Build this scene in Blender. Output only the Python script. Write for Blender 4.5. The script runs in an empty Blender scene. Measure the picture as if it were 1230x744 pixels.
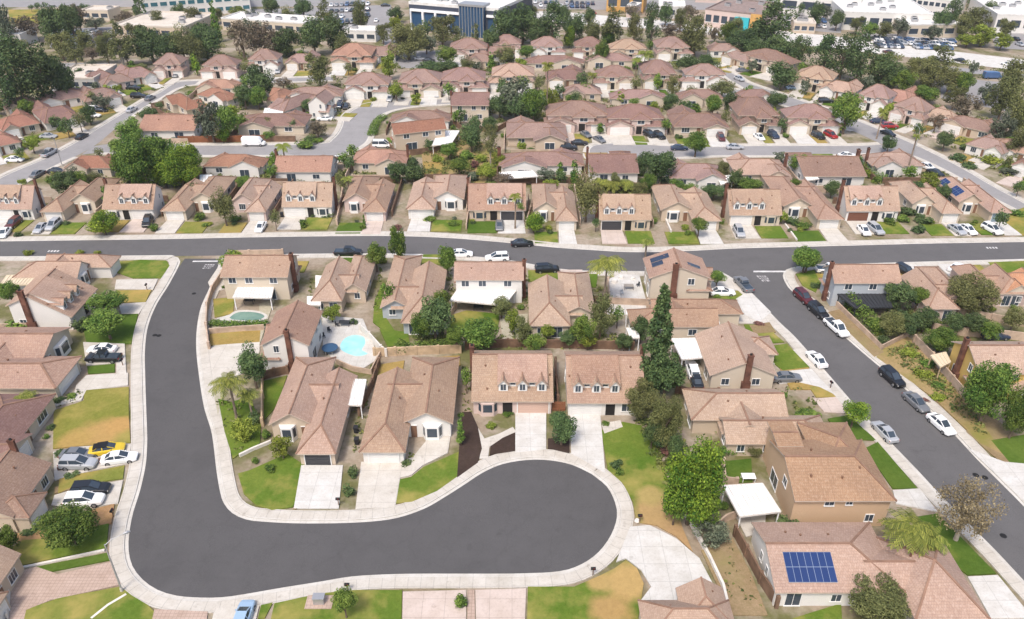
# Suburban neighbourhood seen from the air: everything is built here from code.
import bpy, math, random
import numpy as np
from mathutils import Vector, Matrix
from mathutils.geometry import tessellate_polygon
random.seed(7)
sc = bpy.context.scene
COL = sc.collection
# ------------------------------------------------------------------ camera
F, CX, CY = 957.0, 615.0, 372.0
TH = math.radians(31.13); CH = 74.5
CT, ST = math.cos(TH), math.sin(TH)

def P(px, py, z=0.0):
    """point at height z that the photograph shows at pixel px, py"""
    x = (px-CX)/F; y = (CY-py)/F
    d = (x, CT+y*ST, -ST+y*CT)
    t = (z-CH)/d[2]
    return Vector((d[0]*t, d[1]*t, z))

def proj(a):
    a = np.asarray(a, float).reshape(-1, 3)
    X = a[:, 0]; Y = a[:, 1]; Z = a[:, 2]-CH
    dep = Y*CT-Z*ST; up = Y*ST+Z*CT
    return CX+F*X/dep, CY-F*up/dep

def scale_at(v):                       # pixels per metre at a world point
    return F/(v[1]*CT-(v[2]-CH)*ST)

def heading(p, q):
    a, b = P(*p), P(*q)
    return math.atan2(b.y-a.y, b.x-a.x)

cam = bpy.data.cameras.new('camera'); cam.sensor_width = 36; cam.lens = F/1230*36
cam.clip_end = 4000; cam.clip_start = 0.5
co = bpy.data.objects.new('camera', cam); COL.objects.link(co)
co.location = (0, 0, CH); co.rotation_euler = (math.pi/2-TH, 0, 0)
sc.camera = co
# ------------------------------------------------------------------ light
w = bpy.data.worlds.new('World'); sc.world = w; w.use_nodes = True
nt = w.node_tree
sky = nt.nodes.new('ShaderNodeTexSky'); sky.sky_type = 'NISHITA'; sky.sun_disc = False
SUN_EL, SUN_AZ = math.radians(58), math.radians(205)      # azimuth from north (+Y), clockwise
sky.sun_elevation = SUN_EL; sky.sun_rotation = SUN_AZ
sky.air_density = 1.0; sky.dust_density = 4.0; sky.ozone_density = 0.6
bg = nt.nodes['Background']; nt.links.new(sky.outputs[0], bg.inputs[0]); bg.inputs[1].default_value = 0.125
sun = bpy.data.lights.new('sun', 'SUN'); sun.energy = 1.5; sun.angle = math.radians(12); sun.color = (1, .95, .88)
so = bpy.data.objects.new('sun', sun); COL.objects.link(so)
sd = Vector((math.sin(SUN_AZ)*math.cos(SUN_EL), math.cos(SUN_AZ)*math.cos(SUN_EL), math.sin(SUN_EL)))
so.rotation_euler = sd.to_track_quat('Z', 'Y').to_euler()
sc.view_settings.view_transform = 'Standard'; sc.view_settings.look = 'None'
sc.view_settings.exposure = 0.86; sc.view_settings.gamma = 1
sc.cycles.max_bounces = 5; sc.cycles.diffuse_bounces = 3; sc.cycles.glossy_bounces = 2
sc.cycles.transparent_max_bounces = 4
# ------------------------------------------------------------------ materials
MATS = {}
def newmat(name):
    m = bpy.data.materials.new(name); m.use_nodes = True
    n = m.node_tree; b = n.nodes['Principled BSDF']
    b.inputs['Specular IOR Level'].default_value = .25
    MATS[name] = m
    return m, n, b

def N(n, t, **k):
    x = n.nodes.new(t)
    for a, v in k.items():
        if a in x.inputs: x.inputs[a].default_value = v
        else: setattr(x, a, v)
    return x

def mixc(n, fac, a, b, mode='MIX'):
    m = n.nodes.new('ShaderNodeMix'); m.data_type = 'RGBA'; m.blend_type = mode
    for k, v in ((0, fac), (6, a), (7, b)):
        if isinstance(v, bpy.types.NodeSocket): n.links.new(v, m.inputs[k])
        elif k == 0: m.inputs[0].default_value = v
        else: m.inputs[k].default_value = (*v, 1)
    return m.outputs[2]

def noise(n, vec, scale, detail=3, rough=.55, lo=.35, hi=.65):
    x = N(n, 'ShaderNodeTexNoise', Scale=scale, Detail=detail, Roughness=rough)
    if vec is not None: n.links.new(vec, x.inputs['Vector'])
    r = N(n, 'ShaderNodeMapRange'); r.inputs[1].default_value = lo; r.inputs[2].default_value = hi
    n.links.new(x.outputs['Fac'], r.inputs[0])
    return r.outputs[0]

def geo(n):
    return N(n, 'ShaderNodeNewGeometry').outputs['Position']

def plain(name, col, rough=.7, metal=0, spec=.25, var=0):
    m, n, b = newmat(name)
    b.inputs['Base Color'].default_value = (*col, 1); b.inputs['Roughness'].default_value = rough
    b.inputs['Metallic'].default_value = metal; b.inputs['Specular IOR Level'].default_value = spec
    if var:
        f = noise(n, geo(n), .8, 5)
        c = mixc(n, f, [x*(1-var) for x in col], [min(1, x*(1+var)) for x in col])
        n.links.new(c, b.inputs['Base Color'])
    return m

def stucco(name, col):
    m, n, b = newmat(name)
    pos = geo(n)
    f1 = noise(n, pos, .35, 4); f2 = noise(n, pos, 5, 3)
    c = mixc(n, f1, [x*.9 for x in col], col)
    c = mixc(n, f2, c, [x*.93 for x in col])
    n.links.new(c, b.inputs['Base Color']); b.inputs['Roughness'].default_value = .85
    return m

def tiles(name, c1, c2, c3, lo=.80, hi=1.14):
    """flat concrete roof tiles laid in courses, a few of another firing, each roof a shade of its own"""
    m, n, b = newmat(name)
    uv = N(n, 'ShaderNodeUVMap').outputs[0]
    br = N(n, 'ShaderNodeTexBrick', offset=.5, Scale=1.0)
    br.inputs['Brick Width'].default_value = .34; br.inputs['Row Height'].default_value = .36
    br.inputs['Mortar Size'].default_value = .03; br.inputs['Mortar Smooth'].default_value = .3
    br.inputs['Color1'].default_value = (*c1, 1); br.inputs['Color2'].default_value = (*c2, 1)
    br.inputs['Mortar'].default_value = (*[x*.70 for x in c1], 1)
    n.links.new(uv, br.inputs['Vector'])
    pos = geo(n)
    f = noise(n, uv, 2.6, 2, .7, .5, .72)
    c = mixc(n, f, br.outputs['Color'], c3)
    g = noise(n, pos, .22, 4, .6, .3, .7)
    c = mixc(n, g, c, mixc(n, 1.0, c, (.80, .80, .84), 'MULTIPLY'))
    st = N(n, 'ShaderNodeMapping'); st.inputs['Scale'].default_value = (1.6, .22, 1)
    n.links.new(uv, st.inputs[0])
    s = noise(n, st.outputs[0], 1.0, 4, .6, .52, .75)
    c = mixc(n, s, c, mixc(n, 1.0, c, (.84, .80, .78), 'MULTIPLY'))
    oi = N(n, 'ShaderNodeObjectInfo')
    hs = N(n, 'ShaderNodeHueSaturation')
    r1 = N(n, 'ShaderNodeMapRange'); r1.inputs[3].default_value = lo; r1.inputs[4].default_value = hi
    n.links.new(oi.outputs['Random'], r1.inputs[0]); n.links.new(r1.outputs[0], hs.inputs['Value'])
    r2 = N(n, 'ShaderNodeMapRange'); r2.inputs[3].default_value = 1.08; r2.inputs[4].default_value = .88
    n.links.new(oi.outputs['Random'], r2.inputs[0]); n.links.new(r2.outputs[0], hs.inputs['Saturation'])
    mu = N(n, 'ShaderNodeMath', operation='MULTIPLY'); mu.inputs[1].default_value = 9.73; fr = N(n, 'ShaderNodeMath', operation='FRACT'); n.links.new(oi.outputs['Random'], mu.inputs[0]); n.links.new(mu.outputs[0], fr.inputs[0])
    r3 = N(n, 'ShaderNodeMapRange'); r3.inputs[3].default_value = .494; r3.inputs[4].default_value = .512; n.links.new(fr.outputs[0], r3.inputs[0]); n.links.new(r3.outputs[0], hs.inputs['Hue'])
    n.links.new(c, hs.inputs['Color']); n.links.new(hs.outputs[0], b.inputs['Base Color'])
    bp = N(n, 'ShaderNodeBump'); bp.inputs['Strength'].default_value = .5; bp.inputs['Distance'].default_value = .05
    n.links.new(br.outputs['Fac'], bp.inputs['Height']); bp.invert = True
    n.links.new(bp.outputs[0], b.inputs['Normal'])
    b.inputs['Roughness'].default_value = .85
    return m

tiles('roof_tan', (.425, .282, .205), (.375, .242, .172), (.47, .338, .258), .86, 1.12)
tiles('roof_rose', (.315, .20, .168), (.27, .165, .138), (.36, .25, .215))
tiles('roof_red', (.375, .195, .135), (.325, .155, .105), (.42, .25, .18))
tiles('roof_orange', (.50, .24, .12), (.43, .19, .09), (.52, .33, .2))
tiles('roof_umber', (.39, .225, .14), (.34, .19, .115), (.43, .28, .19))
tiles('roof_brown', (.35, .235, .18), (.31, .195, .15), (.40, .29, .235))
plain('ridge', (.25, .15, .105), .85, var=.15)
stucco('white_wall', (.70, .675, .64)); stucco('cream_wall', (.58, .50, .40)); stucco('beige_wall', (.54, .44, .34))
stucco('peach_wall', (.55, .385, .25)); stucco('yellow_wall', (.60, .42, .14)); stucco('bluegrey_wall', (.40, .43, .46))
stucco('pink_wall', (.60, .47, .42)); stucco('grey_wall', (.50, .49, .47))
plain('trim', (.72, .71, .69), .6); plain('fascia', (.47, .385, .315), .7, var=.1); plain('brown_trim', (.20, .11, .07), .7)
plain('glass', (.045, .06, .08), .08, spec=.6)
plain('solar_dark', (.03, .042, .075), .25, spec=.5, var=.15)
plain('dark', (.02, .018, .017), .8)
plain('garage_white', (.68, .665, .64), .5, var=.04); plain('garage_dark', (.05, .05, .055), .5)
plain('garage_brown', (.16, .07, .045), .6); plain('garage_pink', (.52, .36, .29), .6); plain('garage_blue', (.22, .29, .34), .5)
plain('brick', (.14, .065, .045), .9, var=.35)
plain('metal', (.45, .45, .46), .45, .6); plain('black', (.012, .012, .013), .5)
plain('white_metal', (.80, .80, .80), .4, var=.04)
plain('charcoal', (.035, .037, .042), .6)
plain('wood', (.17, .105, .07), .8, var=.25); plain('pale_wood', (.46, .34, .22), .8, var=.2)
plain('block_wall', (.44, .33, .25), .9, var=.18); plain('white_block', (.62, .58, .53), .85, var=.1)
plain('trunk_bark', (.13, .095, .07), .95, var=.3); plain('palm_bark', (.22, .17, .13), .95, var=.3)
plain('pale_bark', (.36, .31, .26), .9, var=.25)
plain('rubber', (.015, .015, .016), .8); plain('rim', (.35, .35, .36), .35, .7)
plain('lamp_glass', (.75, .75, .72), .15); plain('tail_glass', (.30, .015, .012), .2)
plain('blue_cover', (.04, .09, .17), .5); plain('tan_canvas', (.62, .52, .38), .8)
plain('cushion', (.30, .27, .24), .9); plain('bin_green', (.03, .06, .045), .6); plain('bin_black', (.025, .025, .028), .6)
plain('rust', (.22, .09, .045), .9)
# solar cells
m, n, b = newmat('solar')
uv = N(n, 'ShaderNodeUVMap').outputs[0]
br = N(n, 'ShaderNodeTexBrick', offset=0.0, Scale=1.0)
br.inputs['Brick Width'].default_value = 1.0; br.inputs['Row Height'].default_value = 1.65
br.inputs['Mortar Size'].default_value = .03
br.inputs['Color1'].default_value = (.014, .034, .12, 1); br.inputs['Color2'].default_value = (.018, .042, .14, 1)
br.inputs['Mortar'].default_value = (.22, .27, .36, 1)
n.links.new(uv, br.inputs['Vector']); n.links.new(br.outputs['Color'], b.inputs['Base Color'])
b.inputs['Roughness'].default_value = .25; b.inputs['Specular IOR Level'].default_value = .5

def asphalt(name, c, worn):
    m, n, b = newmat(name)
    pos = geo(n)
    f = noise(n, pos, .09, 5, .6, .35, .65); g = noise(n, pos, 14, 3); h = noise(n, pos, .32, 6, .7, .4, .7)
    col = mixc(n, f, c, [x*worn for x in c])
    col = mixc(n, g, col, [x*.86 for x in c])
    col = mixc(n, h, col, [x*1.12 for x in c])
    st = noise(n, pos, .45, 6, .7, .60, .72); col = mixc(n, st, col, [x*.88 for x in c])
    vo = N(n, 'ShaderNodeTexVoronoi', feature='DISTANCE_TO_EDGE', Scale=.16); wv = N(n, 'ShaderNodeTexNoise', Scale=.6, Detail=4.0); n.links.new(pos, wv.inputs['Vector'])
    ad = N(n, 'ShaderNodeVectorMath', operation='MULTIPLY_ADD'); ad.inputs[1].default_value = (2.5, 2.5, 0); n.links.new(wv.outputs['Color'], ad.inputs[0]); n.links.new(pos, ad.inputs[2]); n.links.new(ad.outputs[0], vo.inputs['Vector'])
    cr_ = N(n, 'ShaderNodeMapRange'); cr_.inputs[1].default_value = .0; cr_.inputs[2].default_value = .016; cr_.inputs[3].default_value = .16; cr_.inputs[4].default_value = 0; n.links.new(vo.outputs['Distance'], cr_.inputs[0])
    col = mixc(n, cr_.outputs[0], col, [x*.55 for x in c])
    n.links.new(col, b.inputs['Base Color']); b.inputs['Roughness'].default_value = .85
    return m
asphalt('asphalt_dark', (.080, .0768, .0778), 1.32)
asphalt('asphalt_mid', (.104, .1, .101), 1.32)
asphalt('asphalt_pale', (.255, .245, .245), 1.22)

def concrete(name, c, joint=1.5, jw=.035):
    m, n, b = newmat(name)
    pos = geo(n); uv = N(n, 'ShaderNodeUVMap').outputs[0]
    br = N(n, 'ShaderNodeTexBrick', offset=0.0, Scale=1.0)
    br.inputs['Brick Width'].default_value = joint; br.inputs['Row Height'].default_value = joint
    br.inputs['Mortar Size'].default_value = jw
    br.inputs['Color1'].default_value = (*c, 1); br.inputs['Color2'].default_value = (*[x*.95 for x in c], 1)
    br.inputs['Mortar'].default_value = (*[x*.72 for x in c], 1)
    n.links.new(uv, br.inputs['Vector'])
    f = noise(n, pos, .5, 5, .6, .35, .7); g = noise(n, pos, 4, 4, .6, .5, .8)
    col = mixc(n, f, br.outputs['Color'], mixc(n, 1.0, br.outputs['Color'], (.84, .82, .79), 'MULTIPLY'))
    col = mixc(n, g, col, mixc(n, 1.0, col, (.86, .85, .84), 'MULTIPLY'))
    oil = noise(n, pos, .75, 5, .6, .64, .76); col = mixc(n, oil, col, mixc(n, 1.0, col, (.70, .68, .66), 'MULTIPLY'))
    n.links.new(col, b.inputs['Base Color']); b.inputs['Roughness'].default_value = .9
    return m
concrete('sidewalk', (.54, .505, .455)); concrete('kerb', (.57, .545, .505), 3.0, .02)
concrete('drive', (.56, .525, .475), 3.0, .03); concrete('white_drive', (.59, .575, .55), 2.6, .03)
concrete('pavers', (.47, .355, .295), .45, .03); concrete('pool_deck', (.56, .54, .51), 1.2, .02)
concrete('pink_drive', (.55, .46, .41), 2.5, .03); concrete('freeway', (.60, .585, .56), 9.0, .05)
concrete('roof_white', (.72, .71, .69), 6.0, .02); concrete('roof_cream', (.62, .56, .49), 6.0, .03)

def turf(name, c1, c2, c3, amt, dry=None):
    m, n, b = newmat(name)
    pos = geo(n)
    f = noise(n, pos, .16, 5, .6, .35, .65); g = noise(n, pos, 2.2, 5, .7, .3, .7); h = noise(n, pos, .11, 6, .62, .62-amt, .78-amt*.6)
    col = mixc(n, f, c1, c2)
    col = mixc(n, g, col, mixc(n, 1.0, col, (.70, .74, .62), 'MULTIPLY'))
    gr = noise(n, pos, 9, 4, .8, .35, .65); col = mixc(n, gr, col, mixc(n, 1.0, col, (.80, .82, .72), 'MULTIPLY'))
    col = mixc(n, h, col, c3)
    if dry:                                # a parched area of its own round a point of the lawn: (pixel x, y, radius m, colour)
        for px, py, rad, cd in dry:
            o = P(px, py); d = N(n, 'ShaderNodeVectorMath', operation='DISTANCE'); d.inputs[1].default_value = (o.x, o.y, .17); n.links.new(pos, d.inputs[0])
            wob = N(n, 'ShaderNodeTexNoise', Scale=.3, Detail=5.0); n.links.new(pos, wob.inputs['Vector'])
            ma = N(n, 'ShaderNodeMath', operation='MULTIPLY_ADD'); ma.inputs[1].default_value = rad*1.1; n.links.new(wob.outputs['Fac'], ma.inputs[0]); n.links.new(d.outputs['Value'], ma.inputs[2])
            r = N(n, 'ShaderNodeMapRange'); r.inputs[1].default_value = rad*1.75; r.inputs[2].default_value = rad*1.15; n.links.new(ma.outputs[0], r.inputs[0])
            col = mixc(n, r.outputs[0], col, mixc(n, g, cd, [x*.78 for x in cd]))
    n.links.new(col, b.inputs['Base Color']); b.inputs['Roughness'].default_value = .95
    b.inputs['Specular IOR Level'].default_value = .05
    return m
turf('lawn_green', (.105, .175, .026), (.17, .215, .042), (.33, .27, .085), .13)
turf('lawn_deep', (.075, .135, .022), (.12, .175, .035), (.24, .23, .06), .04)
turf('lawn_yellow', (.20, .225, .05), (.27, .25, .075), (.40, .27, .09), .18)
turf('lawn_dry', (.36, .25, .09), (.42, .28, .11), (.26, .23, .07), .1)
turf('lawn_patchy', (.14, .20, .04), (.21, .22, .06), (.42, .28, .12), .16)
_gr = ((.105, .175, .026), (.17, .215, .042), (.33, .27, .085), .13)
turf('lawn_circle_low', *_gr, dry=[(752, 700, 3.2, (.44, .30, .12)), (735, 735, 2.6, (.38, .25, .10)), (720, 700, 1.6, (.40, .28, .11))])
turf('lawn_circle_right', *_gr, dry=[(790, 618, 3.4, (.40, .27, .12)), (822, 648, 3.6, (.40, .26, .13)), (780, 596, 1.8, (.38, .29, .11))])
turf('lawn_left_yellow', (.22, .225, .05), (.28, .25, .07), (.36, .28, .09), .12, dry=[(120, 522, 3.6, (.42, .27, .10)), (88, 530, 2.6, (.40, .27, .09)), (145, 512, 2.2, (.44, .27, .10))])
turf('mulch', (.055, .036, .034), (.075, .05, .046), (.05, .034, .032), .0)
turf('bare_soil', (.29, .20, .125), (.37, .265, .175), (.24, .20, .09), .08)
turf('red_soil', (.40, .22, .12), (.44, .27, .16), (.25, .22, .08), .05)
turf('gravel_yard', (.46, .41, .35), (.52, .46, .39), (.36, .30, .23), .1)
turf('slope_weeds', (.36, .25, .13), (.42, .30, .17), (.20, .19, .05), .12)
# the soil, paths and rough growth between the lots
m, n, b = newmat('yard_ground')
pos = geo(n)
f = noise(n, pos, .12, 5, .6, .38, .62); g = noise(n, pos, 1.3, 5, .65, .3, .7); h = noise(n, pos, .085, 5, .65, .46, .6)
col = mixc(n, f, (.30, .24, .18), (.39, .34, .28))
col = mixc(n, h, col, (.15, .15, .06))
col = mixc(n, g, col, mixc(n, 1.0, col, (.72, .68, .62), 'MULTIPLY'))
n.links.new(col, b.inputs['Base Color']); b.inputs['Roughness'].default_value = .95
# water
m, n, b = newmat('pool_water')
f = noise(n, geo(n), .5, 3); deep = noise(n, geo(n), .22, 3); n.links.new(mixc(n, deep, mixc(n, f, (.36, .68, .68), (.46, .74, .73)), (.24, .56, .62)), b.inputs['Base Color'])
bp = N(n, 'ShaderNodeBump'); bp.inputs['Strength'].default_value = .4; rp = N(n, 'ShaderNodeTexNoise', Scale=2.2, Detail=3.0); n.links.new(rp.outputs['Fac'], bp.inputs['Height']); n.links.new(bp.outputs[0], b.inputs['Normal'])
b.inputs['Roughness'].default_value = .08; b.inputs['Specular IOR Level'].default_value = .5
m, n, b = newmat('green_water')
f = noise(n, geo(n), .5, 3); n.links.new(mixc(n, f, (.12, .21, .18), (.18, .28, .23)), b.inputs['Base Color'])
b.inputs['Roughness'].default_value = .08

def leaf(name, dark, light, thr=.5):
    m, n, b = newmat(name)
    a = N(n, 'ShaderNodeAttribute', attribute_name='tone').outputs['Fac']
    col = mixc(n, a, dark, light)
    oi = N(n, 'ShaderNodeObjectInfo'); hs = N(n, 'ShaderNodeHueSaturation')
    r1 = N(n, 'ShaderNodeMapRange'); r1.inputs[3].default_value = .80; r1.inputs[4].default_value = 1.22
    n.links.new(oi.outputs['Random'], r1.inputs[0]); n.links.new(r1.outputs[0], hs.inputs['Value'])
    mu = N(n, 'ShaderNodeMath', operation='MULTIPLY'); mu.inputs[1].default_value = 7.31
    fr = N(n, 'ShaderNodeMath', operation='FRACT'); n.links.new(oi.outputs['Random'], mu.inputs[0]); n.links.new(mu.outputs[0], fr.inputs[0])
    r2 = N(n, 'ShaderNodeMapRange'); r2.inputs[3].default_value = .492; r2.inputs[4].default_value = .515
    n.links.new(fr.outputs[0], r2.inputs[0]); n.links.new(r2.outputs[0], hs.inputs['Hue'])
    n.links.new(col, hs.inputs['Color']); n.links.new(hs.outputs[0], b.inputs['Base Color'])
    b.inputs['Roughness'].default_value = .7; b.inputs['Specular IOR Level'].default_value = .15
    return m
leaf('leaf_dark', (.038, .068, .026), (.112, .155, .054))
leaf('leaf_mid', (.035, .08, .014), (.165, .225, .042))
leaf('leaf_bright', (.04, .095, .012), (.215, .285, .03))
leaf('leaf_olive', (.075, .085, .030), (.185, .190, .070))
leaf('leaf_grey', (.055, .07, .045), (.15, .17, .11))
leaf('leaf_brown', (.075, .058, .038), (.19, .15, .105))
leaf('leaf_bare', (.13, .10, .055), (.27, .22, .13))
leaf('leaf_palm', (.075, .10, .018), (.24, .25, .05))
leaf('leaf_yellow', (.10, .135, .016), (.25, .28, .045))
leaf('leaf_ground', (.065, .085, .025), (.20, .20, .06))
leaf('leaf_flower', (.10, .05, .05), (.28, .13, .10))
def M(k): return MATS[k]
PAINT = {'white': (.80, .80, .80), 'silver': (.42, .43, .45), 'grey': (.17, .175, .185), 'black': (.012, .012, .014), 'navy': (.022, .035, .07),
         'blue': (.05, .11, .24), 'maroon': (.09, .015, .018), 'red': (.30, .02, .02), 'yellow': (.62, .44, .02), 'lightblue': (.30, .42, .56), 'tan': (.36, .31, .24), 'teal': (.02, .35, .40)}
for k, v in PAINT.items():
    m = plain('paint_'+k, v, .28, .15 if k in ('silver', 'grey') else 0, .5)
    m.node_tree.nodes['Principled BSDF'].inputs['Coat Weight'].default_value = .5

# ------------------------------------------------------------------ mesh helper
class MB:
    def __init__(s): s.v = []; s.f = []; s.uv = []; s.mi = []
    def face(s, pts, mi=0, uv=None):
        i = len(s.v); s.v += [tuple(p) for p in pts]
        s.f.append(tuple(range(i, i+len(pts)))); s.mi.append(mi)
        if uv is None:
            a = Vector(pts[0]); e = Vector(pts[1])-a
            nrm = Vector((0, 0, 0))
            for k in range(1, len(pts)-1): nrm += (Vector(pts[k])-a).cross(Vector(pts[k+1])-a)
            if nrm.length < 1e-9: nrm = Vector((0, 0, 1))
            nrm.normalize()
            u = Vector((1, 0, 0)) if abs(nrm.z) > .98 else Vector((0, 0, 1)).cross(nrm).normalized()
            if abs(nrm.z) > .98: u = Vector((1, 0, 0))
            vv = nrm.cross(u)
            uv = [(Vector(p).dot(u), Vector(p).dot(vv)) for p in pts]
        s.uv += uv
    def box(s, x0, y0, z0, x1, y1, z1, mi=0, bottom=False):
        q = [(x0, y0, z0), (x1, y0, z0), (x1, y1, z0), (x0, y1, z0), (x0, y0, z1), (x1, y0, z1), (x1, y1, z1), (x0, y1, z1)]
        for a in ((0, 1, 5, 4), (1, 2, 6, 5), (2, 3, 7, 6), (3, 0, 4, 7), (4, 5, 6, 7)): s.face([q[k] for k in a], mi)
        if bottom: s.face([q[k] for k in (3, 2, 1, 0)], mi)
    def slab(s, pts, th, mi=0, edge=None):
        """a thick panel under the given top outline"""
        pts = [Vector(p) for p in pts]; lo = [p-Vector((0, 0, th)) for p in pts]; e = mi if edge is None else edge
        s.face(pts, mi); s.face(lo[::-1], e)
        for k in range(len(pts)):
            j = (k+1) % len(pts); s.face([lo[k], lo[j], pts[j], pts[k]], e)
    def bar(s, p, q, wd, h, mi=0, up=(0, 0, 1)):
        p, q = Vector(p), Vector(q); d = (q-p).normalized(); sx = d.cross(Vector(up))
        if sx.length < 1e-4: sx = Vector((1, 0, 0))
        sx = sx.normalized()*wd/2; uz = sx.cross(d).normalized()*h
        a = [p-sx, p+sx, p+sx+uz, p-sx+uz]; c = [q-sx, q+sx, q+sx+uz, q-sx+uz]
        for k in range(4):
            j = (k+1) % 4; s.face([a[k], a[j], c[j], c[k]][::-1], mi)
        s.face(a, mi); s.face(c[::-1], mi)
    def tube(s, pts, rad, k=7, mi=0, cap=True):
        ring = []
        for i, p in enumerate(pts):
            p = Vector(p); a = Vector(pts[max(i-1, 0)]); c = Vector(pts[min(i+1, len(pts)-1)]); d = (c-a).normalized()
            u = d.orthogonal().normalized() if abs(d.z) < .9 else Vector((1, 0, 0)); u = (u-d*u.dot(d)).normalized(); v = d.cross(u)
            ring.append([p+(u*math.cos(t)+v*math.sin(t))*rad[i] for t in [2*math.pi*j/k for j in range(k)]])
        for i in range(len(ring)-1):
            for j in range(k):
                l = (j+1) % k; s.face([ring[i][j], ring[i][l], ring[i+1][l], ring[i+1][j]], mi)
        if cap: s.face(ring[-1], mi); s.face(ring[0][::-1], mi)
    def xf(s, m):
        s.v = [tuple(m @ Vector(p)) for p in s.v]; return s
    def mirror(s):
        r = MB(); r.v = [(-x, y, z) for x, y, z in s.v]; r.mi = list(s.mi); i = 0
        for f in s.f:
            k = len(f); r.f.append(f[::-1]); r.uv += s.uv[i:i+k][::-1]; i += k
        return r
    def mesh(s, name, mats, smooth=False):
        me = bpy.data.meshes.new(name); me.from_pydata(s.v, [], s.f)
        for m in mats: me.materials.append(M(m) if isinstance(m, str) else m)
        me.polygons.foreach_set('material_index', s.mi)
        l = me.uv_layers.new(name='UVMap'); l.data.foreach_set('uv', np.array(s.uv, 'f').ravel())
        if smooth: me.polygons.foreach_set('use_smooth', [True]*len(s.f))
        me.update()
        return me

ROADS = []
def link(name, data, parent=None):
    o = bpy.data.objects.new(name, data); COL.objects.link(o)
    if parent: o.parent = parent
    return o
LABELLED = []
def tag(o, label, cat, group=None, px=None):
    o['label'] = label; o['category'] = cat
    if group: o['group'] = group
    LABELLED.append((o, px))
    return o
def thing(name, loc=(0, 0, 0), rz=0, sc_=(1, 1, 1)):
    o = link(name, None); o.location = loc; o.rotation_euler = (0, 0, rz); o.scale = sc_; o.empty_display_size = .3
    return o
def struct(name, mb, mats, **k):
    o = link(name, mb.mesh(name, mats, **k)); o['kind'] = 'structure'; return o

def catmull(pts, step=1.2, closed=False):
    pts = [Vector(p) for p in pts]; out = []; n_ = len(pts)
    for i in range(n_ if closed else n_-1):
        if closed: a, b_, c, d = pts[i-1], pts[i], pts[(i+1) % n_], pts[(i+2) % n_]
        else: a, b_, c, d = pts[max(i-1, 0)], pts[i], pts[i+1], pts[min(i+2, n_-1)]
        k = max(1, int((c-b_).length/step))
        for j in range(k):
            t = j/k
            out.append(.5*((2*b_)+(c-a)*t+(2*a-5*b_+4*c-d)*t*t+(3*b_-a-3*c+d)*t**3))
    if not closed: out.append(pts[-1])
    return out

def sheet(pts, z, mb=None, mi=0, thick=0):
    """flat polygon, optionally with a skirt down to the ground"""
    mb = mb or MB()
    pts = [Vector((p[0], p[1], z)) for p in pts]
    ar = sum(pts[i].x*pts[(i+1) % len(pts)].y-pts[(i+1) % len(pts)].x*pts[i].y for i in range(len(pts)))
    if ar < 0: pts = pts[::-1]
    for t in tessellate_polygon([pts]):
        q = [pts[i] for i in t]
        if (q[1]-q[0]).cross(q[2]-q[0]).z < 0: q = q[::-1]
        mb.face(q, mi, [(p.x, p.y) for p in q])
    if thick:
        for k in range(len(pts)):
            j = (k+1) % len(pts); a, b_ = pts[k], pts[j]; dn = Vector((0, 0, thick))
            mb.face([a-dn, b_-dn, b_, a], mi)
    return mb

def strip(line, prof, side, mb=None, mi=0):
    """sweep a profile of (offset, height) along a ground line; side +1 = left of travel"""
    mb = mb or MB(); n_ = len(line); rows = []; acc = 0; us = []
    for i, p in enumerate(line):
        a, c = line[max(i-1, 0)], line[min(i+1, n_-1)]; d = Vector((c.x-a.x, c.y-a.y)).normalized()
        nx = Vector((-d.y, d.x))*side
        rows.append([Vector((p.x+nx.x*o, p.y+nx.y*o, z)) for o, z in prof])
        if i: acc += (line[i]-line[i-1]).length
        us.append(acc)
    for i in range(n_-1):
        for k in range(len(prof)-1):
            q = [rows[i][k], rows[i+1][k], rows[i+1][k+1], rows[i][k+1]]
            uv = [(us[i], prof[k][0]), (us[i+1], prof[k][0]), (us[i+1], prof[k+1][0]), (us[i], prof[k+1][0])]
            if side < 0: q = q[::-1]; uv = uv[::-1]
            mb.face(q, mi, uv)
    return mb
def pxs(l, z=0): return [P(x, y, z) for x, y in l]
# ------------------------------------------------------------------ houses
# material keys inside a template: wall, roof, trim, garage are swapped per house
class Tmpl:
    def __init__(s, W, D): s.W, s.D, s.parts = W, D, []; s.wall = MB(); s.roof = MB(); s.foot = []
    def part(s, name, mb, mats, parent=None, smooth=False):
        s.parts.append([name, mb, mats, parent, smooth]); return len(s.parts)-1

def slope(mb, pts, th=.17):            # one roof plane: pts[0]->pts[1] is the eave
    a, b_ = Vector(pts[0]), Vector(pts[1]); u = (b_-a).normalized()
    nrm = (b_-a).cross(Vector(pts[2])-a).normalized(); v = nrm.cross(u)
    uv = [((Vector(p)-a).dot(u), (Vector(p)-a).dot(v)) for p in pts]
    P3 = [Vector(p) for p in pts]; lo = [p-Vector((0, 0, th)) for p in P3]
    mb.face(P3, 0, uv); mb.face(lo[::-1], 1)
    for k in range(len(P3)):
        j = (k+1) % len(P3); mb.face([lo[k], lo[j], P3[j], P3[k]], 1)
def cap(mb, p, q): mb.bar((p[0], p[1], p[2]-.03), (q[0], q[1], q[2]-.03), .30, .11, 2)

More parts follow.
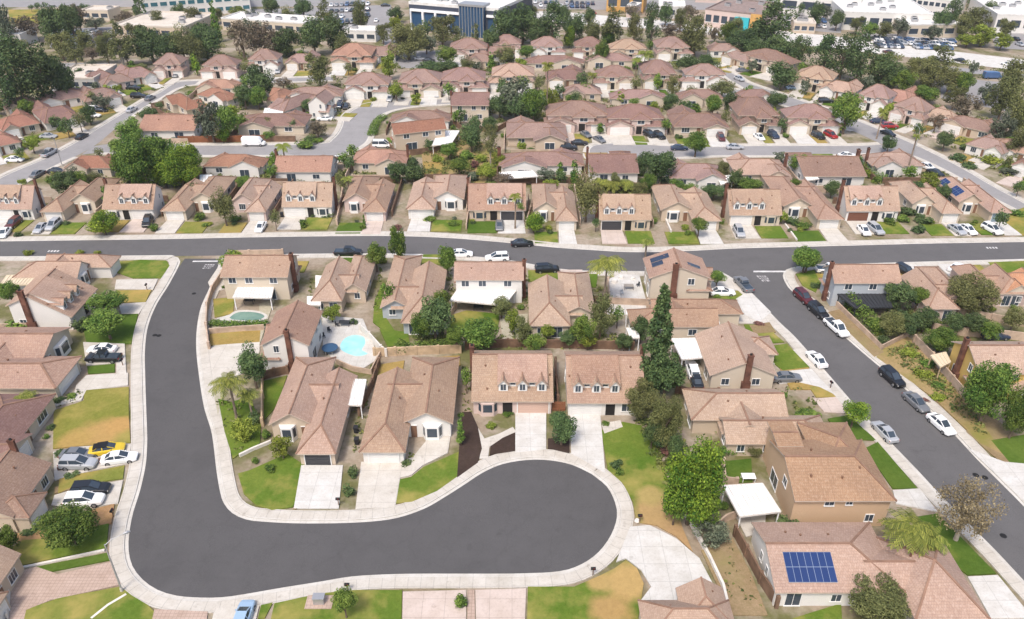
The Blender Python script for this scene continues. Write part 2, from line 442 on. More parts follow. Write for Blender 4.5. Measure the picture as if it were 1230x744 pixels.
def wing(t, cx, cy, w_, d, eave, pitch, axis='x', e0='g', e1='g', oh=.5, walls=True, zb=0):
    """a block with a gabled or hipped tile roof; the ridge runs along axis"""
    L, H = (w_, d/2) if axis == 'x' else (d, w_/2)
    def T(a, b_, z): return (cx+a, cy+b_, z) if axis == 'x' else (cx-b_, cy+a, z)
    zE = eave-oh*pitch; zR = eave+H*pitch; go = .35
    A0, A1 = -L/2, L/2
    a0 = A0-(go if e0 == 'g' else oh); a1 = A1+(go if e1 == 'g' else oh)
    r0 = a0 if e0 == 'g' else min(A0+H, 0); r1 = a1 if e1 == 'g' else max(A1-H, 0)
    B = H+oh
    slope(t.roof, [T(a0, -B, zE), T(a1, -B, zE), T(r1, 0, zR), T(r0, 0, zR)])
    slope(t.roof, [T(a1, B, zE), T(a0, B, zE), T(r0, 0, zR), T(r1, 0, zR)])
    if e0 == 'h':
        slope(t.roof, [T(a0, B, zE), T(a0, -B, zE), T(r0, 0, zR)])
        cap(t.roof, T(a0, B, zE), T(r0, 0, zR)); cap(t.roof, T(a0, -B, zE), T(r0, 0, zR))
    if e1 == 'h':
        slope(t.roof, [T(a1, -B, zE), T(a1, B, zE), T(r1, 0, zR)])
        cap(t.roof, T(a1, B, zE), T(r1, 0, zR)); cap(t.roof, T(a1, -B, zE), T(r1, 0, zR))
    if r1-r0 > .1: cap(t.roof, T(r0, 0, zR), T(r1, 0, zR))
    if walls:
        z1 = eave-.06; k = .12*pitch
        for q in ([T(A0, -H, zb), T(A1, -H, zb), T(A1, -H, z1), T(A0, -H, z1)], [T(A1, H, zb), T(A0, H, zb), T(A0, H, z1), T(A1, H, z1)]): t.wall.face(q)
        for A, e, sg in ((A0, e0, -1), (A1, e1, 1)):
            if sg < 0: q = [T(A, H, zb), T(A, -H, zb), T(A, -H, z1)]+([T(A, 0, zR-.1)] if e == 'g' else [])+[T(A, H, z1)]
            else: q = [T(A, -H, zb), T(A, H, zb), T(A, H, z1)]+([T(A, 0, zR-.1)] if e == 'g' else [])+[T(A, -H, z1)]
            t.wall.face(q)
    t.foot.append((cx-w_/2, cy-d/2, cx+w_/2, cy+d/2))

def wallframe(nrm):
    return {'-y': ((1, 0, 0), (0, -1, 0)), '+y': ((-1, 0, 0), (0, 1, 0)), '+x': ((0, 1, 0), (1, 0, 0)), '-x': ((0, -1, 0), (-1, 0, 0))}[nrm]

def pane_box(mb, c, wd, h, nrm, d0, d1, mi):
    u, nv = [Vector(a) for a in wallframe(nrm)]; c = Vector(c)
    lo = [c-u*wd/2+nv*d0, c+u*wd/2+nv*d0]; up = Vector((0, 0, h))
    a, b_ = c-u*wd/2, c+u*wd/2
    f = [a+nv*d1, b_+nv*d1, b_+nv*d1+up, a+nv*d1+up]; r = [a+nv*d0, b_+nv*d0, b_+nv*d0+up, a+nv*d0+up]
    mb.face(f, mi)
    for k in range(4):
        j = (k+1) % 4; mb.face([r[k], r[j], f[j], f[k]], mi)

def window(t, x, y, z, wd, h, nrm, parent=None, mull=1):
    """frame standing off the wall, glass inside it, one mullion"""
    u, nv = [Vector(a) for a in wallframe(nrm)]; c = Vector((x, y, z)); fr = MB()
    tk = .09
    pane_box(fr, c-Vector((0, 0, .12)), wd+.3, .12, nrm, 0, .14, 0)
    pane_box(fr, c+Vector((0, 0, h)), wd+.2, .1, nrm, 0, .09, 0)
    for s in (-1, 1): pane_box(fr, c+u*s*(wd/2+.05), .1, h, nrm, 0, .09, 0)
    for k in range(mull): pane_box(fr, c+u*(wd*((k+1)/(mull+1)-.5)), .06, h, nrm, .02, .07, 0)
    i = t.part('window', fr, ['trim'], parent)
    g = MB(); pane_box(g, c, wd, h, nrm, 0, .035, 0)
    t.part('pane', g, ['glass'], i if parent is None else parent)

def garage(t, x, y, wd, nrm='-y', h=2.15, key='garage'):
    g = MB(); u, nv = [Vector(a) for a in wallframe(nrm)]
    for k in range(4):
        pane_box(g, Vector((x, y, .03+k*h/4)), wd, h/4-.025, nrm, 0, .06, 0)
    pane_box(g, Vector((x, y, 0)), wd+.02, h, nrm, 0, .03, 1)
    for s in (-1, 1): pane_box(g, Vector((x, y, 0))+u*s*(wd/2+.09), .16, h+.12, nrm, 0, .11, 2)
    pane_box(g, Vector((x, y, h+.01)), wd+.34, .2, nrm, 0, .12, 2)
    t.part('garage_door', g, [key, 'garage_shadow', 'trim'])

def door(t, x, y, nrm, wd=1.0, key='dark'):
    g = MB(); pane_box(g, Vector((x, y, 0)), wd, 2.1, nrm, 0, .05, 0); pane_box(g, Vector((x, y, 2.11)), wd+.2, .1, nrm, 0, .09, 1)
    t.part('front_door', g, [key, 'trim'])

def chimney(t, x, y, z1, wx=.65, wy=.95):
    g = MB(); g.box(x-wx*.55, y-wy*.8, 0, x+wx*.55, y+wy*.8, 1.7); g.box(x-wx/2, y-wy/2, 1.7, x+wx/2, y+wy/2, z1)
    g.box(x-wx/2-.08, y-wy/2-.08, z1, x+wx/2+.08, y+wy/2+.08, z1+.16, 1, True)
    g.box(x-.18, y-.18, z1+.16, x+.18, y+.18, z1+.42, 2)
    t.part('chimney', g, ['brick', 'brick', 'dark'])

def vents(t, pts):
    for x, y, z in pts:
        g = MB(); g.box(x-.1, y-.1, z-.35, x+.1, y+.1, z+.16); g.box(x-.15, y-.15, z+.16, x+.15, y+.15, z+.2, 0, True)
        t.part('roof_vent', g, ['brown_trim'])

def solar(t, a, b_, c, d, mat='solar'):
    """panel array lying on a roof plane; corners a,b along the low edge"""
    a, b_, c, d = [Vector(p)+Vector((0, 0, .10)) for p in (a, b_, c, d)]
    g = MB(); wd, hh = (b_-a).length, (d-a).length
    g.face([a, b_, c, d], 0, [(0, 0), (round(wd), 0), (round(wd), 1.65*round(hh/1.65)), (0, 1.65*round(hh/1.65))])
    dn = Vector((0, 0, .06)); q = [a, b_, c, d]
    for k in range(4): g.face([q[k]-dn, q[(k+1) % 4]-dn, q[(k+1) % 4], q[k]], 1)
    t.part('solar_panel', g, [mat, 'metal'])

def T_D(ch='r', bay=True):
    """two storeys, the upper one inside a steep front roof with three dormers"""
    t = Tmpl(12, 10); E, S, Y, R = 2.62, .62, 6.2, 6.8
    slope(t.roof, [(-6.3, -.55, E), (6.3, -.55, E), (6.3, Y, R), (-6.3, Y, R)])
    slope(t.roof, [(6.3, 10.45, 4.9), (-6.3, 10.45, 4.9), (-6.3, Y, R), (6.3, Y, R)])
    cap(t.roof, (-6.3, Y, R), (6.3, Y, R))
    w_ = t.wall; zf = E+.55*S-.2; zr = 4.9
    w_.face([(-6, 0, 0), (6, 0, 0), (6, 0, zf), (-6, 0, zf)]); w_.face([(6, 10, 0), (-6, 10, 0), (-6, 10, zr), (6, 10, zr)])
    w_.face([(6, 0, 0), (6, 10, 0), (6, 10, zr), (6, Y, R-.2), (6, 0, zf)]); w_.face([(-6, 10, 0), (-6, 0, 0), (-6, 0, zf), (-6, Y, R-.2), (-6, 10, zr)])
    t.foot = [(-6, 0, 6, 10)]
    # broad shed dormer and three gablets on it
    sh = MB(); sl = MB()
    slope(sl, [(-5.4, 1.2, 5.0), (2.3, 1.2, 5.0), (2.3, 6.0, 6.95), (-5.4, 6.0, 6.95)], .16)
    sh.box(-5.15, 1.6, 3.6, 2.05, 4.0, 5.0)
    for s in (-5.17, 2.07):
        q = [(s, 1.6, 3.8), (s, 6.0, 6.55), (s, 6.0, 6.82), (s, 1.6, 5.0)]
        sh.face(q if s > 0 else q[::-1])
    i = t.part('dormer', sh, ['trim']); t.part('dormer_roof', sl, ['roof', 'fascia', 'ridge'], i)
    for x in (-3.02, -.07):
        q = MB(); pane_box(q, Vector((x, 1.6, 4.28)), .8, .34, '-y', 0, .04, 0); t.part('pane', q, ['glass'], i)
    for x in (-4.5, -1.55, 1.4):
        f = MB(); f.box(x-.72, .95, 2.9, x+.72, 3.2, 4.8); f.face([(x-.72, .95, 4.8), (x+.72, .95, 4.8), (x, .95, 5.5)])
        r = MB()
        slope(r, [(x+.98, .65, 4.66), (x+.98, 3.7, 4.66), (x, 3.7, 5.66), (x, .65, 5.66)], .12)
        slope(r, [(x-.98, 3.7, 4.66), (x-.98, .65, 4.66), (x, .65, 5.66), (x, 3.7, 5.66)], .12)
        r.bar((x, .63, 5.62), (x, 3.6, 5.62), .22, .1, 2)
        k = t.part('gablet', f, ['trim']); t.part('gablet_roof', r, ['roof', 'fascia', 'ridge'], k)
        fr = MB()
        for u in (-1, 1): pane_box(fr, Vector((x+u*.47, .95, 3.68)), .1, 1.1, '-y', 0, .07, 0)
        pane_box(fr, Vector((x, .95, 4.78)), 1.04, .09, '-y', 0, .07, 0); pane_box(fr, Vector((x, .95, 3.59)), 1.04, .09, '-y', 0, .09, 0); pane_box(fr, Vector((x, .95, 3.68)), .05, 1.1, '-y', 0, .05, 0)
        pane_box(fr, Vector((x, .95, 3.68)), .84, 1.1, '-y', 0, .03, 1)
        t.part('window', fr, ['trim', 'glass'], k)
    garage(t, -3.2, 0, 4.7)
    e = MB(); pane_box(e, Vector((.75, 0, .05)), 1.5, 2.2, '-y', 0, .04, 0); t.part('entry_shade', e, ['dark'])  # flat dark panel on the wall: shade of a set-back entry, painted in
    if bay:
        by = MB(); q = [(2.3, -.02), (2.9, -.75), (4.7, -.75), (5.3, -.02)]
        for k in range(3):
            (xa, ya), (xb, yb) = q[k], q[k+1]; by.face([(xa, ya, 0), (xb, yb, 0), (xb, yb, 2.35), (xa, ya, 2.35)], 0)
        by.face([(x, y, 2.35) for x, y in q], 0)
        j = t.part('bay_window', by, ['wall'])
        gl = MB(); pane_box(gl, Vector((3.8, -.75, .75)), 1.4, 1.35, '-y', 0, .03, 0)
        for k in (0, 2):
            (xa, ya), (xb, yb) = q[k], q[k+1]; u = Vector((xb-xa, yb-ya, 0)); nv = Vector((u.y, -u.x, 0)).normalized()*.03; c0 = Vector((xa, ya, .75))+u*.18+nv; c1 = Vector((xa, ya, .75))+u*.82+nv
            gl.face([c0, c1, c1+Vector((0, 0, 1.35)), c0+Vector((0, 0, 1.35))])
        t.part('pane', gl, ['glass'], j)
    else:
        window(t, 3.8, 0, .8, 2.4, 1.35, '-y', mull=2)
    for x in (-4.3, -.3, 3.6): window(t, x, 10, 3.4, 1.3, 1.1, '+y')
    window(t, -3.0, 10, .9, 1.5, 1.2, '+y'); window(t, 2.5, 10, .15, 2.3, 2.0, '+y')
    window(t, 6, 7.3, 3.2, .9, 1.1, '+x'); window(t, -6, 7.3, 3.2, .9, 1.1, '-x')
    window(t, 6, 3.0, .9, 1.1, 1.1, '+x'); window(t, -6, 8.4, .9, 1.1, 1.1, '-x')
    chimney(t, 6.38 if 'r' in ch else -6.38, 6.9, 7.8)
    vents(t, [(-5.8, 3.2, 4.95), (4.2, 4.5, 5.75), (3.9, 1.2, 3.7)])
    return t

def T_R(bay=True):
    """one storey: garage wing with a hipped front, longer main wing set back beside it"""
    t = Tmpl(14, 19)
    wing(t, -3.6, 7.5, 6.6, 15, 2.7, .42, 'y', 'h', 'g')
    wing(t, 3.0, 12.0, 8.0, 14, 2.95, .44, 'y', 'g', 'h')
    wing(t, -1.4, 11.5, 6.0, 7.0, 2.62, .40, 'x', 'g', 'g', walls=False)
    garage(t, -3.6, 0, 4.8)
    door(t, .7, 5.0, '-y', key='brown_trim')
    if bay:
        by = MB(); q = [(2.2, 4.98), (2.8, 4.2), (5.0, 4.2), (5.6, 4.98)]
        for k in range(3):
            (xa, ya), (xb, yb) = q[k], q[k+1]; by.face([(xa, ya, 0), (xb, yb, 0), (xb, yb, 2.5), (xa, ya, 2.5)], 0)
        by.face([(x, y, 2.5) for x, y in q], 0)
        j = t.part('bay_window', by, ['trim'])
        gl = MB(); pane_box(gl, Vector((3.9, 4.2, .7)), 1.7, 1.5, '-y', 0, .03, 0)
        for k in (0, 2):
            (xa, ya), (xb, yb) = q[k], q[k+1]; u = Vector((xb-xa, yb-ya, 0)); nv = Vector((u.y, -u.x, 0)).normalized()*.03; c0 = Vector((xa, ya, .7))+u*.2+nv; c1 = Vector((xa, ya, .7))+u*.8+nv
            gl.face([c0, c1, c1+Vector((0, 0, 1.5)), c0+Vector((0, 0, 1.5))])
        t.part('pane', gl, ['glass'], j)
    else: window(t, 3.6, 5.0, .8, 2.2, 1.3, '-y', mull=2)
    window(t, 1.4, 19, .15, 2.2, 2.0, '+y'); window(t, 5, 19, .9, 1.4, 1.1, '+y'); window(t, -4.5, 15, .9, 1.5, 1.1, '+y')
    window(t, 7, 9, .9, 1.3, 1.1, '+x'); window(t, 7, 14, .9, 1.6, 1.1, '+x'); window(t, -6.9, 9, .9, 1.3, 1.1, '-x'); window(t, -6.9, 13, .9, 1.0, 1.1, '-x')
    vents(t, [(-4.9, 6, 3.35), (4.6, 10, 3.95), (1.6, 13.5, 4.1), (-2.2, 9.0, 3.6)])
    return t

def T_H(ch=None):
    """broad one-storey hip with a gabled wing behind"""
    t = Tmpl(15, 12)
    wing(t, 0, 4.6, 15, 9.2, 2.75, .42, 'x', 'h', 'h')
    wing(t, 3.2, 8.0, 7.4, 8.0, 2.95, .42, 'y', 'h', 'g')
    wing(t, -4.0, 1.0, 6.4, 5.2, 2.66, .40, 'y', 'g', 'h')
    garage(t, -4.0, -1.6, 4.8)
    door(t, .6, 0, '-y', key='brown_trim'); window(t, 4.3, 0, .8, 2.2, 1.3, '-y', mull=2)
    window(t, 3.2, 12, .15, 2.4, 2.0, '+y'); window(t, -4, 9.2, .9, 1.6, 1.1, '+y'); window(t, 7.5, 4, .9, 1.4, 1.1, '+x'); window(t, -7.5, 5.5, .9, 1.4, 1.1, '-x')
    if ch: chimney(t, 7.9 if ch == 'r' else -7.9, 4.5, 5.6)
    vents(t, [(-3, 6.4, 3.75), (2, 2.2, 3.5), (4.9, 9.8, 3.75)])
    return t

def T_P():
    """rose-roofed two-storey under one big hip, garage wings pushed out in front"""
    t = Tmpl(16, 14)
    wing(t, -.4, 8.6, 14.2, 11.2, 4.6, .46, 'x', 'h', 'h')
    wing(t, 1.0, 4.9, 5.0, 7, 4.5, .48, 'y', 'h', 'h')
    wing(t, -4.6, 3.4, 6.8, 6.8, 2.75, .42, 'y', 'g', 'g')
    wing(t, 5.0, 3.9, 6.2, 6.0, 2.68, .42, 'y', 'h', 'g')
    garage(t, -4.6, 0, 4.8); garage(t, 5.2, .9, 4.4)
    e = MB(); pane_box(e, Vector((.6, 1.4, .05)), 1.5, 2.3, '-y', 0, .04, 0); t.part('entry_shade', e, ['dark'])  # entry is not cut in; its shade is a dark panel
    window(t, 1.0, 1.4, 3.0, 1.8, 1.1, '-y')
    for x in (-4, -.5, 3): window(t, x, 14.2, 3.2, 1.4, 1.0, '+y')
    window(t, -2.5, 14.2, .15, 2.2, 2.0, '+y'); window(t, 6.7, 10, 3.2, 1.1, 1.0, '+x'); window(t, -7.5, 9, 3.2, 1.1, 1.0, '-x')
    vents(t, [(-3.5, 9.8, 6.5), (2.5, 11, 6.2), (-5.2, 3, 3.5)])
    return t

def T_G(ch='r', hip=False):
    """two full storeys under a plain gable, low garage wing in front"""
    t = Tmpl(12, 11)
    wing(t, 0, 6.0, 12, 9.4, 5.15, .42, 'x', 'h' if hip else 'g', 'h' if hip else 'g')
    wing(t, -3.0, 2.2, 6.0, 5.2, 2.75, .42, 'y', 'g', 'h')
    wing(t, 3.1, 2.4, 5.6, 3.4, 2.5, .40, 'x', 'h', 'h')
    garage(t, -3.0, -.4, 4.8)
    door(t, 1.2, .7, '-y', key='brown_trim'); window(t, 4.0, .7, .8, 1.8, 1.2, '-y')
    for x in (-3.6, 0.2, 3.6): window(t, x, 1.3, 3.7, 1.3, 1.0, '-y')
    for x in (-4.3, -1.2, 3.4): window(t, x, 10.7, 3.5, 1.3, 1.1, '+y')
    window(t, -3, 10.7, .9, 1.6, 1.2, '+y'); window(t, 2.2, 10.7, .15, 2.4, 2.0, '+y')
    for s, nr in ((6, '+x'), (-6, '-x')):
        window(t, s, 4.0, 3.5, 1.0, 1.2, nr); window(t, s, 8.2, .9, 1.2, 1.1, nr)
    if ch: chimney(t, 6.42 if ch == 'r' else -6.42, 6.9, 7.7)
    vents(t, [(-3.2, 7.9, 6.3), (2.6, 4.2, 6.3), (4.4, 8.4, 6.0)])
    return t

def T_L(ch='r'):
    """one broad gable, garage wing in front"""
    t = Tmpl(15, 12)
    wing(t, 0, 6.6, 15, 11, 3.0, .40, 'x', 'g', 'g')
    wing(t, -4.0, 1.6, 6.2, 5.4, 2.7, .40, 'y', 'h', 'h')
    garage(t, -4.0, -1.1, 4.8)
    door(t, .8, 1.1, '-y', key='brown_trim'); window(t, 4.4, 1.1, .8, 2.2, 1.3, '-y', mull=2)
    window(t, 3.2, 12.1, .15, 2.4, 2.0, '+y'); window(t, -3.6, 12.1, .9, 1.8, 1.1, '+y')
    for s, nr in ((7.5, '+x'), (-7.5, '-x')):
        window(t, s, 4.2, .95, 1.3, 1.1, nr); window(t, s, 9.6, .95, 1.3, 1.1, nr)
    if ch: chimney(t, 7.95 if ch == 'r' else -7.95, 6.0, 6.5)
    vents(t, [(-3.2, 8.6, 4.5), (3.4, 4.4, 4.5), (5, 9, 4.3)])
    return t

def T_Q4():
    """peach two-storey: long ridge with one hipped end, lower roof behind"""
    t = Tmpl(17, 14)
    wing(t, 0, 4.6, 17, 9.2, 5.0, .42, 'x', 'g', 'h')
    wing(t, 3.6, 8.6, 9, 9.0, 4.4, .40, 'y', 'h', 'h')
    wing(t, -6.15, 9.6, 4.2, 3.6, 6.0, .1, 'x', 'g', 'g', walls=True)
    window(t, -2.3, 0, 3.55, 1.6, .75, '-y'); window(t, 1.2, 0, 3.7, 1.1, 1.0, '-y')
    window(t, -8.5, 3.4, 3.3, 1.0, 1.2, '-x'); window(t, -8.5, 6.4, .15, 2.2, 2.0, '-x'); window(t, 8.5, 4.6, 3.3, 1.4, 1.1, '+x')
    window(t, 5.5, 0, .9, 1.4, 1.1, '-y')
    vents(t, [(-5, 2.2, 6.1), (.5, 2.0, 6.0), (4.2, 3.2, 6.35), (-3, 6.2, 6.4)])
    return t

def T_Q5():
    """low house with a solar array on its near slope and a hipped wing"""
    t = Tmpl(26, 14)
    wing(t, -4.6, 6.6, 16.6, 10.4, 2.9, .36, 'x', 'g', 'h')
    wing(t, 8.6, 3.6, 8.8, 12.0, 2.75, .40, 'x', 'h', 'h')
    wing(t, 4.0, 4.4, 8, 7.0, 2.68, .40, 'x', 'g', 'g')
    window(t, -10.4, 1.4, .15, 2.0, 2.0, '-y'); window(t, -4.6, 1.4, .8, 1.3, 1.1, '-y'); window(t, -.8, 1.4, .8, 1.6, 1.1, '-y')
    window(t, -12.9, 5.2, 1.0, .7, 1.3, '-x'); window(t, -12.9, 7.6, 1.0, .7, 1.3, '-x')
    window(t, 8, -2.4, .8, 1.8, 1.1, '-y'); garage(t, 13.0, 3.0, 4.8, '+x')
    solar(t, (-11.2, 2.0, 3.116), (-4.6, 2.0, 3.116), (-4.6, 5.5, 4.376), (-11.2, 5.5, 4.376))
    vents(t, [(-9.4, 9.4, 3.75), (-7.6, 8.6, 4.05), (-3.6, 8.8, 3.95), (10, 1.2, 3.75), (6.4, 5.2, 4.4)])
    return t

TMPL = {'D': lambda: T_D(), 'Dl': lambda: T_D('l'), 'Dw': lambda: T_D('r', False), 'R': lambda: T_R(), 'Rw': lambda: T_R(False), 'H': lambda: T_H(), 'Hc': lambda: T_H('r'), 'P': T_P,
        'G': lambda: T_G(), 'Gh': lambda: T_G(None, True), 'Gn': lambda: T_G(None), 'L': lambda: T_L(), 'Q4': T_Q4, 'Q5': T_Q5}
_tm = {}; _me = {}
plain('garage_shadow', (.16, .155, .15), .8)
SUB = {'wall': 'white_wall', 'roof': 'roof_tan', 'trim': 'trim', 'garage': 'garage_white'}
def get_t(kind, mir, extra=None):
    k = (kind, mir, extra)
    if k not in _tm:
        t = TMPL[kind]()
        if extra == 'solar_R':       # two arrays on the main wing of the corner bungalow
            solar(t, (6.9, 7.2, 2.99), (6.9, 11.0, 2.99), (4.2, 11.0, 4.18), (4.2, 7.2, 4.18)); solar(t, (6.9, 13.2, 2.99), (6.9, 16.0, 2.99), (4.6, 16.0, 4.0), (4.6, 13.2, 4.0))
        if extra == 'solar_G':
            for x0, x1, y0, y1 in ((-4.2, -1.6, 10.2, 7.2), (-1.2, 1.2, 10.2, 8.4), (1.0, 2.8, 2.2, 4.4)):
                zz = lambda y: 3.176+.42*(y-1.3)+1.974 if y < 6 else 5.15+.42*(10.7-y)
                q = [(x0, y0, zz(y0)+.02), (x1, y0, zz(y0)+.02), (x1, y1, zz(y1)+.02), (x0, y1, zz(y1)+.02)]
                if y0 > 6: q = [q[1], q[0], q[3], q[2]]
                solar(t, *q, mat='solar_dark')
        t.parts = [['wall', t.wall, ['wall'], None, False], ['roof', t.roof, ['roof', 'fascia', 'ridge'], None, False]]+[[a, b_, c, (None if d is None else d+2), e] for a, b_, c, d, e in t.parts]
        if mir:
            for p in t.parts: p[1] = p[1].mirror()
            t.foot = [(-c, b_, -a, d) for a, b_, c, d in t.foot]
        t.pts = np.array(t.parts[0][1].v+t.parts[1][1].v)
        _tm[k] = t
    return _tm[k]

def fit(pts, rot, box):
    """find place and size on the ground so that the house covers the traced box in the photograph"""
    x0, y0, x1, y1 = box; c, s = math.cos(rot), math.sin(rot)
    if y1 < 200: g_ = (x1-x0)*.04; x0 -= g_; x1 += g_; y0 -= 1.5
    q = P((x0+x1)/2, y1); X, Y = q.x, q.y+3; lx = ly = 1.0; sw = abs(s) > .72
    for _ in range(40):
        p = pts*np.array([lx, ly, 1]); wx = p[:, 0]*c-p[:, 1]*s+X; wy = p[:, 0]*s+p[:, 1]*c+Y
        u, v = proj(np.stack([wx, wy, p[:, 2]], 1))
        S = scale_at((X, Y, 0)); mp = 1118/((y1+206)*S)
        X += ((x0+x1)/2-(u.min()+u.max())/2)/S*.8; Y += (v.max()-y1)*mp*.8
        kx = ((x1-x0)/(u.max()-u.min()))**.5; vis = v.max()-v.min(); ky = 1+((y1-y0)-vis)/max(vis*.75, 1)*.4
        ky = min(1.15, max(.87, ky))
        if sw: kx, ky = ky, kx
        lx = min(1.4, max(.62, lx*kx)); ly = min(1.45, max(.55, ly*ky))
    return X, Y, lx, ly

HOUSES = []
TYPEWORD = {'D': 'dormer house', 'R': 'L-shaped bungalow', 'H': 'hipped bungalow', 'P': 'two-storey house', 'G': 'two-storey house', 'L': 'gabled bungalow', 'Q': 'house'}
def house(kind, mir, rot, box, wall='white_wall', roof='roof_tan', place='', gar='garage_white', trim='trim', extra=None, label=None, group=None, name='house', near=None, noun=None):
    rot = math.radians(rot); t = get_t(kind, mir, extra)
    X, Y, lx, ly = fit(t.pts, rot, box)
    e = thing(name, (X, Y, 0), rot, (lx, ly, 1))
    hi = Y < 170 if near is None else near
    sub = {'wall': wall, 'roof': roof, 'trim': trim, 'garage': gar}; objs = []
    for i, (nm, mb, mats, par, smooth) in enumerate(t.parts):
        if not hi and Y > 230 and nm in ('roof_vent', 'pane') and par is None: objs.append(None); continue
        key = (kind, mir, extra, i, tuple(sub.get(m, m) for m in mats))
        if key not in _me: _me[key] = mb.mesh(nm, [sub.get(m, m) for m in mats], smooth)
        objs.append(link(nm, _me[key], e if par is None else objs[par]))
    noun = noun or TYPEWORD[kind[0]]
    wn = {'white_wall': 'white', 'cream_wall': 'cream', 'beige_wall': 'beige', 'peach_wall': 'peach', 'yellow_wall': 'yellow', 'bluegrey_wall': 'blue-grey', 'pink_wall': 'pinkish', 'grey_wall': 'grey'}[wall]
    rn = {'roof_tan': 'tan', 'roof_rose': 'rose', 'roof_red': 'red', 'roof_orange': 'orange', 'roof_brown': 'brown', 'roof_umber': 'umber'}[roof]
    lab = label or f"{wn} {noun} under {rn} tiles, {place}"
    tag(e, lab, 'house', group or 'tile-roofed houses of the neighbourhood')
    cx_, cy_ = (box[0]+box[2])/2, (box[1]+box[3])/2
    ref = f"{'house' if 'from left' in place else noun.split()[-1]} {place}" if place else None
    HOUSES.append(dict(o=e, c=(cx_, cy_), box=box, ref=ref, X=X, Y=Y, rot=rot, t=t, lx=lx, ly=ly, mir=mir, kind=kind))
    return HOUSES[-1]
def local(h, x, y, z=0):
    """house-local metres to the world"""
    x *= h['lx']; y *= h['ly']; c, s = math.cos(h['rot']), math.sin(h['rot'])
    return Vector((h['X']+x*c-y*s, h['Y']+x*s+y*c, z))
# ------------------------------------------------------------------ trees, cars, small things
rng = np.random.default_rng(5)
def leaf_mesh(name, clumps, nleaf, size, mat, flat=.6, shell=.75, droop=0., stretch=1.0, asp=2.0):
    """leaf-sized quads gathered in clumps; clumps: (x,y,z,rx,rz,tone); unit crown, z from 0 to 1"""
    vs = []; tone = []
    wgt = np.array([c[3]**2 for c in clumps]); cnt = np.maximum(3, (nleaf*wgt/wgt.sum()).astype(int))
    for (cx, cy, cz, rx, rz, tn), k in zip(clumps, cnt):
        d = rng.normal(size=(k, 3)); d /= np.linalg.norm(d, axis=1)[:, None]
        r = shell+(1-shell)*rng.random(k)**.7; r *= 1+.22*rng.normal(size=k)*(rng.random(k) < .3)
        c = d*r[:, None]*np.array([rx, rx, rz])+np.array([cx, cy, cz])
        nrm = d+rng.normal(size=(k, 3))*flat; nrm[:, 2] += .35-droop; nrm /= np.linalg.norm(nrm, axis=1)[:, None]
        a = rng.normal(size=(k, 3)); a[:, 2] -= droop*2; u = np.cross(nrm, a); u /= np.linalg.norm(u, axis=1)[:, None]+1e-9; v = np.cross(nrm, u)
        s = size*(.6+.8*rng.random(k))[:, None]; su = s; sv = s*stretch
        u = u/np.array([1, 1, asp]); v = v/np.array([1, 1, asp])
        q = np.stack([c-u*su*.5-v*sv*.2, c+u*su*.5-v*sv*.3, c+u*su*.35+v*sv*.5, c-u*su*.45+v*sv*.4], 1)
        vs.append(q.reshape(-1, 3)); tone.append(np.clip(tn+.28*rng.normal(size=k), 0, 1))
    v = np.concatenate(vs); tn = np.concatenate(tone); n_ = len(tn)
    v[:, 2] = np.maximum(v[:, 2], .0)
    me = bpy.data.meshes.new(name)
    me.vertices.add(n_*4); me.vertices.foreach_set('co', v.astype('f').ravel())
    me.loops.add(n_*4); me.loops.foreach_set('vertex_index', np.arange(n_*4, dtype='i'))
    me.polygons.add(n_); me.polygons.foreach_set('loop_start', np.arange(0, n_*4, 4, dtype='i'))
    a = me.attributes.new('tone', 'FLOAT', 'FACE'); a.data.foreach_set('value', tn.astype('f'))
    me.materials.append(M(mat)); me.update(calc_edges=True)
    return me

def clumps_round(n_, r0, r1, zc=.5, zr=.42, spread=.72, seed=1, top=0.):
    g = np.random.default_rng(seed); out = []
    for i in range(n_):
        d = g.normal(size=3); d /= np.linalg.norm(d); r = g.random()**.4
        rr = r0+(r1-r0)*g.random()
        out.append((d[0]*r*spread, d[1]*r*spread, zc+d[2]*r*zr*(1+top*d[2]), rr, rr*.55*(.8+.4*g.random()), g.random()*.75+.12))
    return out

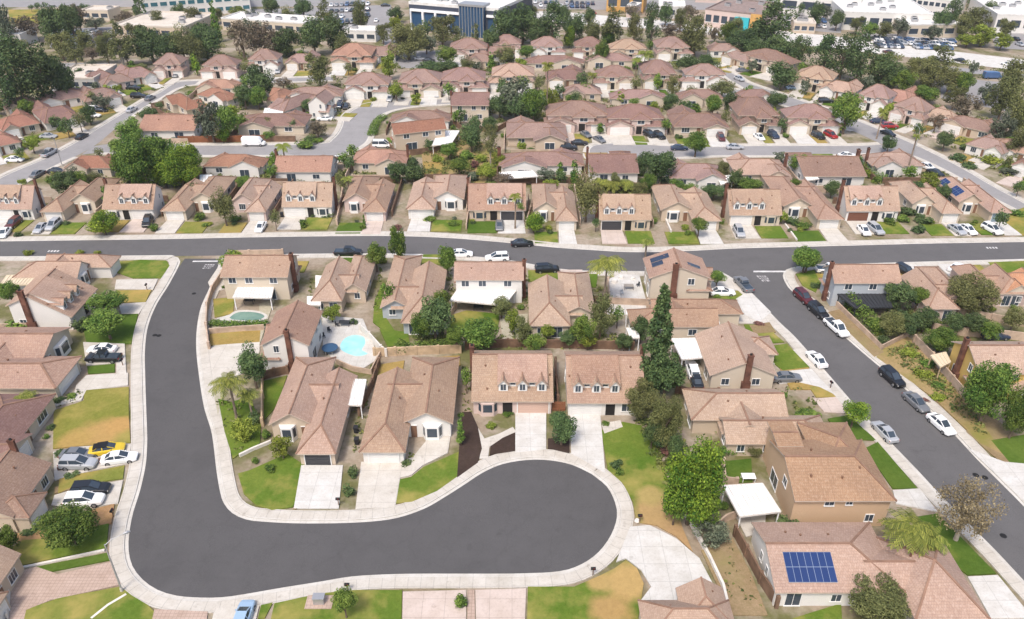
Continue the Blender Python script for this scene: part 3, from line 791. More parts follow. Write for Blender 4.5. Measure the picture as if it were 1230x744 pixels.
CROWNS = {}
def crown(kind):
    """three differently grown crowns per kind, made once and shared"""
    if kind in CROWNS: return CROWNS[kind]
    L = []
    for s in range(3):
        sd_ = s*17+sum(map(ord, kind))
        g = np.random.default_rng(sd_)
        if kind == 'round':      cl = clumps_round(26, .26, .40, .5, .34, .62, sd_); me = leaf_mesh('crown', cl, 6500, .068, 'leaf_mid', .5)
        elif kind == 'darkround': cl = clumps_round(26, .26, .40, .5, .34, .62, sd_); me = leaf_mesh('crown', cl, 6500, .068, 'leaf_dark', .5)
        elif kind == 'brightround': cl = clumps_round(24, .26, .42, .48, .34, .62, sd_); me = leaf_mesh('crown', cl, 6500, .068, 'leaf_bright', .5)
        elif kind == 'broad':    cl = clumps_round(36, .20, .36, .5, .38, .74, sd_); me = leaf_mesh('crown', cl, 7000, .066, 'leaf_mid', .7)
        elif kind == 'bigbroad': cl = clumps_round(64, .17, .33, .5, .40, .76, sd_); me = leaf_mesh('crown', cl, 20000, .043, 'leaf_mid', .7)
        elif kind == 'bigbright': cl = clumps_round(64, .17, .33, .5, .40, .76, sd_); me = leaf_mesh('crown', cl, 22000, .042, 'leaf_bright', .7)
        elif kind == 'dark':     cl = clumps_round(38, .20, .35, .5, .40, .74, sd_); me = leaf_mesh('crown', cl, 7000, .066, 'leaf_dark', .7)
        elif kind == 'olive':    cl = clumps_round(44, .16, .31, .52, .42, .76, sd_); me = leaf_mesh('crown', cl, 6000, .058, 'leaf_olive', .9)
        elif kind == 'bigolive': cl = clumps_round(64, .16, .30, .5, .42, .78, sd_); me = leaf_mesh('crown', cl, 17000, .042, 'leaf_olive', .9)
        elif kind == 'grey':     cl = clumps_round(36, .13, .28, .5, .42, .80, sd_); me = leaf_mesh('crown', cl, 2600, .08, 'leaf_grey', .9)
        elif kind == 'brown':    cl = clumps_round(34, .13, .28, .5, .40, .80, sd_); me = leaf_mesh('crown', cl, 2200, .075, 'leaf_brown', .9)
        elif kind == 'yellow':   cl = clumps_round(32, .16, .32, .5, .40, .76, sd_); me = leaf_mesh('crown', cl, 2600, .085, 'leaf_yellow', .8)
        elif kind == 'bare':     cl = clumps_round(70, .14, .28, .5, .40, .80, sd_); me = leaf_mesh('crown', cl, 5600, .040, 'leaf_bare', 1.0, .2)
        elif kind == 'euc':      # tall, open, drooping masses at several heights
            cl = []
            for i in range(34):
                z = .12+.84*g.random(); a = g.random()*6.28; r = (.2+.6*g.random())*(1-.45*abs(z-.45)/.55)
                rr = .14+.18*g.random(); cl.append((math.cos(a)*r, math.sin(a)*r, z, rr, rr*.42, g.random()*.75+.1))
            me = leaf_mesh('crown', cl, 3000, .075, 'leaf_olive', .9, .5, .3, 1.0, 3.2)
        elif kind == 'dkeuc':
            cl = []
            for i in range(38):
                z = .10+.84*g.random(); a = g.random()*6.28; r = (.2+.55*g.random())*(1-.4*abs(z-.4)/.6)
                rr = .16+.2*g.random(); cl.append((math.cos(a)*r, math.sin(a)*r, z, rr, rr*.42, g.random()*.7+.05))
            me = leaf_mesh('crown', cl, 3200, .08, 'leaf_dark', .9, .5, .2, 1.0, 3.0)
        elif kind == 'pine':
            cl = []
            for i in range(150):
                z = .03+.93*g.random()**.85; a = g.random()*6.28; rm = (1-z)**.7*.80+.08; r = rm*(.25+.75*g.random())
                rr = .12+.17*(1-z); cl.append((math.cos(a)*r, math.sin(a)*r, z-.02*r, rr, .03+.025*g.random(), g.random()*.7+.08))
            me = leaf_mesh('crown', cl, 12000, .085, 'leaf_dark', .8, .4, .2, 1.0, 4.5)
        elif kind == 'cypress':
            cl = []
            for i in range(26):
                z = .04+.9*g.random(); rr = (.55-.35*z)*(.8+.3*g.random())+.12; a = g.random()*6.28
                cl.append((math.cos(a)*.3*(1-z), math.sin(a)*.3*(1-z), z, rr, .07, g.random()*.7+.1))
            me = leaf_mesh('crown', cl, 1500, .16, 'leaf_mid', .5, asp=4.0)
        elif kind in ('shrub', 'greyshrub', 'yshrub', 'dkshrub', 'flower'):
            cl = clumps_round(14, .25, .48, .42, .34, .60, sd_)
            me = leaf_mesh('crown', cl, 900, .15, {'shrub': 'leaf_mid', 'greyshrub': 'leaf_grey', 'yshrub': 'leaf_yellow', 'dkshrub': 'leaf_dark', 'flower': 'leaf_flower'}[kind], .7)
        elif kind in ('palm', 'fanpalm'):
            mb = MB(); nf = 22 if kind == 'palm' else 30
            for i in range(nf):
                a = i*2.39996+g.random()*.4; lift = g.random()*1.25-.25 if kind == 'palm' else g.random()*1.9-.85
                Lf = .8+.25*g.random(); d = Vector((math.cos(a), math.sin(a), 0)); sdv = Vector((-d.y, d.x, 0)); pts = []
                for k in range(8):
                    f = k/7; rise = lift*f*.55-f*f*(.55 if kind == 'palm' else .35)
                    pts.append(d*(Lf*f*math.cos(lift*.6))+Vector((0, 0, .62+rise*.55)))
                for k in range(7):
                    wd = .17*math.sin(math.pi*min(1, (k+1)/7.6))**.6+.02
                    for s_ in (-1, 1):
                        for e in (0, .5):
                            p0 = pts[k].lerp(pts[k+1], e); p1 = pts[k].lerp(pts[k+1], e+.34)
                            o = sdv*s_*wd+d*.09-Vector((0, 0, wd*.55))
                            mb.face([p0, p1, p1+o*.92, p0+o])
            me = mb.mesh('crown', ['leaf_palm'])
            at = me.attributes.new('tone', 'FLOAT', 'FACE'); at.data.foreach_set('value', np.clip(g.random(len(me.polygons)), 0, 1).astype('f'))
        L.append(me)
    CROWNS[kind] = L
    return L

_tr = {}
def trunk_mesh(style, seed):
    if (style, seed) in _tr: return _tr[style, seed]
    g = random.Random(seed*7+len(style)); mb = MB()
    if style == 'palm':
        pts = [(.35*math.sin(k*.35+seed), .3*math.cos(k*.3+seed)-.3*math.cos(seed), k*5) for k in range(7)]; mb.tube(pts, [1.2, 1, .9, .88, .85, .85, .95], 8)
        me = mb.mesh('trunk', ['palm_bark'], True)
    else:
        mb.tube([(0, 0, 0), (.3*g.uniform(-1, 1), .3*g.uniform(-1, 1), 4), (.6*g.uniform(-1, 1), .6*g.uniform(-1, 1), 9)], [1.15, .85, .5], 7)
        for k in range(6):
            a = k*1.05+g.random(); z = 3.6+.8*k
            mb.tube([(0, 0, z), (2.4*math.cos(a), 2.4*math.sin(a), z+1.8), (4.6*math.cos(a+.2), 4.6*math.sin(a+.2), z+3.4)], [.5, .36, .15], 5)
        me = mb.mesh('trunk', ['pale_bark' if style == 'pale' else 'trunk_bark'], True)
    _tr[style, seed] = me
    return me

TREES = []
KINDWORD = {'round': 'rounded green tree', 'darkround': 'dense dark rounded tree', 'brightround': 'bright round-headed tree', 'broad': 'spreading green tree', 'bigbroad': 'large leafy tree', 'bigbright': 'large bright leafy tree', 'dark': 'dark spreading tree',
            'olive': 'olive-green loose tree', 'bigolive': 'large olive-green tree', 'grey': 'grey-green airy tree', 'brown': 'brownish sparse tree', 'yellow': 'yellow-green tree', 'bare': 'nearly bare brown tree', 'euc': 'tall drooping eucalyptus',
            'dkeuc': 'tall dark eucalyptus', 'pine': 'tall dark conifer', 'cypress': 'slim upright tree', 'shrub': 'low green shrub', 'greyshrub': 'grey-green shrub', 'yshrub': 'yellow-green shrub', 'dkshrub': 'dark green shrub', 'flower': 'reddish flowering shrub',
            'palm': 'feathery palm', 'fanpalm': 'shaggy-headed palm'}
BUSH = ('shrub', 'greyshrub', 'yshrub', 'dkshrub', 'flower')
TRUNKH = {'round': 1.6, 'darkround': 1.0, 'brightround': .6, 'broad': 1.5, 'bigbroad': 1.2, 'bigbright': 1.0, 'dark': 1.0, 'olive': 1.2, 'bigolive': .8, 'grey': 1.0, 'brown': 1.2, 'yellow': .8, 'bare': 1.2, 'euc': 3.5, 'dkeuc': 2.0, 'pine': .8, 'cypress': .4}
def tree(kind, cx, cy, wpx, hpx, label=None, trunk=None, tall=None):
    """crown traced as a box of pixels around cx, cy"""
    if label is not None and not isinstance(label, str): trunk, label = label, None
    th = TRUNKH.get(kind, .05) if trunk is None else trunk
    z = 3.0
    for _ in range(6):
        p = P(cx, cy, z); s = scale_at(p); R = wpx/s/2
        el = math.atan2(CH-z, math.hypot(p.x, p.y))
        hc = hpx/s                                 # apparent height: mix of height and depth
        Hh = max(.7*R, math.sqrt(max(0, hc*hc-(2*R*math.sin(el)*.9)**2))/math.cos(el))
        if kind in BUSH: Hh = min(Hh, 2.2*R, 3.0)
        if tall: Hh = tall
        z = th+Hh*.5
    return plant(kind, P(cx, cy, z), th, R, Hh, label, (cx, cy), wpx)

def plant(kind, base, th, R, Hh, label=None, c_=None, wpx=None):
    i = len(TREES)
    if c_ is None:
        u, v = proj([(base.x, base.y, th+Hh/2)]); c_ = (float(u[0]), float(v[0])); wpx = 2*R*scale_at(base)
    nm = 'shrub' if kind in BUSH else ('palm_tree' if 'palm' in kind else ('pine_tree' if kind == 'pine' else 'tree'))
    e = thing(nm, (base.x, base.y, 0), (i*2.4) % 6.283)
    c = link('foliage' if kind in BUSH else 'crown', crown(kind)[i % 3], e); c.location = (0, 0, th); k_ = 1.3 if 'palm' in kind else 1.18; c.scale = (R*k_, R*k_*(.92+.16*((i*37 % 10)/10)), Hh*(1.0 if 'palm' in kind else 1.12))
    if kind not in BUSH:
        st = 'palm' if 'palm' in kind else ('pale' if kind in ('euc', 'bare') else 'bark')
        t = link('trunk', trunk_mesh(st, i % 3), e)
        r = max(.09, R*.075) if st != 'palm' else .2
        hh = th+Hh*(.62 if st == 'palm' else .9)
        t.scale = (r, r, hh/30 if st == 'palm' else (th+Hh*.75)/11)
    else:
        c.location = (0, 0, -.06)
    cat = 'shrub' if kind in BUSH else ('palm tree' if 'palm' in kind else 'tree')
    tag(e, label or '', cat, {'shrub': 'garden shrubs', 'palm tree': 'palms', 'tree': 'trees of the neighbourhood'}[cat])
    TREES.append(dict(o=e, c=c_, kind=kind, auto=label is None, w=wpx))
    return e

# ---- cars: body lofted from sections, glasshouse, roof, wheels, lamps
def loft(mb, secs, mi=0):
    for a, b_ in zip(secs, secs[1:]):
        k = len(a)
        for j in range(k):
            l = (j+1) % k; mb.face([a[j], a[l], b_[l], b_[j]][::-1], mi)
    mb.face(secs[0], mi); mb.face(secs[-1][::-1], mi)
def section(x, hw, zb, zt):
    r = .13; h = [(hw*.9, zb), (hw, zb+.12), (hw, zt-.22), (hw*.94, zt-.06), (hw*.8, zt)]
    return [(x, y, z) for y, z in h]+[(x, -y, z) for y, z in h[::-1]]
def cab_section(x, hw0, hw1, z0, z1):
    return [(x, hw0, z0), (x, hw1, z1-.05), (x, hw1-.1, z1), (x, -hw1+.1, z1), (x, -hw1, z1-.05), (x, -hw0, z0)]
CAR = {  # length, body stations (x, halfwidth, bottom, top); glass stations; roof (x0,x1,z); wheel x
 'sedan': dict(L=4.7, st=[(-2.35, .74, .42, .84), (-2.2, .85, .26, .93), (-1.3, .90, .2, .98), (0, .91, .2, .96), (1.1, .90, .2, .93), (1.9, .86, .24, .82), (2.28, .76, .32, .7), (2.36, .66, .4, .62)],
               gl=[(-1.75, .70, .55, .93, .99), (-1.05, .74, .58, .93, 1.40), (.25, .74, .58, .93, 1.43), (1.15, .72, .6, .9, .97)], rf=(-1.0, .2, 1.43, .575), wh=(-1.4, 1.42, .33)),
 'suv': dict(L=4.8, st=[(-2.4, .80, .45, 1.02), (-2.28, .91, .32, 1.12), (-1.2, .95, .28, 1.13), (0, .95, .28, 1.11), (1.1, .94, .28, 1.08), (1.95, .90, .3, 1.0), (2.32, .82, .38, .86), (2.4, .7, .45, .76)],
             gl=[(-2.3, .76, .62, 1.08, 1.2), (-2.0, .78, .64, 1.08, 1.66), (.2, .78, .64, 1.08, 1.70), (1.2, .76, .66, 1.05, 1.13)], rf=(-2.0, .15, 1.70, .64), wh=(-1.45, 1.45, .38)),
 'pickup': dict(L=5.6, st=[(-2.8, .86, .5, 1.02), (-2.7, .93, .4, 1.08), (-.6, .95, .36, 1.08), (.4, .95, .36, 1.1), (1.4, .95, .36, 1.1), (2.3, .92, .38, 1.05), (2.72, .85, .44, .92), (2.8, .74, .5, .8)],
                gl=[(-.75, .78, .66, 1.05, 1.5), (-.5, .78, .66, 1.05, 1.76), (.75, .78, .66, 1.05, 1.78), (1.55, .76, .68, 1.05, 1.14)], rf=(-.6, .7, 1.78, .66), wh=(-1.75, 1.75, .4), bed=True),
 'van': dict(L=5.2, st=[(-2.6, .88, .45, 1.15), (-2.5, .96, .34, 1.2), (0, .97, .32, 1.2), (1.5, .96, .32, 1.12), (2.3, .9, .36, .98), (2.58, .76, .45, .82)],
             gl=[(-2.52, .9, .84, 1.15, 1.9), (-2.3, .9, .85, 1.15, 2.05), (.7, .9, .85, 1.15, 2.05), (1.75, .86, .78, 1.05, 1.15)], rf=(-2.3, .6, 2.05, .84), wh=(-1.6, 1.6, .36)),
 'sprinter': dict(L=6.2, st=[(-3.1, .93, .5, 2.35), (-3.0, 1.0, .4, 2.5), (0, 1.0, .4, 2.52), (1.6, .98, .4, 2.4), (2.2, .95, .4, 1.7), (2.4, .94, .4, 1.25), (3.0, .86, .45, 1.05), (3.1, .74, .5, .9)],
             gl=[(1.55, .99, .93, 1.35, 2.1), (2.1, .965, .90, 1.3, 1.72), (2.46, .9, .86, 1.2, 1.28)], rf=None, wh=(-1.9, 2.0, .38)),
}
_carp = {}
def car_parts(typ):
    if typ in _carp: return _carp[typ]
    s = CAR[typ]; b = MB(); loft(b, [section(*q) for q in s['st']])
    g = MB(); loft(g, [cab_section(*q) for q in s['gl']])
    out = []
    if s['rf']:
        x0, x1, z, hw = s['rf']; b.box(x0, -hw-.02, z-.05, x1, hw+.02, z+.035, 0, True)
        gl = s['gl']                       # pillars over the glass
        for sd_ in (-1, 1):
            for i in range(len(gl)-1):
                a, c = gl[i], gl[i+1]
                if i in (0, len(gl)-2): b.bar((a[0], sd_*(a[2]-.02), a[4]-.03), (c[0], sd_*(c[2]-.02), c[4]-.03), .11, .06)
            xm = (gl[1][0]+gl[2][0])/2; b.bar((xm, sd_*gl[1][1]*1.0, gl[1][3]+.02), (xm, sd_*gl[1][2]*1.0, gl[1][4]-.05), .12, .05, 0, (0, sd_, 0))
    if s.get('bed'):
        g.box(-2.6, -.76, 1.0, -.85, .76, 1.10)  # dark slab on the pickup bed: shade of its open inside, coloured in
    # arches
    L, R_ = s['wh'][:2]; r = s['wh'][2]
    ar = MB()
    hw = max(q[1] for q in s['st'])
    out.append(('body', b, ['PAINT'])); out.append(('glasshouse', g, ['glass']))
    for x in (L, R_):
        for sd_ in (-1, 1):
            wl = MB(); y0 = sd_*(hw-.21); y1 = sd_*(hw+.015)
            wl.tube([(x, y0, r), (x, y1, r)], [r, r], 14, 0); wl.tube([(x, y1-sd_*.01, r), (x, y1+sd_*.02, r)], [r*.62, r*.58], 12, 1)
            out.append(('wheel', wl, ['rubber', 'rim']))
    xf, hf, zb, zt = s['st'][-2]; xr, hr, zb2, zt2 = s['st'][1]
    for sd_ in (-1, 1):
        h = MB(); h.box(xf-.22, sd_*hf*.74-.16, zt-.2, xf+.04, sd_*hf*.74+.16, zt-.05, 0, True); out.append(('headlight', h, ['lamp_glass']))
        h = MB(); h.box(xr-.12, sd_*hr*.78-.14, zt2-.3, xr+.1, sd_*hr*.78+.14, zt2-.1, 0, True); out.append(('taillight', h, ['tail_glass']))
        h = MB(); q = s['gl'][-1]; y = sd_*(q[1]+.22); h.box(q[0]-.5, min(y, y-sd_*.18), q[3]-.02, q[0]-.38, max(y, y-sd_*.18), q[3]+.14, 0, True); out.append(('wing_mirror', h, ['PAINT']))
    _carp[typ] = out
    return out
_carm = {}; CARS = []
TYPEN = {'sedan': 'sedan', 'suv': 'SUV', 'pickup': 'pickup', 'van': 'van', 'sprinter': 'van'}
def car(typ, color, px, py, ang, label=None, full=None, k=1.0, z=.0):
    p = P(px, py, .75+z); S = scale_at(p); full = S > 4.6 if full is None else full
    e_or = None
    if full:
        e_or = thing('car' if typ in ('sedan', 'suv') else ('pickup_truck' if typ == 'pickup' else 'van'), (p.x, p.y, z), ang, (k, k, k))
        for i, (nm, mb, mats) in enumerate(car_parts(typ)):
            key = (typ, color if 'PAINT' in mats else 0, i)
            if key not in _carm: _carm[key] = mb.mesh(nm, ['paint_'+color if m == 'PAINT' else m for m in mats])
            link(nm, _carm[key], e_or)
    else:
        key = (typ, color, 'one')
        if key not in _carm:
            al = MB(); ml = []
            for nm, mb, mats in car_parts(typ):
                o = len(al.v); al.v += mb.v; al.uv += mb.uv; al.f += [tuple(q+o for q in f) for f in mb.f]
                for q in mb.mi:
                    mm = 'paint_'+color if mats[q] == 'PAINT' else mats[q]
                    if mm not in ml: ml.append(mm)
                    al.mi.append(ml.index(mm))
            _carm[key] = al.mesh('car', ml)
        e_or = link('car' if typ in ('sedan', 'suv') else ('pickup_truck' if typ == 'pickup' else 'van'), _carm[key])
        e_or.location = (p.x, p.y, z); e_or.rotation_euler = (0, 0, ang)
    tag(e_or, label or '', 'car' if typ in ('sedan', 'suv') else ('pickup truck' if typ == 'pickup' else 'van'), 'parked and driving vehicles')
    CARS.append(dict(o=e_or, c=(px, py), auto=label is None, typ=typ, color=color))
    return e_or

def wall_line(name, pts, label, cat, mat='block_wall', h=1.7, th=.2, z=0, posts=None, capm=None, group='garden walls and fences', px=True):
    pts = [P(*q) if px else Vector(q) for q in pts]; pts = [Vector((q.x, q.y, 0)) for q in pts]
    mb = MB(); n_ = len(pts); rows = []
    for i, p in enumerate(pts):
        a, c = pts[max(i-1, 0)], pts[min(i+1, n_-1)]; d = (c-a).normalized(); nx = Vector((-d.y, d.x, 0))*th/2
        rows.append((p-nx, p+nx))
    up = Vector((0, 0, h+z))
    for i in range(n_-1):
        (a, b_), (c, d) = rows[i], rows[i+1]
        mb.face([a, c, c+up, a+up]); mb.face([d, b_, b_+up, d+up]); mb.face([a+up, c+up, d+up, b_+up])
    a, b_ = rows[0]; mb.face([b_, a, a+up, b_+up]); a, b_ = rows[-1]; mb.face([a, b_, b_+up, a+up])
    if posts:
        e = thing(name, pts[0]); 
        for q in mb.v: pass
        mb.v = [(x-pts[0].x, y-pts[0].y, zz) for x, y, zz in mb.v]
        link('board_panel' if 'fence' in name else 'wall_panel', mb.mesh('panel', [mat]), e)
        for i in range(n_-1):
            d = pts[i+1]-pts[i]; k = max(1, int(d.length/posts))
            for j in range(k+(1 if i == n_-2 else 0)):
                q = pts[i]+d*(j/k)-pts[0]; pm = MB(); s = th/2+.09; pm.box(q.x-s, q.y-s, 0, q.x+s, q.y+s, h+z+.1)
                link('post', pm.mesh('post', [capm or mat]), e)
    else:
        e = link(name, mb.mesh(name, [mat]))
    tag(e, label, cat, group)
    return e

def hedge(pts, label, wd=1.2, h=1.5, mat='leaf_mid', n_=None, px=True):
    """clipped hedge: a leafy mass swept along a line"""
    pts = [P(*q) if px else Vector(q) for q in pts]; line = catmull(pts, .5) if len(pts) > 2 else [pts[0].lerp(pts[1], k/max(1, int((pts[1]-pts[0]).length/.5))) for k in range(max(1, int((pts[1]-pts[0]).length/.5))+1)]
    o = line[0]; cl = [(p.x-o.x, p.y-o.y, h*.5*(.94+.12*random.random()), wd*.62, h*.52, random.random()*.6+.2) for p in line]
    me = leaf_mesh('foliage', cl, n_ or len(cl)*120, .24, mat, .6, .8)
    e = link('hedge', me); e.location = (o.x, o.y, 0)
    tag(e, label, 'hedge', 'clipped hedges')
    return e

def patio_cover(q, label, z=2.6, mat='white_metal', post='white_metal', slats=0):
    """flat roof panel on posts over a patio; q: its four corners in the photograph"""
    c = [P(x, y, z) for x, y in q]
    ar = sum(c[i].x*c[(i+1) % 4].y-c[(i+1) % 4].x*c[i].y for i in range(4))
    if ar < 0: c = c[::-1]
    o = Vector((sum(p.x for p in c)/4, sum(p.y for p in c)/4, 0)); e = thing('patio_cover', o)
    r = MB(); r.slab([p-o for p in c], .14)
    u0, u1 = c[0]-o, c[1]-o; v0, v1 = c[3]-o, c[2]-o
    k_ = max(4, int((u1-u0).length/.55))
    for k in range(1, k_):
        a = u0.lerp(u1, k/k_); b_ = v0.lerp(v1, k/k_); r.bar(a+Vector((0, 0, .003)), b_+Vector((0, 0, .003)), .10, .09, 1)
    for a, b_ in ((u0, u1), (v0, v1), (u0, v0), (u1, v1)): r.bar(a-Vector((0, 0, .2)), b_-Vector((0, 0, .2)), .12, .24, 1)
    link('roof_panel', r.mesh('roof_panel', [mat, 'white_block' if mat == 'white_metal' else mat]), e)
    for p in c:
        d = (p-o)*.94; m_ = MB(); m_.box(d.x-.07, d.y-.07, 0, d.x+.07, d.y+.07, z-.12); link('post', m_.mesh('post', [post]), e)
    tag(e, label, 'patio cover', 'patio covers')
    return e
# ------------------------------------------------------------------ ground, roads, walks
mb = MB(); mb.face([(-900, -60, 0), (900, -60, 0), (900, 1500, 0), (-900, 1500, 0)])
struct('ground', mb, ['yard_ground'])

Z_ROAD = .03
def road(name, edge_px, mat, closed=False, step=1.0):
    line = pxs(edge_px)
    line = catmull(line, step); ROADS.append(line)
    struct(name, sheet(line, Z_ROAD), [mat])
KERB = [(-.42, Z_ROAD+.006), (0, Z_ROAD+.012), (.03, .15), (.18, .155)]
def walk(edge_px, side, width=1.5, verge=0.0, smooth=True):
    """kerb with gutter, and the pavement behind it, along a traced road edge"""
    line = catmull(pxs(edge_px), 1.0) if smooth else pxs(edge_px)
    struct('kerb', strip(line, KERB, side), ['kerb'])
    struct('pavement', strip(line, [(.19+verge, .02), (.19+verge, .157), (.19+verge+width, .162), (.19+verge+width, .0)], side), ['sidewalk'])

# the curved cul-de-sac street, newly surfaced
L_IN = [(222, 311), (201, 341), (185.5, 366), (175, 392), (171, 420), (171, 451), (172, 488), (173, 520), (173, 535), (171, 560), (164, 591), (156, 616), (151, 641), (150, 662), (154.5, 682), (167, 699), (185.5, 712), (210, 719.6), (241, 722), (266, 721.5), (292, 718), (338, 710), (385, 702.5), (422, 696.4), (459, 694), (500, 693), (560, 693), (624, 692.7), (673, 690), (701, 681), (722.6, 665.5), (738, 644), (745, 622), (742.6, 603.6), (732, 583.5), (713, 568), (688.5, 556.6), (661, 551), (633, 550.5), (602, 555.7), (577, 566.5), (555.6, 580.5), (531, 596), (508, 609), (477, 619.6), (446, 624), (403, 626), (353.6, 626), (316.5, 624), (298, 621.6), (282.5, 614.5), (273, 603.6), (268.6, 591), (264, 565), (258, 520), (248.5, 488), (242.4, 451), (239, 420), (239.5, 395), (244, 370), (253, 349), (261, 330), (266, 311)]
road('road', L_IN, 'asphalt_dark')
walk([(208, 309.5), (214, 315)]+L_IN[1:36], -1)   # outer side up to the bulb; travel goes down the left side, lot lies right of travel
walk(L_IN[35:-1]+[(268, 312), (276, 308)], -1)
# the cross street
TOP = [(-60, 289.5), (0, 289.3), (100, 288), (205, 286.5), (300, 284.5), (410, 283), (477, 283), (543, 285.5), (615, 291.5), (665, 296.5), (715, 300), (760, 302.2), (820, 301), (887, 297.7), (955, 296), (1025, 294.2), (1120, 291.8), (1230, 290), (1300, 288.5)]
BOT = [(-60, 310), (0, 309.5), (137, 308.6), (205, 308), (290, 307), (398, 306), (470, 306), (540, 308), (586, 311), (624, 316), (655, 322), (690, 326), (730, 327), (800, 327.5), (873, 328), (960, 322), (984, 319.6), (1037, 318), (1120, 315.5), (1230, 312.6), (1300, 311)]
road('road', TOP+BOT[::-1], 'asphalt_mid')
walk(TOP, 1)
walk(BOT[:4]+[(208, 309)], -1); walk([(276, 307.2)]+BOT[5:14]+[(862, 328.5)], -1); walk([(984, 319.6)]+BOT[17:], -1)
# the side street running down to the right
RL = [(862, 326), (873, 332), (885, 340), (901, 353), (916, 369), (935, 389), (951, 404), (976, 432), (997, 456), (1022, 485), (1050, 515), (1075, 541), (1099, 566), (1124, 593), (1158, 628), (1192, 662), (1230, 703), (1290, 768)]
RR = [(984, 319), (960, 321.5), (947, 325), (943, 332), (949, 345), (960, 355), (972.5, 365), (994, 384), (1022, 409), (1044, 428), (1068, 448), (1093, 470), (1118, 492), (1149, 522), (1177, 552), (1207, 582), (1230, 605), (1290, 668)]
# a touch lower than the cross street it joins
line = catmull(pxs(RL), 1)+catmull(pxs(RR), 1)[::-1]
ROADS.append(line); struct('road', sheet(line, Z_ROAD-.006), ['asphalt_mid'])
walk(RL, -1); walk(RR, 1)
# far streets, old pale asphalt
def pale(a, b_, w1=1.4, name='road'):
    la = catmull(pxs(a), 2); lb = catmull(pxs(b_), 2)
    ROADS.append(la+lb[::-1]); struct(name, sheet(la+lb[::-1], Z_ROAD+.001*len(ROADS)), ['asphalt_pale'])
    return a, b_
A4a = [(-60, 252), (0, 214), (50, 192), (90, 171.5), (117, 154.5), (150, 134.5), (175, 119.5), (192, 111), (204, 103), (215, 98.5), (247, 96.8), (290, 96), (400, 92)]
A4b = [(-20, 262), (20, 224), (70, 198), (95, 186), (117, 173), (138, 155.5), (168, 133), (195, 117), (215, 106), (240, 101.5), (290, 100.5), (400, 97)]
pale(A4a, A4b); walk(A4a, 1, 1.2); walk([(138, 155.5)]+A4b[6:], -1, 1.2)
walk([(-20, 262), (20, 224), (70, 198), (90, 189)], -1, 1.2)
B5a = [(112, 176), (132, 173.2), (158, 173.2), (218, 174.5), (300, 174.3), (385, 172.5), (398, 168), (406, 160), (410, 152), (414, 141), (425, 131.5), (445, 125), (477, 121.5), (527, 119.3), (580, 117), (640, 113), (720, 110), (800, 109), (890, 108)]
B5b = [(98, 186), (117, 184), (160, 185), (263, 187.5), (345, 187), (395, 189.5), (418, 184), (434, 176), (443, 167), (448, 150), (458, 139), (473, 132.5), (500, 128), (545, 125), (640, 119), (720, 116), (800, 115), (890, 116)]
pale(B5a, B5b); walk(B5a[1:], 1, 1.2); walk(B5b[1:], -1, 1.2)
C6a = [(706, 184), (708, 178), (716, 174), (742, 172), (773, 173.5), (820, 176), (853, 175.7), (943, 175), (1025, 175), (1057, 173.5)]
C6b = [(706, 185), (710, 192), (730, 198), (765, 196), (792, 191), (840, 188.5), (867, 187.5), (938, 187.5), (1010, 186), (1068, 184), (1085, 183)]
pale(C6a, C6b); walk(C6a, 1, 1.2); walk(C6b[:-1], -1, 1.2)
A7a = [(868, 90), (878, 97), (895, 107), (913, 116), (945, 128), (985, 143), (1025, 158), (1057, 172.5), (1085, 183), (1112, 193.5), (1142, 208), (1163, 220), (1195, 239), (1230, 257), (1290, 292)]
A7b = [(876, 86), (887, 92), (900, 100), (937, 112.5), (965, 122), (998, 133), (1035, 147), (1080, 165.5), (1105, 176.5), (1133, 190), (1163, 206), (1190, 222), (1225, 241), (1300, 280)]
pale(A7a, A7b); walk(A7a[:7], -1, 1.2); walk(A7a[8:], -1, 1.2); walk(A7b, 1, 1.2)
pale([(430, 74), (560, 71), (700, 69), (870, 72)], [(430, 79), (560, 75.5), (700, 73.5), (870, 77)])
pale([(440, 12), (452, 30), (463, 62), (468, 76)], [(458, 12), (470, 30), (480, 62), (486, 76)])
# freeway, service road, parking aprons beyond the trees
def apron(name, q, mat, z=.02):
    if 'grass' not in name: ROADS.append(pxs(q))
    return struct(name, sheet(pxs(q), z), [mat])
apron('freeway_road', [(945, 38), (1030, 47), (1110, 58), (1240, 73), (1300, 80), (1300, 92), (1240, 87), (1110, 71), (1030, 62), (945, 52)], 'freeway', .035)
apron('freeway_road', [(600, 12), (680, 15), (800, 25), (945, 38), (945, 52), (800, 36), (680, 28), (600, 22)], 'freeway', .035)
apron('service_road', [(1110, 77), (1300, 97), (1300, 104), (1110, 82)], 'asphalt_pale', .032)
apron('parking_lot', [(1040, 40), (1150, 42), (1146, 60), (1110, 57), (1030, 46)], 'asphalt_pale')
apron('parking_lot', [(290, 12), (470, 6), (470, 30), (380, 40), (270, 30)], 'asphalt_pale')
apron('parking_lot', [(60, 36), (140, 32), (130, 58), (60, 58)], 'asphalt_pale')
apron('parking_lot', [(1130, 92), (1215, 100), (1215, 135), (1130, 118)], 'asphalt_pale')
apron('parking_lot', [(1190, 38), (1260, 40), (1260, 62), (1195, 58)], 'asphalt_pale')
apron('parking_lot', [(470, 62), (560, 60), (560, 82), (480, 82)], 'asphalt_pale', .024)
apron('parking_lot', [(70, 76), (135, 76), (135, 106), (60, 110)], 'asphalt_pale')
apron('parking_lot', [(600, -6), (1000, -6), (1000, 12), (720, 12), (600, 10)], 'asphalt_pale', .024)
apron('parking_lot', [(-60, -6), (440, -6), (440, 8), (-60, 9)], 'asphalt_pale', .026)
apron('parking_lot', [(900, 14), (1010, 20), (1010, 40), (930, 34)], 'asphalt_pale', .022)
apron('grass_slope', [(10, 12), (130, 10), (128, 17), (55, 30), (12, 28)], 'lawn_yellow')

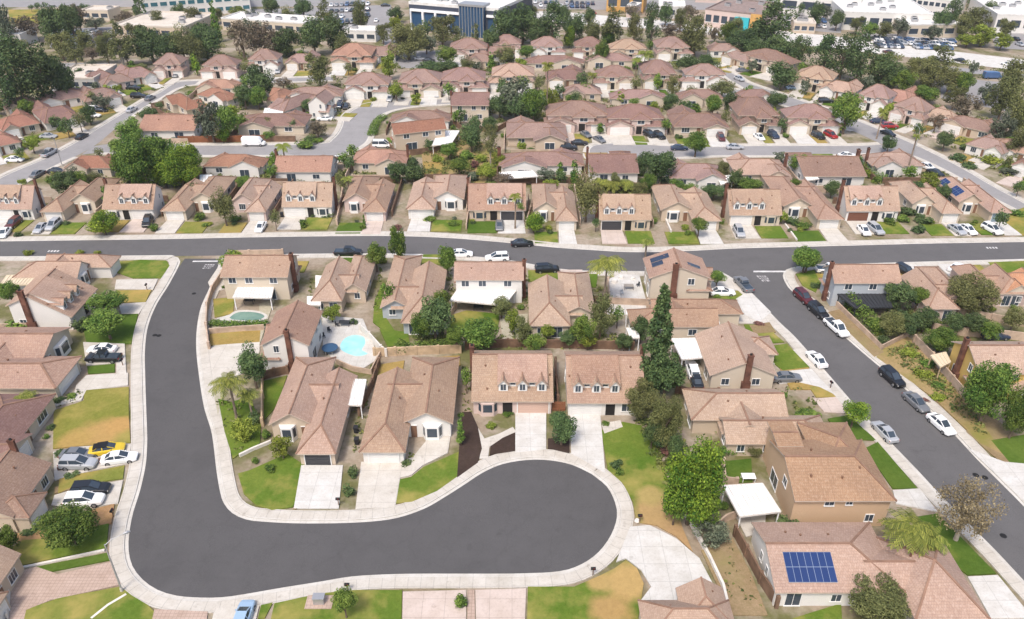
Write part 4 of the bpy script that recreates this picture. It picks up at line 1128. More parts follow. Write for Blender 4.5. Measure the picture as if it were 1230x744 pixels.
# ------------------------------------------------------------------ lawns, drives, beds
def patch(name, q, mat, z=.15, smooth=False):
    l = pxs(q)
    if smooth: l = catmull(l, .6, True)
    o = struct(name, sheet(l, z, thick=z), [mat]); return o
PATCH = '''
lawn lawn_green .170|300,566 345,546 366,560 363,586 352,610 327,614 308,608 293,594 286,570
lawn lawn_green .168|277,484 300,478 314,510 312,534 288,548 281,520
lawn lawn_green .166|312,460 345,452 333,488 318,505
soil_bed bare_soil .166|352,613 366,586 356,566 376,560 392,568 388,600 352,614
drive white_drive .175|362,560 412,560 407,612 353,612
drive drive .175|434,556 484,556 475,610 427,613
path drive .180|484,556 498,548 515,527 542,519 538,545 508,560 494,572 476,576
lawn lawn_green .170|509,562 551,544 549,574 525,591 495,604 472,606 477,578 494,574
mulch_bed mulch .168|555,496 566,496 574,514 579,540 574,557 549,575 551,545
path drive .176|571,510 582,528 600,522 616,514 620,520 604,527 588,538 586,552 576,552 578,540 568,522 560,504
mulch_bed mulch .168|590,530 619,520 619,543 588,548
drive white_drive .175|619,495 656,495 656,541 619,545
mulch_bed mulch .168|658,528 684,524 684,546 658,540
drive white_drive .175|685,497 721,497 727,570 704,556 686,546
path drive .172|722,510 745,506 748,514 726,522
lawn lawn_circle_right .165|722,518 748,508 770,512 790,540 806,590 820,636 832,664 812,645 788,632 764,628 760,604 748,582 730,566
drive white_drive .178|757,634 780,632 812,648 840,672 861,712 872,735 872,760 785,760 770,722 782,706 770,686 752,672 740,676 748,656
lawn lawn_circle_low .170|634,706 690,706 722,692 738,684 752,674 765,684 773,702 770,722 764,760 633,760
drive pink_drive .175|571,710 632,708 630,760 572,760
drive pavers .176|562,710 570,710 571,760 561,760
drive pink_drive .175|484,712 560,710 560,760 483,760
lawn lawn_green .170|330,726 385,714 426,710 483,710 482,760 322,760
lawn lawn_green .170|314,728 328,725 318,744 310,744
drive drive .175|258,732 312,728 304,760 252,760
drive pavers .176|186,733 250,736 246,760 180,760
lawn lawn_green .170|30,734 70,720 112,712 145,706 158,716 178,728 186,736 182,760 26,760
drive pavers .175|12,690 44,682 70,691 135,676 140,690 146,703 108,712 62,722 32,734 26,760 12,760
lawn lawn_deep .172|34,684 130,665 132,674 40,692
lawn lawn_green .170|16,658 28,650 60,648 104,636 131,630 128,660 84,668 18,682
red_bed red_soil .168|20,642 60,636 116,612 138,606 134,630 104,636 60,650 22,656
lawn lawn_yellow .170|72,574 110,568 150,560 148,576 92,584 70,594
soil_bed bare_soil .168|66,586 92,583 90,588 66,594
drive drive .175|66,596 92,588 148,578 142,606 96,612 62,608
drive drive .175|64,544 92,538 158,534 154,558 112,566 66,578
lawn lawn_left_yellow .170|65,494 94,485 101,482 101,470 155,466 155,502 157,533 118,535 64,540
drive drive .175|92,464 104,452 154,449 154,464 104,470 98,482 62,490 60,486 88,479
lawn lawn_deep .170|105,441 138,438 138,448 106,450
drive drive .175|100,412 150,414 152,450 140,449 140,437 104,440
lawn lawn_deep .170|100,394 106,380 166,378 158,414 104,412
drive drive .175|143,366 176,364 167,378 146,378
lawn lawn_yellow .170|140,350 182,349 175,364 142,364
drive drive .175|140,337 190,336 184,349 138,348
lawn lawn_green .170|133,316 170,313 200,314 204,320 194,335 160,335 134,326
patio gravel_yard .160|255,390 310,384 312,366 330,360 312,415 256,418
lawn lawn_dry .168|252,401 313,398 312,412 252,416
patio drive .165|250,340 262,322 282,326 282,345 255,352
lawn lawn_yellow .168|256,360 282,358 280,378 258,382
patio pool_deck .166|260,384 288,375 320,376 322,392 258,396
drive drive .172|252,418 312,408 312,424 290,450 272,462 256,462
patio gravel_yard .166|256,452 272,460 262,500 256,470
lawn lawn_green .168|262,480 278,484 290,545 280,552 270,520
patio pool_deck .168|387,380 436,384 446,408 455,432 432,446 405,437 388,420
lawn lawn_green .168|450,362 460,340 470,350 462,380 478,404 466,402 448,388
lawn lawn_green .168|456,396 490,400 492,412 466,418
lawn lawn_green .168|540,380 560,374 600,378 598,396 560,400 540,398
gravel_yard gravel_yard .166|600,380 634,378 632,408 604,412
patio white_drive .168|728,338 745,330 768,332 776,362 734,366
patio pool_deck .168|728,366 776,366 776,378 730,380
lawn lawn_green .168|686,330 718,330 716,346 688,344
lawn lawn_green .170|908,404 930,402 942,412 912,414
lawn lawn_green .170|912,418 945,414 972,442 940,446 928,436
soil_bed bare_soil .168|900,392 924,388 932,400 906,402
patio white_drive .166|884,360 900,350 926,376 912,388 892,378
drive white_drive .175|934,448 974,444 1004,476 984,466 958,460 936,462
lawn lawn_yellow .172|972,466 990,464 1004,478 980,478
drive pink_drive .172|976,480 1004,478 1020,498 990,496
lawn lawn_deep .170|994,504 1018,500 1046,524 1052,530 1010,528
lawn lawn_deep .170|1038,540 1054,532 1102,588 1072,588
drive white_drive .175|1072,590 1104,588 1126,616 1076,606
lawn lawn_deep .170|1100,622 1126,618 1196,690 1162,692 1120,660
drive white_drive .175|1162,694 1198,692 1240,744 1190,744
lawn lawn_deep .168|862,556 902,552 904,580 866,582
soil_bed bare_soil .166|842,662 880,648 902,690 922,740 876,740 864,710
patio drive .166|884,622 920,616 918,640 896,646
lawn lawn_green .168|952,744 1010,726 1012,760 952,760
slope_verge slope_weeds .166|1052,430 1080,400 1100,412 1132,440 1164,486 1206,548 1178,534 1120,478
soil_bed bare_soil .164|1160,520 1176,490 1216,520 1240,540 1240,560 1206,560
lawn lawn_deep .168|1190,530 1250,520 1250,560 1220,566
drive white_drive .175|1163,540 1206,556 1250,560 1250,622 1212,586
lawn lawn_deep .168|1040,384 1066,382 1072,402 1052,404
soil_bed bare_soil .160|994,376 1010,372 1062,424 1050,430
lawn lawn_green .168|956,330 978,325 984,340 980,352 964,344
lawn lawn_green .168|1186,316 1240,314 1240,330 1206,334
lawn lawn_dry .165|500,432 552,428 553,440 500,444
lawn lawn_dry .165|450,440 486,434 482,456 454,460
rough_growth slope_weeds .05|505,170 545,160 600,180 606,225 560,232 510,222
lawn lawn_dry .16|508,195 532,196 530,215 508,216
lawn lawn_yellow .16|1196,262 1230,250 1250,270 1250,284 1200,282
'''
for pi_, ln in enumerate(PATCH.strip().split('\n')):
    a, q = ln.split('|'); nm, mt, z = a.split(); z = float(z)+(pi_ % 9)*.0013
    patch(nm, [tuple(float(v) for v in p.split(',')) for p in q.split()], mt, float(z))
# gravel and stone seams on pools
patch('pool_coping', [(410, 409.5), (423, 402), (438, 404), (441, 414), (437, 422), (445, 426), (428, 431), (406, 422)], 'kerb', .185, True)
patch('pool_water', [(412, 410), (423, 404), (436.5, 405.5), (438.7, 414), (434.6, 422), (442, 426), (428, 429), (409.5, 421)], 'pool_water', .192, True)
patch('pool_coping', [(272, 384), (284, 374.5), (308, 374.5), (322, 381), (309, 388.5), (278, 387)], 'kerb', .185, True)
patch('pool_water', [(276, 383), (286, 376.5), (307, 376.5), (318, 381), (307, 386.3), (279, 385)], 'green_water', .192, True)

# ------------------------------------------------------------------ painted marks
plain('road_paint', (.55, .54, .53), .8, var=.2); plain('worn_paint', (.40, .385, .385), .85, var=.35)
def mark(q, z=.042): return sheet(pxs(q, z), z)
struct('road_marking', mark([(905, 325.4), (944, 325.4), (944, 327.2), (905, 327.2)]), ['road_paint'])
struct('road_marking', mark([(232, 313.4), (262, 313.2), (261.5, 314.6), (231, 314.8)]), ['road_paint'])
GL = {'S': [(0, 0, 1, .2), (.75, .2, 1, .5), (0, .4, 1, .6), (0, .6, .25, .8), (0, .8, 1, 1)], 'T': [(.38, 0, .62, .8), (0, .8, 1, 1)], 'O': [(0, 0, 1, .18), (0, .82, 1, 1), (0, .18, .25, .82), (.75, .18, 1, .82)], 'P': [(0, 0, .25, 1), (.25, .82, 1, 1), (.25, .42, 1, .58), (.75, .58, 1, .82)]}
def legend(word, px, py, wd, ht, mat='road_paint', skew=0):
    c = P(px, py); mb = MB(); cw = wd/len(word)
    for i, ch in enumerate(word):
        for a, b_, d, e in GL[ch]:
            xs = -wd/2+i*cw
            q = [(c.x+xs+u*cw*.74+skew*(v-.5), c.y+(v-.5)*ht, .044) for u, v in ((a, b_), (d, b_), (d, e), (a, e))]
            mb.face(q)
    struct('road_marking', mb, [mat])
legend('STOP', 251, 320.5, 2.0, 1.9, 'worn_paint'); legend('STOP', 918, 335, 1.9, 2.3, 'worn_paint', skew=-.6)
def bars(px, py, n_, wd, ht):
    c = P(px, py); mb = MB()
    for i in range(n_): mb.face([(c.x+(i-n_/2)*wd/n_+a*wd/n_*.6, c.y+b_*ht, .043) for a, b_ in ((0, -.5), (1, -.5), (1, .5), (0, .5))])
    struct('road_marking', mb, ['road_paint'])
bars(65, 302, 4, 2.5, .7); bars(1192, 298, 4, 2.5, .7)
def manhole(px, py):
    c = P(px, py); mb = MB(); mb.face([(c.x+.42*math.cos(a), c.y+.42*math.sin(a), .04) for a in [k*.524 for k in range(12)]]); struct('road_manhole', mb, ['rubber'])
for q in ((186, 403), (191, 403.5), (1172, 571), (1183, 574), (1205, 644), (233, 353)): manhole(*q)
# ------------------------------------------------------------------ the houses: traced box in the photograph (left, top, right, foot)
ORD = ['', 'first', 'second', 'third', 'fourth', 'fifth', 'sixth', 'seventh', 'eighth', 'ninth', 'tenth', 'eleventh', 'twelfth', 'thirteenth', 'fourteenth', 'fifteenth', 'sixteenth', 'seventeenth', 'eighteenth']
WL = {'w': 'white_wall', 'c': 'cream_wall', 'b': 'beige_wall', 'p': 'peach_wall', 'y': 'yellow_wall', 'g': 'bluegrey_wall', 'k': 'pink_wall', 'e': 'grey_wall'}
RF = {'t': 'roof_tan', 'r': 'roof_rose', 'd': 'roof_red', 'o': 'roof_orange', 'n': 'roof_brown', 'u': 'roof_umber'}
GR = {'w': 'garage_white', 'd': 'garage_dark', 'b': 'garage_brown', 'l': 'garage_blue', 'p': 'garage_pink'}
def row(phrase, group, lines, **kw):
    out = []; ranks = sorted(range(len(lines)), key=lambda i: lines[i][3][0]+lines[i][3][2])
    for i, ln in enumerate(lines):
        k, m, rot, box, st = ln[:5]; extra = ln[5] if len(ln) > 5 else None
        if isinstance(phrase, list): place = phrase[i]
        else: place = phrase.format(ORD[ranks.index(i)+1]) if '{}' in phrase else phrase
        if box[3] < 170 and '{}' in phrase and st[0] == 'w': st = 'wckwbkcw'[(i*5+len(lines)) % 8]+st[1:]
        out.append(house(k, m, rot, box, WL[st[0]], RF[st[1]], place, GR[st[2]] if len(st) > 2 else 'garage_white', extra=extra, group=group, **kw))
    return out
rowA = row('{} from left facing the cross street', 'houses facing the cross street', [
 ('D', 0, 0, (-10, 223, 57, 264), 'wt'), ('R', 0, 0, (47, 213, 146, 266), 'ct'), ('D', 1, 0, (122, 221, 199, 264), 'wt'), ('R', 0, 0, (192, 211, 284, 265), 'ct'),
 ('Rw', 1, 0, (278, 213, 338, 266), 'kt'), ('D', 0, 0, (338, 219, 405, 261), 'wt'), ('R', 1, 0, (411, 211, 475, 266), 'kt'), ('R', 0, 0, (487, 209, 562, 263), 'wt'),
 ('D', 1, 0, (562, 220, 632, 265), 'btd'), ('R', 1, 0, (638, 220, 695, 277), 'ct'), ('Dl', 0, 0, (717, 233, 783, 277), 'btd'), ('R', 1, 0, (781, 221, 868, 277), 'bt'),
 ('Dl', 0, 0, (867, 227, 940, 271), 'ct'), ('R', 1, 0, (914, 211, 1015, 275), 'ct'), ('Dl', 0, 0, (1003, 223, 1082, 266), 'wtb'), ('R', 1, 0, (1074, 216, 1150, 268), 'ct'),
 ('R', 1, 0, (1128, 212, 1204, 267), 'btl', 'solar_R')], near=True)
rowB = row('{} from left in the second row', 'houses of the second row', [
 ('H', 0, 180, (75, 184, 146, 216), 'cd'), ('H', 1, 180, (243, 183, 324, 214), 'wd'), ('L', 0, 180, (328, 186, 407, 219), 'wd'), ('Hc', 1, 180, (421, 174, 493, 211), 'cd'),
 ('Gn', 0, 200, (470, 144, 534, 183), 'bd'), ('H', 0, 180, (470, 132, 540, 158), 'wr'), ('G', 0, 180, (543, 112, 588, 146), 'cr'), ('H', 1, 180, (610, 140, 680, 181), 'br'),
 ('Hc', 0, 180, (598, 177, 703, 214), 'wr'), ('L', 0, 180, (703, 181, 768, 220), 'wr'), ('H', 1, 180, (797, 190, 874, 230), 'wr'), ('Hc', 1, 180, (872, 183, 952, 226), 'ct'),
 ('L', 1, 180, (941, 183, 1042, 224), 'wn'), ('Hc', 0, 180, (1033, 178, 1112, 214), 'wn')])
rowC = row('{} from left along the pale cul-de-sac', 'houses along the pale cul-de-sac', [
 ('P', 0, 0, (656, 122, 737, 160), 'wr'), ('P', 0, 0, (728, 126, 802, 163), 'wr'), ('H', 1, 0, (803, 127, 874, 165), 'cr'), ('P', 0, 0, (872, 116, 942, 162), 'wr'), ('P', 0, 0, (938, 126, 1010, 162), 'wr')])
rowD = row('{} from left above the bending street', 'houses above the bending street', [
 ('P', 0, 0, (413, 88, 472, 120), 'wr'), ('P', 1, 0, (474, 84, 531, 118), 'cr'), ('P', 0, 0, (529, 82, 586, 115), 'wr'), ('P', 1, 0, (587, 77, 642, 109), 'ct'), ('H', 0, 0, (656, 78, 703, 106), 'wr'),
 ('P', 1, 0, (713, 80, 762, 109), 'wr'), ('P', 0, 0, (767, 73, 816, 107), 'wr'), ('P', 1, 0, (818, 79, 872, 107), 'wr')])
rowS = row('{} from left below the bending street', 'houses below the bending street', [
 ('H', 0, 180, (676, 101, 722, 124), 'wr'), ('H', 1, 180, (733, 109, 800, 130), 'wr'), ('H', 0, 180, (812, 113, 868, 130), 'wr'), ('H', 1, 180, (884, 112, 930, 130), 'wr')])
rowF = row('{} from left in the farthest row', 'houses of the farthest row', [
 ('H', 0, 0, (440, 52, 478, 76), 'wr'), ('P', 0, 0, (540, 47, 588, 74), 'wr'), ('P', 1, 0, (589, 43, 626, 68), 'wr'), ('P', 0, 0, (638, 45, 679, 71), 'wr'), ('P', 1, 0, (688, 46, 726, 71), 'wr'), ('P', 0, 0, (731, 48, 780, 74), 'wt'),
 ('P', 0, 0, (785, 45, 832, 73), 'wr'), ('H', 1, 0, (850, 51, 888, 70), 'wr')])
rowFs = row('{} from left below the farthest street', 'houses backing onto the farthest street', [
 ('H', 0, 180, (562, 66, 592, 84), 'wr'), ('H', 1, 180, (631, 69, 700, 86), 'wr'), ('H', 0, 180, (702, 65, 760, 83), 'wr'), ('G', 0, 180, (588, 62, 618, 82), 'wr')])
rowG = row('{} from left under the tree belt', 'houses below the dark tree belt', [
 ('P', 0, 0, (183, 65, 227, 94), 'wr'), ('P', 1, 0, (240, 67, 290, 95), 'wr'), ('P', 1, 0, (295, 60, 339, 88), 'wr'), ('H', 0, 0, (343, 61, 384, 85), 'wr'), ('P', 0, 0, (396, 53, 452, 84), 'wd')])
rowK = row(['at the upper bend of the left avenue', 'left of the small dark conifer', 'with red roof above the left avenue', 'with white awning by the left avenue', 'right behind the white van', 'between the van and the bend', 'at the top of the bend block', 'beside the rounded dark tree', 'at the inner bend of the street'], 'houses behind the parked van', [
 ('H', 0, 180, (236, 98, 290, 117), 'cd'), ('H', 1, 150, (238, 108, 288, 132), 'wd'), ('H', 0, 130, (197, 113, 246, 142), 'cd'), ('L', 1, 180, (168, 137, 249, 168), 'wd'),
 ('H', 0, 180, (285, 133, 372, 165), 'cr'), ('H', 1, 60, (338, 113, 376, 144), 'wr'), ('H', 0, 0, (342, 102, 412, 126), 'wr'), ('H', 0, 70, (326, 112, 350, 132), 'cd'), ('Gn', 0, 80, (372, 116, 402, 145), 'wr')])
rowW = row('{} from left beyond the left avenue', 'houses beyond the left avenue', [
 ('H', 0, 40, (-24, 160, 20, 192), 'wd'), ('H', 0, 40, (-2, 132, 44, 168), 'wd'), ('H', 1, 40, (44, 121, 92, 158), 'wr'), ('H', 0, 40, (38, 107, 110, 136), 'wr'), ('H', 1, 40, (92, 104, 146, 132), 'wr'),
 ('H', 0, 40, (120, 90, 160, 112), 'wr'), ('H', 1, 40, (143, 78, 184, 104), 'wr'), ('H', 0, 40, (4, 120, 48, 142), 'wr'), ('H', 0, 40, (104, 93, 132, 108), 'wr')])
rowE = row('{} from left beyond the diagonal avenue', 'houses beyond the far diagonal avenue', [
 ('H', 0, -60, (868, 62, 912, 84), 'wr'), ('P', 1, -50, (893, 58, 950, 94), 'wr'), ('P', 0, -30, (952, 80, 1006, 114), 'wt'), ('H', 0, -40, (985, 96, 1036, 122), 'wt'), ('P', 1, -40, (1026, 102, 1076, 138), 'wr'), ('H', 0, -40, (1058, 104, 1100, 134), 'wd'),
 ('P', 0, -50, (1070, 122, 1120, 154), 'wr'), ('H', 1, -50, (1110, 128, 1152, 158), 'wt'), ('H', 0, -50, (1140, 140, 1196, 172), 'br'), ('H', 1, -50, (1164, 164, 1212, 196), 'wr'), ('H', 0, -50, (1198, 166, 1262, 206), 'wt'), ('H', 0, -50, (1212, 188, 1280, 222), 'wr')])
# near houses, one by one
N1 = row('with brick chimney above the pickup drive', None, [('Dl', 0, 90, (6, 322, 118, 396), 'wt')], near=True)
N0 = row('behind the dormer house at the street corner', None, [('R', 1, 90, (14, 306, 146, 348), 'wt')], near=True)
N2 = row('beside the dark pickup', None, [('R', 0, 90, (-70, 392, 99, 480), 'ct')], near=True)
N3 = row('beside the yellow car', None, [('H', 0, 90, (-90, 472, 68, 584), 'cr')], near=True)
N4 = row('beside the drive with the black SUV', None, [('L', 0, 90, (-80, 570, 66, 640), 'bn')], near=True)
N5 = row('by the paver drive at the bottom edge', None, [('L', 0, 90, (-90, 668, 12, 770), 'bt')], near=True)
S2 = row('with a white patio cover and green pool', None, [('G', 1, 180, (264, 306, 363, 360), 'ct')], near=True)
S3 = row('above the turquoise pool', None, [('R', 0, 180, (375, 306, 452, 376), 'bt')], near=True)
S4 = row('beside the lawn strip above the hedge', None, [('R', 1, 180, (456, 306, 537, 402), 'gt')], near=True)
S5 = row('with the widest white patio cover', None, [('G', 1, 180, (545, 315, 630, 364), 'wt')], near=True)
S6 = row('right of the widest white patio cover', None, [('R', 0, 180, (634, 326, 716, 406), 'ct')], near=True)
S7 = row('beside the white rock garden', None, [('G', 1, 90, (772, 303, 858, 362), 'ct', 'solar_G')], near=True)
M1 = row('between the green pool and turquoise pool', None, [('G', 0, -90, (311, 360, 389, 445), 'wt')], near=True)
M2 = row('with open garage above the curved street', None, [('R', 1, 0, (322, 428, 430, 559), 'btd')], near=True)
M3 = row('left of the black mulch garden', None, [('R', 0, 0, (430, 428, 553, 557), 'wt')], near=True)
M4 = row('above the black mulch garden', None, [('D', 1, 0, (566, 421, 665, 497), 'ktp')], near=True)
M5 = row('above the turning circle beside the conifer', None, [('Dw', 0, 0, (677, 422, 776, 499), 'wt')], near=True)
Q1 = row('behind the tall conifer', None, [('R', 1, 90, (752, 357, 894, 408), 'ct')], near=True)
Q2 = row('with tall chimney facing the side street', None, [('L', 1, 90, (834, 386, 936, 468), 'ct')], near=True)
Q3 = row('behind the big bright tree', None, [('R', 0, 90, (818, 466, 1004, 548), 'bt')], near=True)
Q4 = house('Q4', 0, 0, (916, 506, 1078, 632), 'peach_wall', 'roof_umber', 'beside the big white patio cover', label='peach two-storey house under tan tiles, beside the big ribbed white patio cover', near=True, noun='peach house')
Q5 = house('Q5', 0, 0, (902, 626, 1192, 760), 'white_wall', 'roof_tan', 'with blue solar panels', label='long low house under tan tiles with blue solar panels on its near slope', near=True, noun='long house')
Q6 = row('at the end of the wide white drive', None, [('H', 0, 0, (781, 703, 876, 800), 'ct')], near=True)
T1 = row('with brown chimney above the weedy slope', None, [('G', 1, 0, (1136, 410, 1270, 486), 'yt')], near=True)
S8 = row('with a charcoal patio cover', None, [('G', 0, 180, (983, 317, 1084, 368), 'gt')], near=True)
S9 = row('right of the charcoal patio cover', None, [('R', 0, 180, (1084, 320, 1162, 386), 'kt')], near=True)
S10 = row('behind the olive-green yard tree', None, [('R', 1, 180, (1152, 318, 1226, 368), 'kt')], near=True)
S11 = row('at the far right of the cross street', None, [('H', 0, 180, (1180, 332, 1262, 368), 'co')], near=True)

# drives and lawns in front of the terrace of lots
def lots(hs, dl=7.0, front='drive', lawns=('lawn_green', 'lawn_yellow', 'lawn_deep', 'lawn_green', 'lawn_dry')):
    for i, h in enumerate(hs):
        gx = {'D': -3.2, 'R': -3.6, 'H': -4, 'P': -4.2, 'G': -3, 'L': -4}[h['kind'][0]]*(-1 if h['mir'] else 1); y0 = {'H': -1.9, 'L': -1.4, 'G': -.7}.get(h['kind'][0], -.2)
        W2 = h['t'].W/2; r = random.Random(i*3+len(hs))
        q = [(gx-2.6, y0), (gx+2.6, y0), (gx+2.9, y0-dl/h['ly']), (gx-2.9, y0-dl/h['ly'])]
        struct('drive', sheet([local(h, *p) for p in q], .17+.001*(i % 3), thick=.17), [r.choice(['drive', 'drive', 'pink_drive', 'white_drive'])])
        if h['kind'][0] == 'P':
            g2 = 5.0*(-1 if h['mir'] else 1); struct('drive', sheet([local(h, *p) for p in [(g2-2.4, .8), (g2+2.4, .8), (g2+2.5, y0-dl/h['ly']), (g2-2.5, y0-dl/h['ly'])]], .165, thick=.165), ['drive'])
            q = [(-1.3, y0-1), (1.8, y0-1), (1.8, y0-dl*.96/h['ly']), (-1.3, y0-dl*.96/h['ly'])]
            if h['mir']: q = [(-x, y) for x, y in q]
        else:
            sg = 1 if gx < 0 else -1; a = gx+sg*3.2; b_ = sg*(W2+.2); q = [(a, y0-.8), (b_, y0-.8), (b_, y0-dl*.97/h['ly']), (a, y0-dl*.97/h['ly'])]
        struct('lawn', sheet([local(h, *p) for p in q], .16, thick=.16), [lawns[(i*2+r.randint(0, 1)) % len(lawns)]])
lots(rowA, 6.6); lots(rowB, 6); lots(rowC, 8); lots(rowD, 8); lots(rowS, 6); lots(rowF, 8); lots(rowG, 8); lots(rowE, 8); lots(rowW, 7); lots(rowK, 6); lots(rowFs, 6)
lots(S2+S3+S4+S5+S6+S7+Q1+Q2+S8+S9+S10, 5.5)
